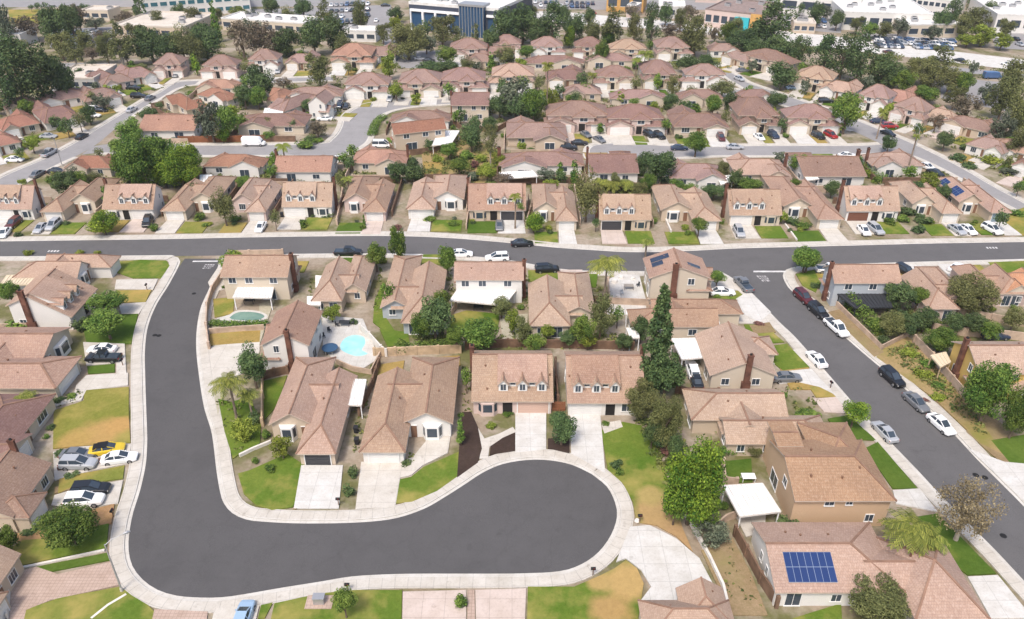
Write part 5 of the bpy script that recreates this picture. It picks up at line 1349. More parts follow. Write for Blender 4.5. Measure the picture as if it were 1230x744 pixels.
# ------------------------------------------------------------------ every tree and larger shrub, crown traced in the photograph: kind, centre, width, height
T_ = '''
dkeuc 18 84 50 72|dkeuc 44 90 48 66|dark 70 97 36 46|bigolive 15 62 40 26|dkeuc 2 102 36 60|brown 30 32 42 28|grey 4 30 26 46|dark 64 34 30 42|dark 85 28 26 36|brown 93 20 20 28|dark 100 12 16 12|dark 45 8 8 8|dark 37 9 7 6
olive 72 55 32 28|euc 88 62 28 30|brown 110 65 24 16|olive 126 58 24 30|euc 142 52 34 42|dark 180 54 40 38|dkeuc 167 9 16 30|brown 150 21 26 16|grey 114 28 26 13|darkround 94 88 13 13|grey 109 80 18 13|broad 76 100 20 16|yellow 135 100 20 9|olive 171 85 22 13
olive 218 54 30 36|darkround 246 50 40 40|cypress 258 28 13 42|brown 290 47 34 42|brown 316 44 32 34|dark 344 51 34 28|dark 376 44 34 40|dark 402 42 32 36|euc 389 19 24 36|dark 364 10 24 20|dark 325 8 20 16|olive 230 20 28 18|yellow 285 15 22 12|brightround 235 78 15 22|darkround 311 97 34 36|olive 293 81 14 12|olive 383 85 34 36|dark 293 116 24 24|broad 309 116 24 20|brown 340 100 22 12
olive 433 22 23 33|dark 475 17 18 16|yellow 474 29 18 18|bigolive 490 50 46 38|dark 509 36 17 20|olive 531 36 38 30|olive 549 40 16 14|euc 571 42 12 20|dark 606 36 34 38|broad 536 66 26 18|dark 516 81 30 13|dark 538 81 26 13|yellow 467 79 20 28|dark 437 67 10 12|yellow 476 109 20 20|cypress 590 76 13 22|olive 608 68 28 22|broad 539 108 16 16|olive 418 82 14 10|shrub 487 106 10 14
dark 628 31 34 38|dkeuc 664 31 32 46|dark 690 33 26 28|brightround 684 45 18 22|euc 737 31 36 38|broad 730 47 18 20|dkeuc 783 30 22 44|brown 806 36 26 18|broad 723 63 18 24|broad 633 62 20 13|dark 711 72 16 11|fanpalm 658 79 13 18 14|fanpalm 712 90 11 12 6|dark 699 95 15 15|fanpalm 775 65 16 16 6|brightround 790 98 14 18|olive 807 105 20 22|dark 692 117 13 14|palm 727 99 12 10
grey 620 118 44 42|dark 600 128 28 26|broad 641 126 30 36|yellow 661 120 22 24|dark 625 130 30 30|palm 765 72 12 10 5
olive 836 44 40 40|dark 826 76 26 17|dark 848 76 24 16|brown 859 40 16 16|broad 875 38 22 22|dkeuc 930 32 48 52|dark 892 50 38 24|dark 936 58 40 28|dkeuc 962 62 30 32|dkeuc 992 66 34 40|dkeuc 1014 68 34 42|dark 981 18 22 22|darkround 941 90 36 30|olive 868 107 32 18|round 857 126 20 22|darkround 880 123 25 26|darkround 933 120 24 18|grey 904 79 14 13|grey 968 103 13 14|palm 988 95 14 12|dark 962 11 10 12|dark 908 60 30 20
dkeuc 1034 72 34 50|dark 1060 86 40 32|broad 1045 35 20 14|grey 1081 32 22 20|euc 1128 74 34 36|olive 1114 90 38 30|olive 1142 96 38 28|broad 1158 100 22 24|broad 1086 97 26 22|grey 1170 82 12 14|dkeuc 1145 17 20 32|olive 1173 22 38 20|yellow 1181 43 38 22|yellow 1163 48 26 14|olive 1218 96 34 40|dark 1098 6 14 16|dark 1166 6 12 14|dark 1180 8 12 14|brown 1092 88 20 12
brown 1162 128 34 28|olive 1207 118 36 44|olive 1227 138 36 54|grey 1206 154 30 34|olive 1222 172 26 28|darkround 1136 168 20 20|brown 1125 146 20 18|fanpalm 1061 134 12 16 6|dark 1104 156 14 16|round 1018 134 34 42|darkround 1068 172 21 17|fanpalm 1101 164 8 10 9|yshrub 1190 190 30 12|dkshrub 1150 188 24 10|greyshrub 1214 205 24 11|dkshrub 1166 198 20 7|dark 1224 226 14 14|broad 1112 112 34 16
yellow 38 173 19 17|broad 155 158 30 22|olive 95 145 16 20|dark 80 153 17 18|grey 122 121 22 14|dark 178 137 20 14|broad 158 146 16 11|bigbroad 170 192 56 60|broad 192 182 36 34|bigbright 216 200 50 46|bigbroad 152 200 30 40|broad 228 190 26 30|bigbright 196 208 30 28|yshrub 163 214 22 10|brightround 186 212 14 12|dark 24 184 14 12|shrub 116 202 14 10
grey 252 146 34 44|broad 272 146 26 36|brightround 267 162 18 16|yellow 280 135 16 16|palm 340 176 18 18 5|brown 381 154 24 17|dkshrub 218 120 14 9|shrub 229 112 12 7|dkshrub 373 166 18 6|shrub 368 172 26 6|shrub 382 168 16 5
darkround 566 160 30 38|euc 589 170 24 32|dark 478 207 24 20|darkround 496 205 28 28|broad 540 180 24 16|yellow 585 206 24 20|greyshrub 568 210 16 14|brown 605 216 24 16|broad 552 199 26 16|yellow 598 193 18 16|palm 417 214 14 14 3|yshrub 525 190 18 10|shrub 560 186 20 12|yshrub 578 190 16 10|flower 570 196 14 10|shrub 595 222 18 8
cypress 690 206 13 26|cypress 673 207 13 22|grey 656 210 22 15|olive 705 236 34 52|palm 722 219 22 20|palm 737 222 22 22|palm 752 220 22 20|darkround 795 200 40 38|broad 779 219 18 20|brightround 641 267 26 22|palm 619 236 14 18 6|palm 777 291 15 16 2.5|dark 716 268 10 12|broad 625 250 10 14
round 837 170 28 26|dark 884 216 20 24|broad 900 222 30 16|dark 858 230 28 15|round 840 270 22 16|yellow 940 260 13 12|dkshrub 953 265 20 10|shrub 966 270 22 9|round 968 310 34 24|yshrub 824 272 12 8
yshrub 1042 208 12 11|shrub 1053 215 12 10|dark 1098 229 24 18|yellow 1116 221 24 24|dark 1133 233 18 18|dkshrub 1090 252 26 12|dkshrub 1110 263 22 12|shrub 1068 265 18 10|dkshrub 1103 274 18 12|darkround 1203 263 16 22|shrub 1222 256 20 9|shrub 1085 262 18 10|greyshrub 1096 244 18 9
dark 78 221 32 24|broad 96 216 20 18|olive 112 214 20 12|shrub 61 216 14 9|brightround 123 268 36 27|cypress 127 236 12 26|yshrub 160 222 22 8|dkshrub 22 281 12 7|shrub 185 272 13 11|yellow 27 219 10 9|dkshrub 80 267 12 6
olive 268 249 30 36|shrub 239 259 15 11|broad 292 218 18 12|olive 330 262 14 20|shrub 363 268 11 12|dkshrub 376 258 9 5|dkshrub 393 258 15 5|dkshrub 388 221 18 8|brightround 276 314 30 28|shrub 282 262 16 9|shrub 247 270 12 5
round 451 305 27 28|broad 477 293 22 38|flower 478 272 12 8|round 537 310 24 32|cypress 437 264 4 13|yshrub 460 312 14 9|shrub 436 272 10 7|shrub 545 268 14 7|shrub 516 262 16 7
dark 200 60 30 30|olive 232 60 28 30|grey 302 38 26 28|brown 330 50 28 28|olive 412 56 24 24|olive 60 78 26 26|olive 100 52 26 24|grey 150 62 24 26|olive 165 44 26 28|brown 120 44 22 16|grey 54 18 20 14|olive 78 14 18 14|olive 190 24 20 18|dark 215 14 18 16|olive 260 18 18 14|grey 305 20 20 14|olive 345 18 18 16
olive 460 40 20 20|grey 512 52 24 20|olive 556 52 24 18|dark 590 50 22 24|dark 648 40 26 32|dark 610 18 22 18|olive 640 14 18 14|dark 676 18 18 18|olive 712 40 22 26|dark 708 22 18 18|olive 762 34 22 28|brown 760 14 22 14|dark 800 18 18 20|olive 818 24 20 22|brown 828 16 20 18|olive 884 36 22 26|dark 910 44 28 30|dark 1076 92 28 26|olive 1100 84 26 26
grey 990 14 18 16|dark 1006 24 18 20|olive 1030 30 20 16|olive 1062 36 22 16|grey 1120 40 22 18|dark 1132 28 20 26|olive 1156 32 26 22|dark 1190 14 20 22|olive 1210 34 22 18|yellow 1204 50 24 16|grey 1188 112 24 22|olive 1148 116 28 24
broad 628 100 16 16|olive 648 100 14 16|dark 672 110 16 14|broad 704 106 14 14|olive 765 100 16 14|broad 762 124 14 12|dark 806 122 18 16|olive 830 112 18 14|broad 900 110 14 14|dark 508 96 16 16|olive 560 78 18 16|broad 450 100 16 14|yellow 500 118 14 10|dark 604 104 16 18|olive 580 128 18 18|dark 588 150 18 16|broad 548 140 12 14|olive 700 124 14 14|yellow 745 118 14 12
dark 738 140 14 16|broad 800 150 12 14|olive 872 142 14 16|dark 940 150 14 16|yellow 1010 152 14 10|broad 960 196 22 18|dark 1030 196 16 16|olive 868 205 18 20|dark 775 196 22 24|broad 812 224 20 18|olive 768 232 20 24|dark 1000 226 18 16|broad 955 222 18 14|yellow 662 222 18 14|broad 592 228 22 16|dark 420 196 14 16|olive 408 216 14 18|broad 326 206 16 14|dark 234 228 18 16|broad 140 176 20 16|olive 118 186 16 14|dark 66 146 14 14|broad 30 128 18 16|olive 110 118 14 14|yellow 128 108 12 10|broad 290 146 14 16|olive 322 148 14 12|dark 352 150 12 12
'''
N_ = '''
yshrub 33 303 13 8 yellow-green shrub above the corner roof, leftmost of three
yshrub 95 303 12 7 yellow-green shrub above the corner roof, middle of three
yshrub 117 303 10 5 small yellow-green shrub above the corner roof, third of three
round 10 350 24 22 rounded tree beside the cream patio cover at the frame edge
shrub 22 390 34 13 low shrub row below the cream gable wall
broad 127 364 46 26 flat-topped spreading tree, the upper of two on the corner lawn
broad 127 388 42 30 flat-topped spreading tree, the lower of two on the corner lawn
yshrub 77 382 16 17 pale rounded bush beside the brick chimney of the corner house
dkshrub 95 389 21 17 dark rounded bush under the corner house eaves
flower 130 314 9 8 reddish shrub beside the topmost driveway on the curved street
palm 30 477 24 18 2.4 small yellow palm behind the pink hipped roof
shrub 42 486 15 12 green shrub beside the small yellow palm
dkshrub 70 480 16 7 dark planting below the tan eave near the yellowing lawn
shrub 86 475 14 8 small shrub at the end of the tan eave
darkround 303 440 36 46 dense dark rounded tree above the feathery palms
palm 275 459 40 36 5 tall feathery palm beside the curved street pavement
palm 298 474 24 24 3 shorter feathery palm below the dense dark tree
yellow 292 518 32 28 .2 yellow-green palm-like bush on the palm garden lawn
dkshrub 307 500 20 17 dark shrub among the palms
shrub 319 521 12 14 shrub at the corner of the tan garage house
yellow 338 537 26 26 .6 small bright tree at the corner of the open garage house
shrub 350 516 13 11 round shrub under the small courtyard window
dkshrub 424 566 15 17 upper dark clipped bush between the two driveways
dkshrub 419 588 15 18 lower dark clipped bush between the two driveways
dkshrub 487 555 15 10 dark round bush beside the white garage door
cypress 553 518 13 30 narrow shrubby tree beside the black mulch garden
dark 522 383 42 46 dark bushy tree right of the orange-edged bungalow roof
round 577 402 46 37 rounded tree below the two-storey house patio lawn
olive 602 368 30 22 loose grey-green tree at the white patio cover corner
yellow 616 386 18 26 thin yellow-green tree beside the loose grey-green one
broad 560 453 13 22 slim green tree between the mulch garden house and bungalow
broad 642 412 26 20 shrubby green tree left of the two dormer houses gap
yellow 657 398 22 16 pale shrubby tree under the tan bungalow gable
dark 683 406 24 16 dark shrubby tree under the tan bungalow gable
olive 722 380 34 44 yellowish loose tree below the white rock garden
broad 742 378 18 18 green tree between rock garden and small white awnings
dark 750 411 22 17 dark tree above the dormer house beside the conifer
broad 531 362 20 24 green tree left of the widest white patio cover
palm 729 316 42 34 7 tall feathery palm beside the cross street
flower 720 358 14 9 orange-leaved shrub beside the white rock garden
pine 791 416 42 118 tall dark conifer beside the dormer house
dark 800 452 46 48 dark spreading tree tangled with the tall conifer
bigolive 771 480 44 42 olive-green tree overhanging the dormer house roof edge
bigolive 800 508 38 58 olive-green tree standing below the conifer
round 862 333 20 16 small rounded tree by the corner driveway
round 971 311 34 22 mushroom-shaped tree on the corner lawn of the side street
shrub 972 499 34 13 low green shrubs at the tan bungalow entrance
brightround 1028 493 32 26 1.8 round-headed young tree on the side street lawn
dark 1081 357 36 30 dark tree covering the charcoal patio cover end
bigolive 1072 390 30 28 olive-green shrubby tree behind the clipped hedge
dark 1088 388 34 26 dark shrubby tree right of the clipped hedge yard
dark 1112 384 30 24 dark bushy tree behind the rose bungalow
dark 1146 388 26 22 dark bushy tree above the bright round-headed tree
dark 1172 388 30 22 dark bushy tree below the open-crowned tree
bigolive 1171 354 58 42 open-crowned olive tree among the far right roofs
bigbroad 1131 408 40 28 bright round-headed tree above the weedy slope
bigbroad 1190 472 56 68 large leafy tree in front of the yellow house
bigbroad 1224 497 36 52 large dark leafy tree at the right frame edge
dkshrub 1060 408 17 13 dark round bush at the hedge end
yshrub 1093 424 22 12 pale weedy bush, topmost on the slope
yshrub 1110 449 22 14 brightest weedy bush in the middle of the slope
yshrub 1128 477 20 12 pale weedy bush, lowest on the slope
shrub 1116 436 22 12 green weedy bush near the top of the slope wall
shrub 1128 462 18 9 green weedy bush beside the lower slope wall
flower 1112 480 10 6 reddish weed tuft beside the grey parked sedan
dark 784 520 22 30 dark tree between the olive trees and the turning circle lawn
dark 812 542 22 30 dark tree hugging the back of the big bright tree
broad 812 604 32 40 mid-green tree on the near left of the big bright tree
broad 848 612 38 42 mid-green tree on the near right of the big bright tree
broad 772 446 22 26 leafy tree left of the tall conifer foot
broad 505 392 26 30 green tree at the end of the clipped hedge, orange roof beside
broad 548 404 26 24 green tree between dark bushy tree and rounded tree
olive 630 398 26 28 olive tree below the tan bungalow left wall
broad 700 396 28 30 green tree right of the tan bungalow gable
yellow 706 410 22 16 pale bush-like tree behind the white garage house
dark 770 396 24 26 dark tree left of the conifer, by the small awning
broad 1192 398 22 20 green tree above the yellow house roof
olive 1218 384 26 26 olive tree at the right frame edge
broad 1104 356 24 22 green tree at the rose bungalow front corner
broad 466 352 18 24 slim green tree on the lawn strip beside the orange-edged roof
broad 372 396 18 16 green tree left of the pool deck under the white gable
yellow 398 376 24 18 yellow-green tree above the pool deck
bare 1163 611 72 78 nearly bare brown tree beside the side street
palm 1094 634 54 48 3.6 yellow-fronded palm left of the nearly bare tree
palm 1116 644 40 40 2.6 lower arching palm behind the solar house
bigolive 1056 724 76 56 olive tree covering the front of the solar house
dkshrub 945 626 26 19 dark round bush beside the ribbed white patio cover
bigbright 833 582 70 94 big bright leafy tree right of the turning circle
grey 856 641 42 34 .3 grey-green bushy tree below the big bright tree
dkshrub 740 557 15 12 dark low bush beside the turning circle lawn
shrub 744 566 12 10 small bush at the turning circle pavement
dark 796 524 32 26 dark bushes under the olive trees at the lawn edge
flower 803 541 18 16 dark red bush behind the turning circle lawn
shrub 806 556 18 20 green bush left of the big bright tree
bigbroad 81 631 64 50 leafy round tree on the lawn beside the paver drive
broad 9 648 26 32 .3 shrubby tree at the left frame edge near the pavers
dkshrub 36 637 20 9 dark low hedge bush under the tan eave
dkshrub 70 543 15 10 dark bush beside the grey parked cars
dkshrub 86 570 17 7 dark bush below the parked silver cars
broad 413 722 28 28 small leafy tree on the front lawn by the utility box
shrub 553 722 18 26 spiky shrub between the pink driveways
dkshrub 784 736 14 17 dark bush at the foot of the wide white drive
darkround 675 514 37 36 rounded dense tree between the two dormer house drives
yshrub 590 511 14 10 pale low shrub in front of the black mulch garden house
shrub 610 496 14 7 low clipped shrub beside the mulch garden house entry
shrub 728 508 12 8 small bush in front of the white garage house
flower 912 388 12 7 rusty low planting in the side street front patio
shrub 870 606 12 12 shrub at the left edge of the ribbed patio cover
greyshrub 985 690 1 1 x
shrub 1000 718 14 10 low shrub against the solar house wall
shrub 862 545 22 9 low hedge bush behind the deep green back lawn
olive 905 540 22 16 .2 yellowish small tree at the tan bungalow back wall
'''
def num(s):
    try: float(s); return True
    except ValueError: return False
for blk in T_.strip().replace('\n', '|').split('|'):
    a = blk.split()
    tree(a[0], *[float(v) for v in a[1:5]], trunk=float(a[5]) if len(a) > 5 else None)
for ln in N_.strip().split('\n'):
    a = ln.split()
    if a[-1] == 'x': continue
    th = float(a[5]) if num(a[5]) else None
    tree(a[0], *[float(v) for v in a[1:5]], ' '.join(a[6 if th is not None else 5:]), trunk=th)
HEDGES = [
 ([(1001, 354), (1016, 368), (1034, 386), (1052, 402)], 'dark clipped hedge running along the side street wall', 2.2, 3.1, 'leaf_mid'),
 ([(478, 424), (500, 422), (540, 418)], 'clipped green hedge above the tan bungalow beside the pool', 1.6, 1.8, 'leaf_mid'),
 ([(829, 479), (846, 478), (862, 477)], 'short clipped hedge on the tan bungalow back wall', 1.2, 1.4, 'leaf_dark'),
 ([(858, 548), (880, 545), (903, 543)], 'low clipped hedge behind the peach house back lawn', 1.2, 1.3, 'leaf_mid'),
 ([(447, 163), (452, 150), (460, 142)], 'green hedge strip on the inner bend of the street', 2.4, 1.2, 'leaf_mid'),
 ([(256, 391), (285, 392), (318, 391)], 'low hedge below the green pool', 1.3, 1.0, 'leaf_mid'),
 ([(1040, 205), (1050, 212), (1059, 218)], 'bright green hedge behind the brown bungalow', 2.6, 2.0, 'leaf_bright'),
 ([(985, 343), (995, 352)], 'short dark hedge beside the blue-grey house chimney', 1.0, 1.0, 'leaf_mid'),
 ([(816, 79), (838, 81), (858, 79)], 'dark hedge row in front of the eighth middle house', 4.0, 3.0, 'leaf_dark'),
]
for q, lb, wd, h, mt in HEDGES: hedge(q, lb, wd, h, mt)
# ------------------------------------------------------------------ vehicles: kind, colour, place, way it points, what it stands beside
SIDE = heading((916, 369), (1099, 566)); SIDE2 = heading((1022, 409), (1149, 522)); LEFTA = heading((50, 192), (150, 134.5)); DIAG = heading((945, 128), (1142, 208))
UP = math.pi/2
DIRS = {'x': 0.0, 'X': math.pi, 'y': UP, 'Y': -UP, 's': SIDE, 'S': SIDE+math.pi, 't': SIDE2, 'l': LEFTA, 'L': LEFTA+math.pi, 'd': DIAG, 'D': DIAG+math.pi}
C_ = '''
pickup black 124 429 X dark pickup truck on the driveway below the corner lawn
sedan white 122 418.5 X white sedan standing behind the dark pickup truck
sedan grey 93 545 x dark grey sedan under the hedge, beside the silver wagon
suv silver 94 556 x silver wagon parked nearest the low wall
sedan yellow 128 538.5 x.25 bright yellow car with a black soft top
sedan white 143 549 x.2 white sedan nearest the curved street beside the yellow car
suv black 109 587 x.1 black SUV on the drive below the weedy strip
suv white 101 600 x.1 white SUV parked beside the black SUV
pickup grey 893 341 S dark grey pickup parked at the corner of the side street
suv maroon 965.5 356.5 t maroon SUV parked beside the corner lawn
suv black 983 373 t black SUV parked behind the maroon one
pickup white 1005 393 t white pickup with dark windows parked along the tan wall
sedan white 981 430.5 S white sedan driving along the side street
suv black 1072 453 t boxy black SUV parked below the weedy slope
sedan grey 1101 482 t grey sedan parked behind the boxy black SUV
sedan white 1131 508.5 t white sedan with dark roof parked last on the slope side
sedan silver 1063 517.5 S silver sedan parked beside the young round-headed tree
sedan grey 945 452.5 x.05 grey sedan on the driveway facing the side street
sedan white 868 350 x white sedan on the corner driveway near the solar roof
pickup black 418 302.5 x black pickup parked on the near side of the cross street
sedan white 554 304 x.05 small white car half hidden by the rounded street tree
suv white 597 309 X.1 white SUV parked on the near side of the cross street
sedan black 627 291.5 x.1 black sedan parked on the far side of the cross street
suv black 657 322.5 x.1 small black SUV parked above the tan bungalow
suv black 1088 325.5 Y.4 black SUV on the driveway right of the blue-grey house
pickup white 997 323 x white pickup behind the blue-grey house chimney
sedan white 1150 320.5 x.6 white car on the driveway above the open-crowned tree
sedan lightblue 291 741 y light blue sedan cut by the bottom edge
suv white 832 444 y white-roofed vehicle under the large white patio roof
sedan black 836 455 y dark small car below the white-roofed vehicle
sedan navy 1196 402 x dark covered car in the yard above the yellow house
suv maroon 16 268 Y maroon SUV in the first cross-street driveway
sedan white 5 279 Y.2 white sedan by the left frame edge above the cross street
sedan silver 49 273 Y light silver sedan beside the silver wagon in the second driveway
suv silver 64 270 Y silver wagon in the second cross-street driveway
suv black 177 266 Y.2 black SUV on the drive right of the yellow-green round tree
sedan white 313 272 Y white sedan below the fifth cross-street garage
sedan grey 600 270 Y dark grey sedan in front of the dark garage door
suv silver 888 278 Y silver SUV in front of a white garage, cross street
sedan white 1038 276 Y white car before the brown garage door
suv silver 1052 275 Y.2 silver SUV right of the white car, brown garage
sedan silver 1150 275 Y.2 silver sedan left of a white sedan below the solar roof
sedan white 1163 275 Y.2 white sedan below the blue garage doors
suv white 1192 275 Y.3 white SUV in the last driveway of the cross street
pickup silver 59 183 l large silver pickup parked on the left avenue
sedan black 98 163 l black sedan parked on the left avenue, middle of its row
sedan silver 158 131 l silver sedan parked on the upper left avenue
sedan grey 45 208 l dark grey sedan low on the near side of the left avenue
sedan black 68 205 x black car behind the first red hipped roof
sedan white 17 191 x white sedan in a left avenue driveway
sedan silver 58 163 x silver sedan under a rose roof left of the avenue
suv white 114 131 x white SUV in a driveway beyond the left avenue
sedan black 120 132 x black car beside the white SUV beyond the avenue
sedan white 111 138 x white car on the drive below the white SUV
sedan grey 180 117 l grey sedan near the top of the left avenue
sedan black 160 105 x black car on a drive at the avenue top
suv black 166 115 x black SUV on a drive near the avenue top
sprinter white 305 172 x large white van parked on the bending street
suv black 388 135 X black SUV under the awning at the street bend
sedan white 390 142 X white sedan below the black SUV at the bend
suv navy 408 126 Y dark SUV at the outer bend of the street
sedan black 416 127 Y black sedan at the outer bend driveway
van white 459 174 x white van on the red cross-gabled house drive
sedan white 407 191 x white sedan behind the red gabled roof
sedan silver 525 113 Y silver sedan in a middle row driveway
sedan silver 468 118 Y silver sedan parked at the bending street kerb
sedan grey 704 161 Y.4 dark grey sedan on the cul-de-sac top driveway
suv black 683 177 x black SUV facing the cul-de-sac end
sedan black 696 171 x black sedan behind the cul-de-sac SUV
sedan grey 720 167 Y.5 low grey car on the left cul-de-sac driveway
suv black 780 161 Y.4 black SUV, left of two on the second cul-de-sac drive
suv black 792 163 Y.4 black SUV, right of two on the second cul-de-sac drive
sedan navy 816 177 x navy sedan parked along the pale cul-de-sac
suv maroon 866 165 Y maroon SUV on the third cul-de-sac drive
sedan white 912 164 Y.2 white sedan on the fourth cul-de-sac drive
suv navy 929 162 Y.2 navy SUV beside the white sedan, fourth cul-de-sac drive
sedan silver 883 176 x silver sedan parked along the pale cul-de-sac
suv black 983 163 Y.3 black SUV on the fifth cul-de-sac drive
suv red 998 162 Y.3 dark red SUV on the fifth cul-de-sac drive
suv black 992 121 x black SUV on a drive beyond the diagonal avenue
sedan black 983 129 d black sedan parked on the far side of the diagonal avenue
sedan lightblue 953 105 x light blue car on a drive at the diagonal avenue
sedan white 1018 186 x white car between the brown roofs by the cul-de-sac mouth
sedan navy 1055 145 x navy car on the drive by the palm beyond the avenue
suv red 1069 151 x red SUV on the drive beyond the diagonal avenue
sedan black 1067 159.5 d black sedan parked in front of the red SUV
sedan white 1114 199.5 d white car on the near side of the diagonal avenue
sedan black 1124 207 d black car behind the white one on the avenue
suv white 1192 246 d white SUV low on the diagonal avenue
sedan silver 888 94 d silver sedan near the top of the diagonal avenue
sedan grey 892 84 x grey car on a drive above the diagonal avenue
sedan navy 665 63 Y navy car in a farthest row garage mouth
sedan grey 697 65 Y grey car on a farthest row driveway
sedan grey 718 100 Y grey car in a middle row driveway left of the lawn
sedan silver 745 104 Y silver car in a middle row driveway right of the lawn
suv grey 212 90 Y grey SUV below the tree belt, first driveway
sedan grey 284 89 Y grey sedan below the tree belt, second driveway
sedan silver 333 85 Y.3 silver sedan below the tree belt, third driveway
sedan maroon 1067 62 D maroon car driving on the far freeway
sedan black 1153 72 D black car driving on the far freeway
sedan white 1210 76.5 D white car driving on the far freeway, right end
sedan maroon 1219 78 D maroon car behind the white one on the freeway
sprinter blue 1192 92 x blue box van on the service road
sedan silver 505 70 x silver car parked by the office trees
sedan black 515 72 x black car parked by the office trees
sedan white 452 24 y white car on the office access road
sedan black 463 6 x black car at the top of the access road
sedan white 700 20 D white car on the freeway left of the orange store
sedan red 712 15 D red car on the freeway below the orange store
'''
for ln in C_.strip().split('\n'):
    a = ln.split(' ', 5); d = a[4]
    car(a[0], a[1], float(a[2]), float(a[3]), DIRS[d[0]]+(float(d[1:]) if len(d) > 1 else 0), a[5])
# lots beyond the trees: the parked rows are all one can tell of them
cr = random.Random(3)
def lot(a, b_, n_, rows, dy, word, typ=('sedan', 'suv')):
    for r in range(rows):
        for i in range(n_):
            if cr.random() < .22: continue
            t = (i+.5)/n_; c = cr.choice(['white', 'silver', 'grey', 'black', 'white', 'silver', 'blue', 'navy'])
            o = car(cr.choice(typ), c, a[0]+(b_[0]-a[0])*t, a[1]+(b_[1]-a[1])*t+r*dy, UP+cr.uniform(-.1, .1)+(math.pi if cr.random() < .5 else 0), f"{c} car among the rows parked {word}", full=False)
            o['group'] = 'cars parked '+word
lot((1052, 46), (1146, 49), 24, 3, 4.2, 'in the lot beside the freeway')
lot((318, 22), (372, 20), 10, 3, 5, 'behind the long white roof')
lot((74, 39), (128, 40), 11, 3, 6, 'in the upper left lot')
lot((395, 6), (445, 4), 8, 4, 7, 'left of the glass office')
lot((1196, 44), (1228, 47), 6, 2, 6, 'at the upper right corner')
lot((640, 2), (715, 4), 12, 2, 4, 'left of the orange store')
lot((935, 22), (1000, 26), 9, 2, 6, 'below the white warehouses')

for c in CARS:
    if c['color'] == 'yellow': m = MB(); m.box(-1.08, -.63, 1.40, .28, .63, 1.49, 0, True); m.box(-1.6, -.58, 1.0, -1.02, .58, 1.42, 0, True); link('soft_top', m.mesh('soft_top', ['black']), c['o'])
# ------------------------------------------------------------------ shops, offices and sheds beyond the houses
def shed(name, fl, fr, depth, h, label, wall='white_wall', roof='roof_white', bands=1, cat='building', win=True, bays=0, par=.6, units=5, bandmat='glass'):
    """flat-roofed block on its front line fl-fr; wall, parapet roof, strips of windows, rooftop units"""
    a, b_ = P(*fl), P(*fr); L = (b_-a).length; e = thing(name, a, math.atan2(b_.y-a.y, b_.x-a.x))
    m = MB(); m.box(0, 0, 0, L, depth, h); link('wall', m.mesh('wall', [wall]), e)
    m = MB(); t = .3
    m.slab([(-.05, -.05, h+.12), (L+.05, -.05, h+.12), (L+.05, depth+.05, h+.12), (-.05, depth+.05, h+.12)], .1)
    for q in ((-.06, -.06, L+.06, t), (-.06, depth-t, L+.06, depth+.06), (-.06, t, t, depth-t), (L-t, t, L+.06, depth-t)): m.box(q[0], q[1], h+.13, q[2], q[3], h+par)
    r = link('roof', m.mesh('roof', [roof]), e)
    g = random.Random(int(L*7+h*3))
    for k in range(units):
        x, y = g.uniform(.1, .9)*L, g.uniform(.15, .85)*depth; u = MB(); u.box(x-1.2, y-.9, h+.12, x+1.2, y+.9, h+1.3); u.box(x-.8, y-.6, h+1.3, x+.8, y+.6, h+1.45, 1)
        link('rooftop_unit', u.mesh('rooftop_unit', ['metal', 'charcoal']), r)
    if win:
        n_ = bays or max(3, int(L/5))
        for f in range(bands):
            z = h*(f+.32)/bands
            for i in range(n_):
                u = MB(); x0 = L*(i+.14)/n_; x1 = L*(i+.86)/n_; pane_box(u, Vector(((x0+x1)/2, 0, z)), x1-x0, h*.42/bands, '-y', 0, .05, 0); pane_box(u, Vector(((x0+x1)/2, 0, z-.15)), x1-x0+.2, .15, '-y', 0, .12, 1)
                link('window', u.mesh('window', [bandmat, 'trim']), e)
    tag(e, label, cat, 'shops and offices beyond the houses')
    return e, L
plain('office_glass', (.03, .075, .15), .12, spec=.6); plain('teal_glass', (.04, .13, .16), .12, spec=.6); plain('office_navy', (.05, .06, .085), .5)
plain('orange_wall', (.52, .30, .10), .8, var=.1); plain('brown_roof', (.25, .19, .17), .9, var=.15); plain('teal_panel', (.04, .40, .46), .5)
# glass office with white portals
e, L = shed('office_building', (493, 36), (599, 46), 38, 10.5, 'dark glass office block with white portal frames beyond the houses', 'office_navy', 'roof_white', 1, win=False, units=9, par=1.2)
for i in range(4):
    x0, x1 = L*(.03+.145*i), L*(.03+.145*i+.12); g = MB(); pane_box(g, Vector(((x0+x1)/2, 0, .8)), x1-x0, 6.6, '-y', 0, .25, 0); link('window', g.mesh('window', ['office_glass']), e)
    f = MB()
    for x in (x0-.5, x1+.1): f.box(x, -1.0, 0, x+.5, -.02, 8.0, 0, True)
    f.box(x0-.5, -1.0, 8.0, x1+.6, -.02, 8.9, 0, True); link('portal_frame', f.mesh('portal_frame', ['white_metal']), e)
m = MB(); m.box(L*.60, -2.4, 0, L*.86, -.02, 12.0); link('glass_bay', m.mesh('glass_bay', ['office_glass']), e)
m = MB()
for k in range(9): x = L*(.60+.26*k/8); m.box(x-.12, -2.62, 0, x+.12, -2.42, 12.2)
m.box(L*.59, -2.75, 12.02, L*.87, 4, 12.9, 0, True); link('mullion_screen', m.mesh('mullion_screen', ['metal']), e)
x0, x1 = L*.89, L*.98; g = MB(); pane_box(g, Vector(((x0+x1)/2, 0, .8)), x1-x0, 6.6, '-y', 0, .25, 0); link('window', g.mesh('window', ['office_glass']), e)
f = MB(); f.box(x1+.1, -1, 0, x1+.7, -.02, 8.0, 0, True); f.box(x0-.5, -1, 8.0, x1+.7, -.02, 8.9, 0, True); link('portal_frame', f.mesh('portal_frame', ['white_metal']), e)
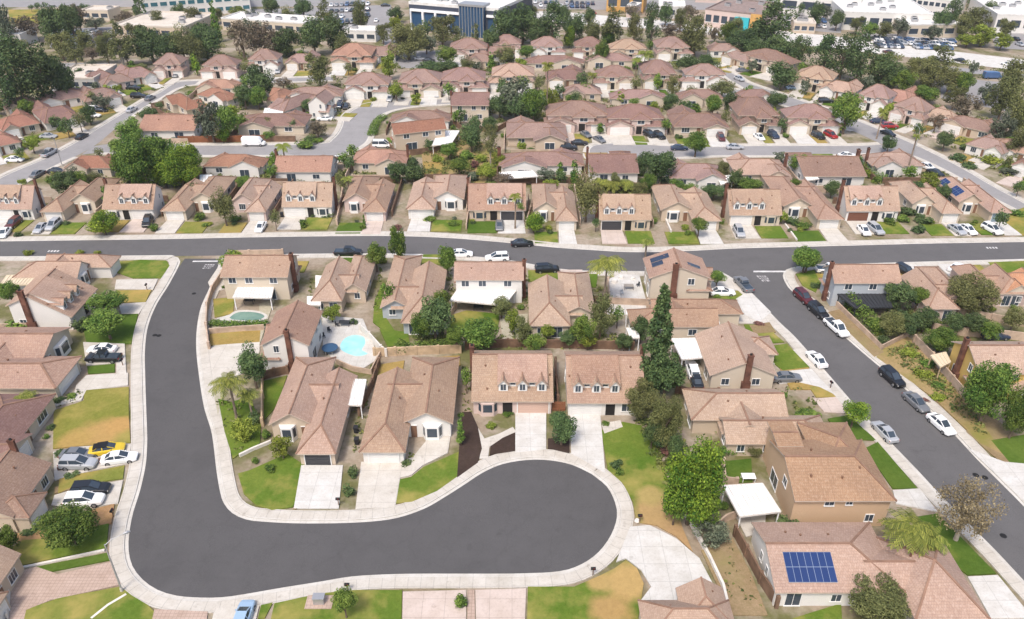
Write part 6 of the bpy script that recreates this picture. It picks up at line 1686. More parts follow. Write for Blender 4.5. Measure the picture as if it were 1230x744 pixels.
e, L = shed('glass_building', (172, 24), (302, 14), 60, 8, 'long teal glass building at the upper left', 'white_wall', 'roof_white', 2, bays=12, bandmat='teal_glass', units=8)
shed('flat_roofed_shop', (138, 45), (222, 48), 30, 4.5, 'low building with wide cream roof above the tree belt', 'beige_wall', 'roof_cream', 1, units=6)
shed('flat_roofed_shop', (268, 36), (368, 43), 14, 4.5, 'long narrow white-roofed building above the tree belt', 'cream_wall', 'roof_white', 1, units=5)
shed('warehouse', (1010, 36), (1116, 39), 42, 7, 'broad white-roofed warehouse nearest the freeway', 'white_wall', 'roof_white', 1, units=8)
shed('office_block', (1030, 11), (1140, 25), 22, 8, 'long two-storey white office with window strips', 'white_wall', 'roof_white', 2, bays=16, units=8)
shed('warehouse', (935, 16), (1030, 24), 34, 8, 'white warehouse with dark strip left of the window-strip office', 'white_wall', 'roof_white', 1, bays=4, units=6)
shed('shop', (1088, 46), (1160, 45), 16, 5, 'small cream shop behind the freeway car lot', 'cream_wall', 'roof_white', 1, units=3)
shed('shop', (1192, 39), (1290, 43), 40, 7, 'white building with rusty base at the upper right', 'white_wall', 'roof_white', 1, units=5)
shed('shop', (1195, 16), (1290, 18), 30, 8, 'white building with blue-grey windows at the far upper right', 'white_wall', 'roof_white', 1, bays=5, bandmat='teal_glass')
shed('restaurant', (952, 40), (978, 41), 10, 4, 'small tan building beside the freeway trees', 'beige_wall', 'roof_cream', 1, units=2)
e, L = shed('store', (845, 32), (912, 40), 30, 7, 'brown store with teal and orange corner panels', 'pink_wall', 'brown_roof', 1, bays=7, units=4)
m = MB(); m.box(L*.55, -.9, 0, L*.8, -.03, 5.6); link('teal_entrance', m.mesh('teal_entrance', ['teal_panel']), e)
m = MB(); m.box(L*.82, -.9, 0, L+.4, -.03, 7.4); link('orange_corner', m.mesh('orange_corner', ['orange_wall']), e)
shed('store', (728, 14), (772, 16), 20, 8, 'orange-walled store beyond the freeway', 'orange_wall', 'roof_cream', 1, units=3)
shed('shop', (790, 22), (822, 23), 14, 5, 'small pale grey building right of the orange store', 'grey_wall', 'roof_white', 1, units=2)
shed('shop', (752, 21), (764, 22), 8, 5, 'tiny pinkish building below the orange store', 'pink_wall', 'roof_white', 1, units=1)
shed('shop', (598, 15), (630, 16), 20, 6, 'white-roofed building above the tall dark trees', 'white_wall', 'roof_white', 1, units=2)
shed('shop', (415, 50), (452, 51), 9, 4, 'low white building with dark openings below the access road', 'white_wall', 'roof_white', 1, units=1)
shed('shop', (-10, 57), (28, 57), 12, 4.5, 'low white building behind the tree belt, left edge', 'white_wall', 'roof_white', 1, units=2)
shed('shop', (100, 24), (132, 25), 10, 4, 'low cream building below the grassy bank', 'cream_wall', 'roof_cream', 1, units=1)
shed('carport', (64, 108), (116, 108), 18, 3.4, 'grey flat-roofed block left of the rose roofs', 'grey_wall', 'roof_cream', 1, units=1)
shed('shop', (650, -2), (720, 0), 20, 6, 'low brownish building at the top edge', 'beige_wall', 'brown_roof', 1, units=2)
shed('shop', (835, 3), (905, 5), 20, 9, 'pinkish building at the top edge', 'pink_wall', 'roof_cream', 2, units=2)
# ------------------------------------------------------------------ patio covers, walls, fences, yard things
COV = [
 ([(285.6, 344), (329, 344), (326, 358), (279.5, 357.4)], 'white patio cover facing the green pool', 'white_metal'),
 ([(550, 347), (620, 349), (606, 367), (540, 361)], 'widest white patio cover, behind the white two-storey house', 'white_metal'),
 ([(411, 455), (440, 456), (434, 487), (404, 486)], 'white patio cover between the two tan bungalows', 'white_metal'),
 ([(379, 331), (409, 333), (402, 343), (379, 345)], 'white patio cover in the notch of the pool-side bungalow', 'white_metal'),
 ([(369, 356), (385, 356), (385, 367), (369, 366)], 'small white awning left of the turquoise pool', 'white_metal'),
 ([(752, 372), (776, 372), (776, 378), (752, 378)], 'narrow white awning under the rock garden', 'white_metal'),
 ([(782, 363), (812, 364), (813, 375), (783, 368)], 'white awning behind the tall conifer top', 'white_metal'),
 ([(752, 394), (766, 394), (768, 406), (757, 406)], 'small white awning left of the tall conifer', 'white_metal'),
 ([(806.6, 407), (838, 406), (852, 429), (819, 432)], 'large white patio roof over the parked vehicles', 'white_metal'),
 ([(868.5, 583.5), (916, 580.5), (938, 614.5), (888.6, 620.6)], 'big ribbed white patio cover beside the peach house', 'white_metal'),
 ([(1006, 353), (1066, 353), (1072, 369), (1027, 370)], 'charcoal patio cover behind the blue-grey house', 'charcoal'),
 ([(527, 157), (552, 157), (542, 173), (519, 175)], 'white patio cover beside the red cross-gabled house', 'white_metal'),
 ([(960, 204), (972, 204), (984, 215), (970, 217)], 'white patio cover beside the brown gabled bungalow', 'white_metal'),
 ([(1118, 427), (1136, 423), (1142, 435), (1130, 441)], 'cream canvas awning beside the yellow wall', 'tan_canvas'),
 ([(8, 331), (50, 329), (38, 342), (0, 342)], 'cream patio cover at the left frame edge', 'tan_canvas'),
 ([(599, 207), (640, 205), (646, 212), (606, 215)], 'white patio strip behind the large rose bungalow', 'white_metal'),
 ([(240, 210), (255, 210), (252, 219), (240, 219)], 'white awning beside the orange hipped bungalow', 'white_metal'),
 ([(318, 130), (340, 130), (340, 137), (316, 137)], 'white awning behind the long rose bungalow', 'white_metal'),
 ([(861, 213), (878, 210), (880, 218), (866, 222)], 'white awning at the corner of the rose bungalow', 'white_metal'),
 ([(-8, 420), (11, 420), (8, 429), (-8, 429)], 'white awning at the frame edge beside the brick chimney', 'white_metal'),
 ([(466, 467), (474, 466), (474, 476), (462, 478)], 'tiny white shed roof in the tan bungalow courtyard', 'white_metal'),
]
for q, lb, mt in COV: patio_cover(q, lb, mat=mt, post=mt if mt != 'tan_canvas' else 'pale_wood')
WALLS = [
 ('garden_wall', [(268, 333), (256, 352), (250, 372), (249, 396), (252, 420)], 'tan garden wall curving along the green pool yard', 'block_wall', 1.5),
 ('garden_wall', [(252, 402), (286, 399), (318, 397)], 'tan garden wall between pool hedge and dry lawn', 'block_wall', 1.2),
 ('garden_wall', [(316, 456), (316, 480), (316, 512)], 'pale garden wall beside the palms', 'pale_wood', 1.5),
 ('garden_wall', [(316, 456), (330, 452), (346, 449)], 'brown garden wall above the narrow back lawn', 'wood', 1.5),
 ('garden_wall', [(433, 398), (444, 408), (458, 424), (464, 428)], 'white garden wall right of the turquoise pool', 'white_block', 1.5),
 ('garden_wall', [(404, 437), (424, 446), (446, 450), (458, 426)], 'curved stone planter wall below the turquoise pool', 'block_wall', 1.0),
 ('wooden_fence', [(432, 500), (440, 482), (448, 464), (456, 440)], 'weathered fence between the two tan bungalows', 'wood', 1.6),
 ('wooden_fence', [(450, 428), (500, 426), (553, 424)], 'wooden fence behind the bungalow and hedge', 'pale_wood', 1.6),
 ('wooden_fence', [(667, 440), (668, 462), (670, 486)], 'wooden fence in the gap between the dormer houses', 'wood', 1.7),
 ('wooden_fence', [(560, 420), (610, 417), (668, 418), (760, 420)], 'long brown fence behind the two dormer houses', 'wood', 1.6),
 ('garden_wall', [(730, 342), (732, 366), (778, 368)], 'tan wall below the white rock garden', 'block_wall', 1.5),
 ('garden_wall', [(535, 402), (540, 384), (548, 370)], 'low wall beside the patio lawn', 'block_wall', 1.4),
 ('garden_wall', [(634, 410), (640, 392), (648, 376)], 'low wall left of the tan bungalow gable', 'block_wall', 1.4),
 ('garden_wall', [(988, 352), (1012, 376), (1040, 403), (1058, 421), (1091, 404)], 'long tan wall along the side street below the hedge', 'block_wall', 1.1),
 ('garden_wall', [(1097, 413), (1118, 434), (1142, 462), (1160, 483)], 'tan wall above the weedy slope', 'block_wall', 1.7),
 ('wooden_fence', [(882, 644), (895, 668), (912, 700), (932, 730)], 'wooden fence left of the solar house', 'wood', 1.8),
 ('garden_wall', [(815, 606), (835, 640), (852, 672), (868, 706), (876, 740)], 'low pale wall along the wide white drive', 'white_block', .7),
 ('garden_wall', [(868, 560), (870, 582), (884, 584)], 'short wall enclosing the deep green back lawn', 'block_wall', 1.4),
 ('garden_wall', [(812, 472), (828, 476), (862, 476)], 'wooden-toned wall behind the tan bungalow', 'wood', 1.5),
 ('garden_wall', [(70, 566), (106, 558), (150, 549)], 'low red wall below the parked cars by the yellow car', 'brick', .6),
 ('wooden_fence', [(216, 171.5), (250, 171), (290, 170.5), (322, 170)], 'reddish fence above the parked white van', 'rust', 1.8),
 ('garden_wall', [(276, 308.5), (300, 308), (340, 307)], 'low wall between cross street and cream two-storey house', 'block_wall', 1.4),
 ('wooden_fence', [(232, 243), (236, 226), (240, 214)], 'dark fence left of the orange hipped bungalow', 'wood', 1.6),
 ('garden_wall', [(490, 218), (515, 218), (530, 217)], 'dark fence below the round dark tree and dry yard', 'wood', 1.8),
 ('garden_wall', [(560, 276), (563, 256), (566, 238)], 'low wall right of the eighth cross-street house', 'block_wall', 1.2),
 ('garden_wall', [(632, 272), (637, 255), (641, 238)], 'low wall right of the dark-garage dormer house', 'block_wall', 1.4),
 ('garden_wall', [(798, 262), (806, 280)], 'white low wall dividing two cross-street lawns', 'white_block', .6),
 ('garden_wall', [(405, 270), (409, 250), (412, 232)], 'low wall right of the sixth cross-street house', 'block_wall', 1.4),
 ('garden_wall', [(943, 270), (957, 289)], 'pale edging wall dividing the two bright front lawns', 'white_block', .3),
 ('garden_wall', [(1120, 398), (1160, 404), (1200, 406), (1250, 412)], 'tan wall behind the yellow house', 'block_wall', 1.6),
 ('garden_wall', [(1150, 378), (1190, 386), (1230, 392)], 'tan wall below the open-crowned tree', 'block_wall', 1.5),
 ('garden_wall', [(10, 744), (12, 712), (14, 694)], 'white low wall beside the paver drive', 'white_block', .8),
 ('garden_wall', [(22, 684), (70, 674), (126, 662)], 'thin pale edging between lawn and narrow grass strip', 'white_block', .25),
 ('garden_wall', [(110, 744), (130, 728), (152, 715)], 'thin pale edging crossing the bottom lawn', 'white_block', .2),
 ('garden_wall', [(288, 549), (304, 541), (326, 532)], 'pale edging between the palm garden and round lawn', 'white_block', .5),
 ('wooden_fence', [(545, 150), (556, 158), (598, 158), (612, 150)], 'fence behind the rose bungalow by the dark round tree', 'wood', 1.5),
 ('garden_wall', [(-10, 398), (40, 396), (66, 392)], 'tan wall below the cream gable of the corner house', 'block_wall', 1.4),
 ('garden_wall', [(855, 640), (872, 626), (884, 622)], 'short tan wall below the ribbed patio cover', 'block_wall', 1.2),
]
for nm, q, lb, mt, h in WALLS: wall_line(nm, q, lb, 'fence' if 'fence' in nm else 'wall', mt, h, .22 if h > .7 else .3, posts=2.6 if nm == 'wooden_fence' else (6 if h > 1.3 else None))

def prop(name, px, py, label, cat, parts, rz=0, z=0, group=None):
    p = P(px, py); e = thing(name, (p.x, p.y, z), rz)
    for nm, mb, mats in parts: link(nm, mb.mesh(nm, mats), e)
    tag(e, label, cat, group or f"{cat} in the yards and street"); return e
def box_mb(*b, mi=0): m = MB(); m.box(*b, mi, True); return m
# street lamps: curved arm over the road
def lamp(px, py, ang, label, H=7.5):
    m = MB(); m.tube([(0, 0, 0), (0, 0, H*.6), (0, 0, H)], [.11, .09, .07], 8)
    ar = MB(); ar.tube([(0, 0, H-.1), (.8, 0, H+.35), (2.2, 0, H+.45)], [.05, .045, .04], 6)
    hd = MB(); hd.tube([(2.0, 0, H+.45), (2.4, 0, H+.43), (2.75, 0, H+.4)], [.1, .17, .08], 8)
    ln = box_mb(2.2, -.1, H+.24, 2.6, .1, H+.3); b_ = MB(); b_.tube([(0, 0, 0), (0, 0, .5)], [.2, .16], 10)
    prop('street_lamp', px, py, label, 'street lamp', [('pole', m, ['metal']), ('arm', ar, ['metal']), ('lamp_head', hd, ['metal']), ('lens', ln, ['lamp_glass']), ('base', b_, ['drive'])], ang, .15, 'street lamps')
lamp(147, 711, .6, 'street lamp on the outer corner of the curved street')
lamp(722, 302, -UP, 'street lamp on the cross street beside the tall palm') if False else None
lamp(268, 372-6, math.pi, 'street lamp beside the green pool yard wall') if False else None
lamp(1096, 190, UP, 'street lamp at the diagonal avenue by the dark round tree')
lamp(75, 200, 2.2, 'street lamp on the near side of the left avenue')
# mailboxes
def mailbox(px, py, label, rz=0):
    po = box_mb(-.05, -.05, 0, .05, .05, 1.0); bx = MB(); bx.tube([(-.28, 0, 1.13), (.28, 0, 1.13)], [.16, .16], 10); bx.box(-.28, -.16, 1.0, .28, .16, 1.13, 0, True)
    fl = box_mb(.05, -.2, 1.1, .09, -.17, 1.35)
    prop('mailbox', px, py, label, 'mailbox', [('post', po, ['wood']), ('box', bx, ['black']), ('flag', fl, ['tail_glass'])], rz, .15, 'kerbside mailboxes')
mailbox(177, 349, 'kerbside mailbox on the corner lawn strip', UP); mailbox(148, 440, 'kerbside mailbox beside the dark pickup drive', UP); mailbox(137, 622, 'kerbside mailbox by the reddish bed', UP)
mailbox(712, 692, 'kerbside mailbox at the turning circle lower lawn'); mailbox(997, 467, 'kerbside mailbox by the yellow side street strip', SIDE); mailbox(768, 628, 'kerbside mailbox where the wide white drive begins')
mailbox(407, 608, 'kerbside mailbox beside the clipped driveway bushes'); mailbox(418, 711, 'kerbside mailbox below the curved street')
# utility box on its pad
ub = box_mb(-.6, -.4, .1, .6, .4, 1.0); pd = box_mb(-1.5, -.9, 0, 1.5, .9, .1); ldr = box_mb(-.66, -.46, 1.0, .66, .46, 1.06)
prop('utility_box', 384, 725, 'grey utility box on a brick-edged pad in the front lawn', 'utility box', [('cabinet', ub, ['metal']), ('lid', ldr, ['metal']), ('pad', pd, ['pavers'])], 0, .16)
# wheeled bins
def bin_(px, py, label, mat='bin_black', rz=0):
    b_ = MB(); q0 = [(-.25, -.28, .1), (.25, -.28, .1), (.25, .28, .1), (-.25, .28, .1)]; q1 = [(-.3, -.36, 1.0), (.3, -.36, 1.0), (.3, .36, 1.0), (-.3, .36, 1.0)]
    for k in range(4): b_.face([q0[k], q0[(k+1) % 4], q1[(k+1) % 4], q1[k]])
    ld = MB(); ld.slab([(-.33, -.4, 1.06), (.33, -.4, 1.06), (.33, .38, 1.1), (-.33, .38, 1.1)], .06)
    out = [('body', b_, [mat]), ('lid', ld, [mat])]
    for s in (-1, 1): w_ = MB(); w_.tube([(s*.3, .3, .12), (s*.24, .3, .12)], [.12, .12], 8); out.append(('wheel', w_, ['rubber']))
    prop('wheeled_bin', px, py, label, 'bin', out, rz, .05, 'wheeled rubbish bins')
bin_(669, 480, 'black wheeled bin in the gap between the dormer houses'); bin_(668, 492, 'green wheeled bin beside the rust gate between dormer houses', 'bin_green')
bin_(339, 261, 'black wheeled bin left of the sixth cross-street house'); bin_(716, 268, 'black wheeled bin left of the dark-garage house')
bin_(428, 520, 'black wheeled bin in the passage right of the open garage'); bin_(429, 534, 'blue-black wheeled bin nearest the open garage', 'navy' if 'navy' in MATS else 'bin_black')
bin_(1061, 342, 'black wheeled bin beside the rose bungalow drive')
# gate between the dormer houses
g = MB()
for k in range(6): g.box(-1.0+k*.335, -.03, .1, -1.0+k*.335+.315, .03, 1.75)
r = box_mb(-1.0, -.07, .4, 1.0, -.032, .52); r2 = box_mb(-1.0, -.07, 1.35, 1.0, -.032, 1.47)
prop('side_gate', 671, 494, 'rust-coloured wooden gate between the dormer houses', 'gate', [('boards', g, ['rust']), ('rail', r, ['rust']), ('rail', r2, ['rust'])])
# trampoline-like round cover and furniture by the pool
tr = MB(); tr.tube([(0, 0, .82), (0, 0, .9)], [1.1, 1.1], 24); rim_ = MB()
for k in range(24):
    a, b_ = k*2*math.pi/24, (k+1)*2*math.pi/24; rim_.bar((1.2*math.cos(a), 1.2*math.sin(a), .86), (1.2*math.cos(b_), 1.2*math.sin(b_), .86), .26, .06)
parts = [('mat', tr, ['blue_cover']), ('rim', rim_, ['blue_cover'])]
for k in range(6): a = k*1.047; parts.append(('leg', box_mb(1.1*math.cos(a)-.04, 1.1*math.sin(a)-.04, 0, 1.1*math.cos(a)+.04, 1.1*math.sin(a)+.04, .84), ['metal']))
prop('trampoline', 397, 424, 'round blue trampoline left of the turquoise pool', 'trampoline', parts, 0, .17)
def table_set(px, py, label, mat='charcoal', rz=0):
    t = box_mb(-.9, -.55, .70, .9, .55, .76); out = [('tabletop', t, [mat])]
    for x, y in ((-.8, -.45), (.8, -.45), (.8, .45), (-.8, .45)): out.append(('leg', box_mb(x-.04, y-.04, 0, x+.04, y+.04, .70), [mat]))
    prop('patio_table', px, py, label, 'table', out, rz, .17, 'garden furniture')
def chair_(px, py, label, rz=0, mat='charcoal'):
    out = [('seat', box_mb(-.25, -.25, .40, .25, .25, .47), [mat]), ('backrest', box_mb(-.25, .2, .47, .25, .26, .95), [mat])]
    for x, y in ((-.22, -.22), (.22, -.22), (.22, .22), (-.22, .22)): out.append(('leg', box_mb(x-.025, y-.025, 0, x+.025, y+.025, .40), [mat]))
    prop('patio_chair', px, py, label, 'chair', out, rz, .17, 'garden furniture')
table_set(414, 392, 'dark patio table above the turquoise pool'); chair_(405, 393, 'dark patio chair left of the poolside table', 1.57); chair_(424, 391, 'dark patio chair right of the poolside table', -1.57)
chair_(396, 400, 'dark lounge chair on the pool deck left edge', .8); chair_(389, 407, 'dark lounge chair behind the blue trampoline', .6)
table_set(755, 348, 'dark fire-pit table in the white rock garden', 'cushion'); chair_(747, 355, 'curved seat in the white rock garden', .4, 'bluegrey_wall'); chair_(766, 345, 'dark seat right of the fire-pit table', -1.2)
table_set(898, 578, 'white patio table above the ribbed patio cover', 'white_metal'); table_set(1040, 376, 'dark table under the charcoal patio cover')
table_set(300, 365, 'dark table under the pool-facing patio cover'); table_set(575, 373, 'dark table under the widest patio cover')
table_set(1004, 712, 'blue-grey covered grill table by the solar house', 'bluegrey_wall')
# white rock garden stones and path-side rocks
def rocks(pts, label, mat='white_block'):
    for i, (px, py, r) in enumerate(pts):
        p = P(px, py); m = MB(); g = random.Random(i); k = 7
        ring = lambda z, s: [(r*s*math.cos(a*6.283/k)*(.8+.4*g.random()), r*s*math.sin(a*6.283/k)*(.8+.4*g.random()), z) for a in range(k)]
        a, b_ = ring(0, 1), ring(r*.7, .7)
        for j in range(k): m.face([a[j], a[(j+1) % k], b_[(j+1) % k], b_[j]])
        m.face(b_)
        o = link('boulder', m.mesh('boulder', [mat])); o.location = (p.x, p.y, .14); tag(o, label.format(ORD[i+1]), 'rock', 'garden boulders')
rocks([(738, 340, .7), (746, 335, .6), (760, 336, .5), (742, 358, .6)], '{} pale boulder from left in the white rock garden' if False else 'pale boulder edging the white rock garden, {} laid')
# meter pedestal of the white entry by the turning circle, pavement stones
rocks([(765, 627, .35)], 'pale boulder at the turning circle lawn edge, {} by the drive')
# ------------------------------------------------------------------ planting and party walls round the houses of the rows
def inside(p, poly):
    r = False; j = len(poly)-1
    for i in range(len(poly)):
        a, b_ = poly[i], poly[j]
        if (a.y > p.y) != (b_.y > p.y) and p.x < (b_.x-a.x)*(p.y-a.y)/(b_.y-a.y)+a.x: r = not r
        j = i
    return r
FOOT = []
for h in HOUSES:
    for a, b_, c, d in h['t'].foot:
        q = [local(h, a-.5, b_-.5), local(h, c+.5, b_-.5), local(h, c+.5, d+.5), local(h, a-.5, d+.5)]; FOOT.append(q)
def free(p, m=.8):
    for dx, dy in ((0, 0), (m, 0), (-m, 0), (0, m), (0, -m)):
        q = Vector((p.x+dx, p.y+dy, 0))
        if any(inside(q, f) for f in FOOT) or any(inside(q, f) for f in ROADS): return False
    return all((p-t['o'].location).length > m*1.3 for t in TREES)
yr = random.Random(11)
def sow(hs, n_sh, n_tr, rmax=1.0, tall=1.0):
    for h in hs:
        W2, D = h['t'].W/2, h['t'].D; g = -1 if (h['mir'] == 0) else 1
        k = 0; tries = 0
        while k < n_sh and tries < 40:
            tries += 1; z = yr.random()
            if z < .35: x, y = -g*yr.uniform(.5, W2+1), yr.uniform(-2.6, .5)
            elif z < .65: x, y = yr.choice((-1, 1))*(W2+yr.uniform(.9, 1.8)/h['lx']), yr.uniform(-3, D)
            else: x, y = yr.uniform(-W2, W2), D+yr.uniform(1.2, 5)/h['ly']
            p = local(h, x, y); R = yr.uniform(.55, 1.15)*rmax
            if not free(p, R*.8): continue
            plant(yr.choice(['shrub', 'shrub', 'dkshrub', 'yshrub', 'greyshrub', 'shrub', 'flower' if yr.random() < .4 else 'dkshrub']), p, .0, R, R*yr.uniform(1.0, 1.6)); k += 1
        k = 0; tries = 0
        while k < n_tr and tries < 30:
            tries += 1
            x, y = (yr.uniform(-W2, W2), D+yr.uniform(1.5, 5)/h['ly']) if yr.random() < .6 else (yr.choice((-1, 1))*(W2+yr.uniform(1.2, 2.2)/h['lx']), yr.uniform(-3, D+2))
            p = local(h, x, y); R = yr.uniform(1.1, 2.1)*rmax
            if not free(p, R*.7): continue
            plant(yr.choice(['broad', 'olive', 'yellow', 'dark', 'round', 'grey', 'broad', 'cypress']), p, .6, R, R*yr.uniform(1.3, 2.2)*tall); k += 1
sow(rowA, 2, 0, 1.0); sow(rowB, 2, 1, 1.1); sow(rowC, 3, 1, 1.15); sow(rowD, 2, 1, 1.2); sow(rowS, 2, 1, 1.2); sow(rowF, 1, 1, 1.2); sow(rowFs, 1, 1, 1.2); sow(rowG, 1, 1, 1.2); sow(rowE, 2, 1, 1.2); sow(rowW, 2, 1, 1.2); sow(rowK, 2, 1, 1.2)
sow(S2+S3+S4+S5+S6+S7+S8+S9+S10, 2, 0, .9); sow(M2+M3+M1+Q1+Q2+Q3+[Q4, Q5]+N1+N2+N3+N4, 2, 0, .75)
# party walls between neighbouring lots
def party(hs, what, mat='block_wall', h_=1.6):
    for h in hs:
        W2, D = h['t'].W/2, h['t'].D; x = W2+1.0/h['lx']
        pts = [local(h, x, y) for y in (2.5, D*.5, D+3.5/h['ly'])]
        if any(any(inside(p, f) for f in FOOT+ROADS) for p in pts): continue
        wood = yr.random() < .4; side = 'right' if abs(h['rot']) < 1 else 'left'
        wall_line('wooden_fence' if wood else 'garden_wall', pts, f"{'brown boundary fence' if wood else 'tan boundary wall'} {side} of the {h['ref']}", 'fence' if wood else 'wall', 'wood' if wood else mat, h_, .2, px=False)
        q = [local(h, a, D+3.6/h['ly']) for a in (-W2*.9, 0, W2*.9)]
        if not any(any(inside(p, f) for f in FOOT+ROADS) for p in q):
            wall_line('wooden_fence' if wood else 'garden_wall', q, f"{'brown back fence' if wood else 'tan back wall'} beyond the {h['ref']}" if side == 'right' else f"{'brown back fence' if wood else 'tan back wall'} before the {h['ref']}", 'fence' if wood else 'wall', 'wood' if wood else mat, h_, .2, px=False)
party(rowA, 'A'); party(rowB, 'B'); party(rowC, 'C'); party(rowD, 'D'); party(rowK, 'K'); party(rowE, 'E'); party(rowW, 'W')

# low rough growth, weeds and ground cover that nobody could count: one leafy mass over yards and slopes
cl = []; ur = random.Random(21)
def spot(p, m=.4):
    return not any(inside(p, f) for f in FOOT) and not any(inside(p, f) for f in ROADS)
AREAS = [([(424, 500), (434, 470), (444, 440), (452, 440), (440, 500), (434, 545), (424, 545)], 40, .5), ([(556, 440), (565, 440), (565, 496), (556, 496)], 26, .5), ([(364, 380), (375, 330), (380, 330), (372, 384)], 20, .5), ([(452, 320), (458, 320), (456, 380), (450, 380)], 26, .6), ([(536, 320), (544, 320), (544, 372), (536, 372)], 30, .6), ([(628, 330), (636, 330), (634, 372), (626, 372)], 24, .5), ([(714, 340), (726, 346), (722, 400), (708, 400)], 34, .7), ([(640, 408), (700, 402), (704, 412), (640, 414)], 40, .6), ([(900, 470), (960, 466), (990, 486), (960, 496)], 30, .6), ([(476, 556), (496, 546), (500, 552), (484, 562)], 12, .5), ([(62, 478), (100, 470), (100, 480), (64, 490)], 22, .5), ([(20, 634), (70, 622), (116, 612), (100, 630), (40, 644)], 24, .5),
         ([(1062, 424), (1092, 410), (1158, 484), (1196, 530), (1176, 522), (1122, 470)], 110, 1.0), ([(505, 165), (545, 158), (602, 182), (606, 226), (560, 232), (512, 222)], 170, 1.5), ([(764, 506), (806, 512), (822, 540), (812, 612), (796, 570)], 90, 1.1),
         ([(500, 356), (540, 366), (552, 418), (500, 420)], 70, 1.0), ([(560, 400), (745, 402), (745, 418), (560, 418)], 120, .9), ([(1060, 374), (1186, 372), (1190, 396), (1100, 404)], 130, 1.1), ([(842, 640), (880, 650), (918, 736), (876, 738)], 30, .5),
         ([(262, 484), (300, 476), (312, 530), (284, 550)], 34, .7), ([(640, 226), (860, 226), (860, 238), (640, 236)], 120, 1.3), ([(60, 208), (240, 212), (236, 228), (60, 226)], 110, 1.3), ([(410, 208), (500, 204), (500, 220), (410, 222)], 60, 1.2),
         ([(860, 218), (1140, 206), (1140, 238), (860, 236)], 150, 1.3), ([(0, 20), (430, 40), (430, 66), (0, 120)], 170, 2.2), ([(590, 36), (930, 40), (1240, 84), (1240, 130), (1040, 108), (900, 66), (590, 52)], 210, 2.2), ([(420, 72), (900, 76), (900, 104), (420, 104)], 190, 1.6), ([(560, 118), (860, 112), (860, 132), (560, 150)], 170, 1.6),
         ([(-20, 100), (150, 90), (150, 130), (-20, 190)], 90, 1.5), ([(160, 100), (420, 92), (420, 165), (160, 170)], 170, 1.5), ([(900, 118), (1060, 150), (1240, 230), (1240, 160), (960, 84)], 150, 1.6), ([(240, 205), (420, 205), (420, 226), (240, 222)], 90, 1.3)]
for poly, n_, rad in AREAS:
    w_ = pxs(poly); x0, x1 = min(p.x for p in w_), max(p.x for p in w_); y0, y1 = min(p.y for p in w_), max(p.y for p in w_); k = 0; tr_ = 0
    while k < n_ and tr_ < n_*12:
        tr_ += 1; p = Vector((ur.uniform(x0, x1), ur.uniform(y0, y1), 0))
        if not inside(p, w_) or not spot(p): continue
        r = rad*ur.uniform(.35, 1.0); cl.append((p.x, p.y, r*.3, r, r*.55, ur.random()*.75+.1)); k += 1
me = leaf_mesh('undergrowth', cl, 95000, .34, 'leaf_ground', .8, .4, asp=1.0)
o = link('undergrowth', me); o['kind'] = 'stuff'; tag(o, 'low green and olive undergrowth in the yards, along fences and on slopes', 'undergrowth')
# ------------------------------------------------------------------ beyond 300 trees the smallest ones read as one wood: a single leafy object
small = sorted([t for t in TREES if t['o'].name.split('.')[0] == 'tree'], key=lambda t: -t['w'])[285:]
mats_ = []; V = []; Tn = []; MI = []
gq = np.random.default_rng(3)
for t in small:
    e = t['o']; loc = np.array(e.location); rz = e.rotation_euler.z
    for ch in list(e.children):
        me = ch.data; s_ = np.array(ch.scale); c0 = np.array(ch.location)
        n_ = len(me.polygons)
        if ch.name.startswith('crown'):
            v = np.empty(len(me.vertices)*3, 'f'); me.vertices.foreach_get('co', v); q = v.reshape(-1, 4, 3)
            tn = np.empty(n_, 'f'); me.attributes['tone'].data.foreach_get('value', tn)
            k = gq.choice(n_, min(n_, 800), replace=False); q = q[k]; tn = tn[k]
            m_ = q.mean(1, keepdims=True); q = m_+(q-m_)*(1.9 if n_ > 1600 else 1.3)
        else:
            m0 = MB(); m0.tube([(0, 0, 0), (.2, .1, 5), (.4, -.2, 10)], [1.1, .8, .4], 5, cap=False)
            q = np.array(m0.v, 'f').reshape(-1, 4, 3); tn = np.zeros(len(q), 'f')
        mt = me.materials[0]
        if mt not in mats_: mats_.append(mt)
        q = q*s_+c0; c, s = math.cos(rz), math.sin(rz)
        x = q[..., 0]*c-q[..., 1]*s+loc[0]; y = q[..., 0]*s+q[..., 1]*c+loc[1]
        V.append(np.stack([x, y, q[..., 2]+loc[2]], -1).reshape(-1, 3)); Tn.append(tn); MI.append(np.full(len(tn), mats_.index(mt), 'i'))
        bpy.data.objects.remove(ch)
    TREES.remove(t); LABELLED[:] = [l for l in LABELLED if l[0] is not e]; bpy.data.objects.remove(e)
if small:
    v = np.concatenate(V); tn = np.concatenate(Tn); mi = np.concatenate(MI); n_ = len(tn)
    me = bpy.data.meshes.new('woodland'); me.vertices.add(n_*4); me.vertices.foreach_set('co', v.astype('f').ravel())
    me.loops.add(n_*4); me.loops.foreach_set('vertex_index', np.arange(n_*4, dtype='i')); me.polygons.add(n_); me.polygons.foreach_set('loop_start', np.arange(0, n_*4, 4, dtype='i'))
    for mt in mats_: me.materials.append(mt)
    me.polygons.foreach_set('material_index', mi); a = me.attributes.new('tone', 'FLOAT', 'FACE'); a.data.foreach_set('value', tn); me.update(calc_edges=True)
    o = link('woodland', me); o['kind'] = 'stuff'; tag(o, 'scattered small trees among and beyond the far houses', 'woodland')
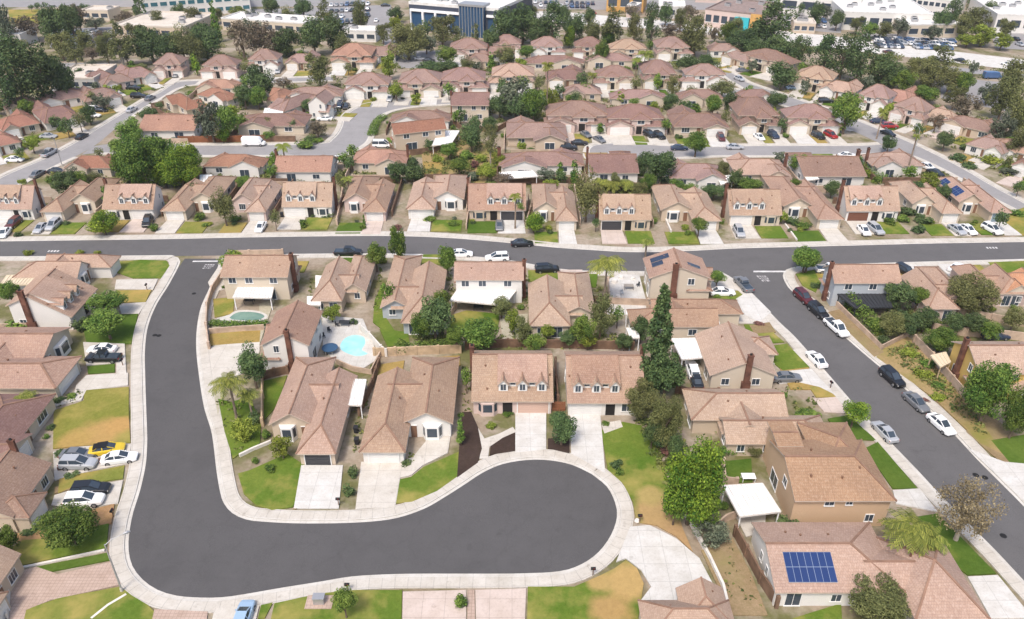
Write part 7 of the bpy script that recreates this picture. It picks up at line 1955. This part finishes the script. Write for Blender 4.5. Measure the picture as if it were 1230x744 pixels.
# thin haze over the whole place
hz = MB(); hz.box(-880, -50, -1, 880, 1480, CH+8, 0, True)
o = link('haze', hz.mesh('haze', [])); o['kind'] = 'stuff'; tag(o, 'thin pale haze over the distant houses', 'haze')
m = bpy.data.materials.new('haze'); m.use_nodes = True; m.node_tree.nodes.clear()
ou = m.node_tree.nodes.new('ShaderNodeOutputMaterial'); vo = m.node_tree.nodes.new('ShaderNodeVolumePrincipled')
vo.inputs['Density'].default_value = .00012; vo.inputs['Color'].default_value = (.93, .95, 1, 1); vo.inputs['Anisotropy'].default_value = .2
m.node_tree.links.new(vo.outputs[0], ou.inputs['Volume']); o.data.materials.append(m)
# ------------------------------------------------------------------ the labels of the trees that were not named by hand
def rel(c, h):
    dx = c[0]-h['c'][0]; dy = c[1]-h['c'][1]; b_ = h['box']
    if c[0] < b_[0]+4 and abs(dy) < (b_[3]-b_[1])*.75: return 'left of'
    if c[0] > b_[2]-4 and abs(dy) < (b_[3]-b_[1])*.75: return 'right of'
    return 'behind' if dy < 0 else 'before'
SPOT = [((0, 45, 95, 130), 'in the dark belt at the left edge'), ((0, 0, 170, 75), 'among the lots at the upper left'), ((170, 0, 430, 72), 'in the belt below the teal glass building'), ((430, 0, 600, 58), 'around the dark glass office'),
        ((595, 0, 700, 52), 'behind the farthest row of houses'), ((700, 0, 830, 50), 'below the orange store'), ((830, 0, 945, 52), 'around the brown store'), ((900, 40, 1105, 105), 'in the dark belt along the freeway'), ((945, 0, 1230, 66), 'among the white warehouses'), ((1100, 60, 1230, 185), 'beside the freeway service road'),
        ((500, 155, 606, 225), 'on the overgrown slope beside red roofs'), ((590, 95, 672, 150), 'in the grey-green clump mid-scene')]
for t in TREES:
    if not t['auto']: continue
    c = t['c']; w_ = KINDWORD[t['kind']]; sp = next((s for b_, s in SPOT if b_[0] <= c[0] <= b_[2] and b_[1] <= c[1] <= b_[3]), None)
    if sp: t['lab'] = f"{w_} {sp}"
    else:
        h = min((h for h in HOUSES if h['ref']), key=lambda h: math.hypot((max(h['box'][0]-c[0], 0, c[0]-h['box'][2]))*1.0+abs(h['c'][0]-c[0])*.25, (max(h['box'][1]-c[1], 0, c[1]-h['box'][3]))*1.6+abs(h['c'][1]-c[1])*.4))
        t['lab'] = f"{w_} {rel(c, h)} the {h['ref']}"
by = {}
for t in TREES:
    if t['auto']: by.setdefault(t['lab'], []).append(t)
for lab, l in by.items():
    l.sort(key=lambda t: t['c'][0])
    for i, t in enumerate(l):
        s = lab if len(l) == 1 else (('left' if i == 0 else 'right') if len(l) == 2 else (['leftmost']+ORD[2:20])[i])+' '+lab
        if len(l) == 2: s = lab.replace(' ', ' ', 1); s = ('left-hand ' if i == 0 else 'right-hand ')+lab
        t['o']['label'] = s
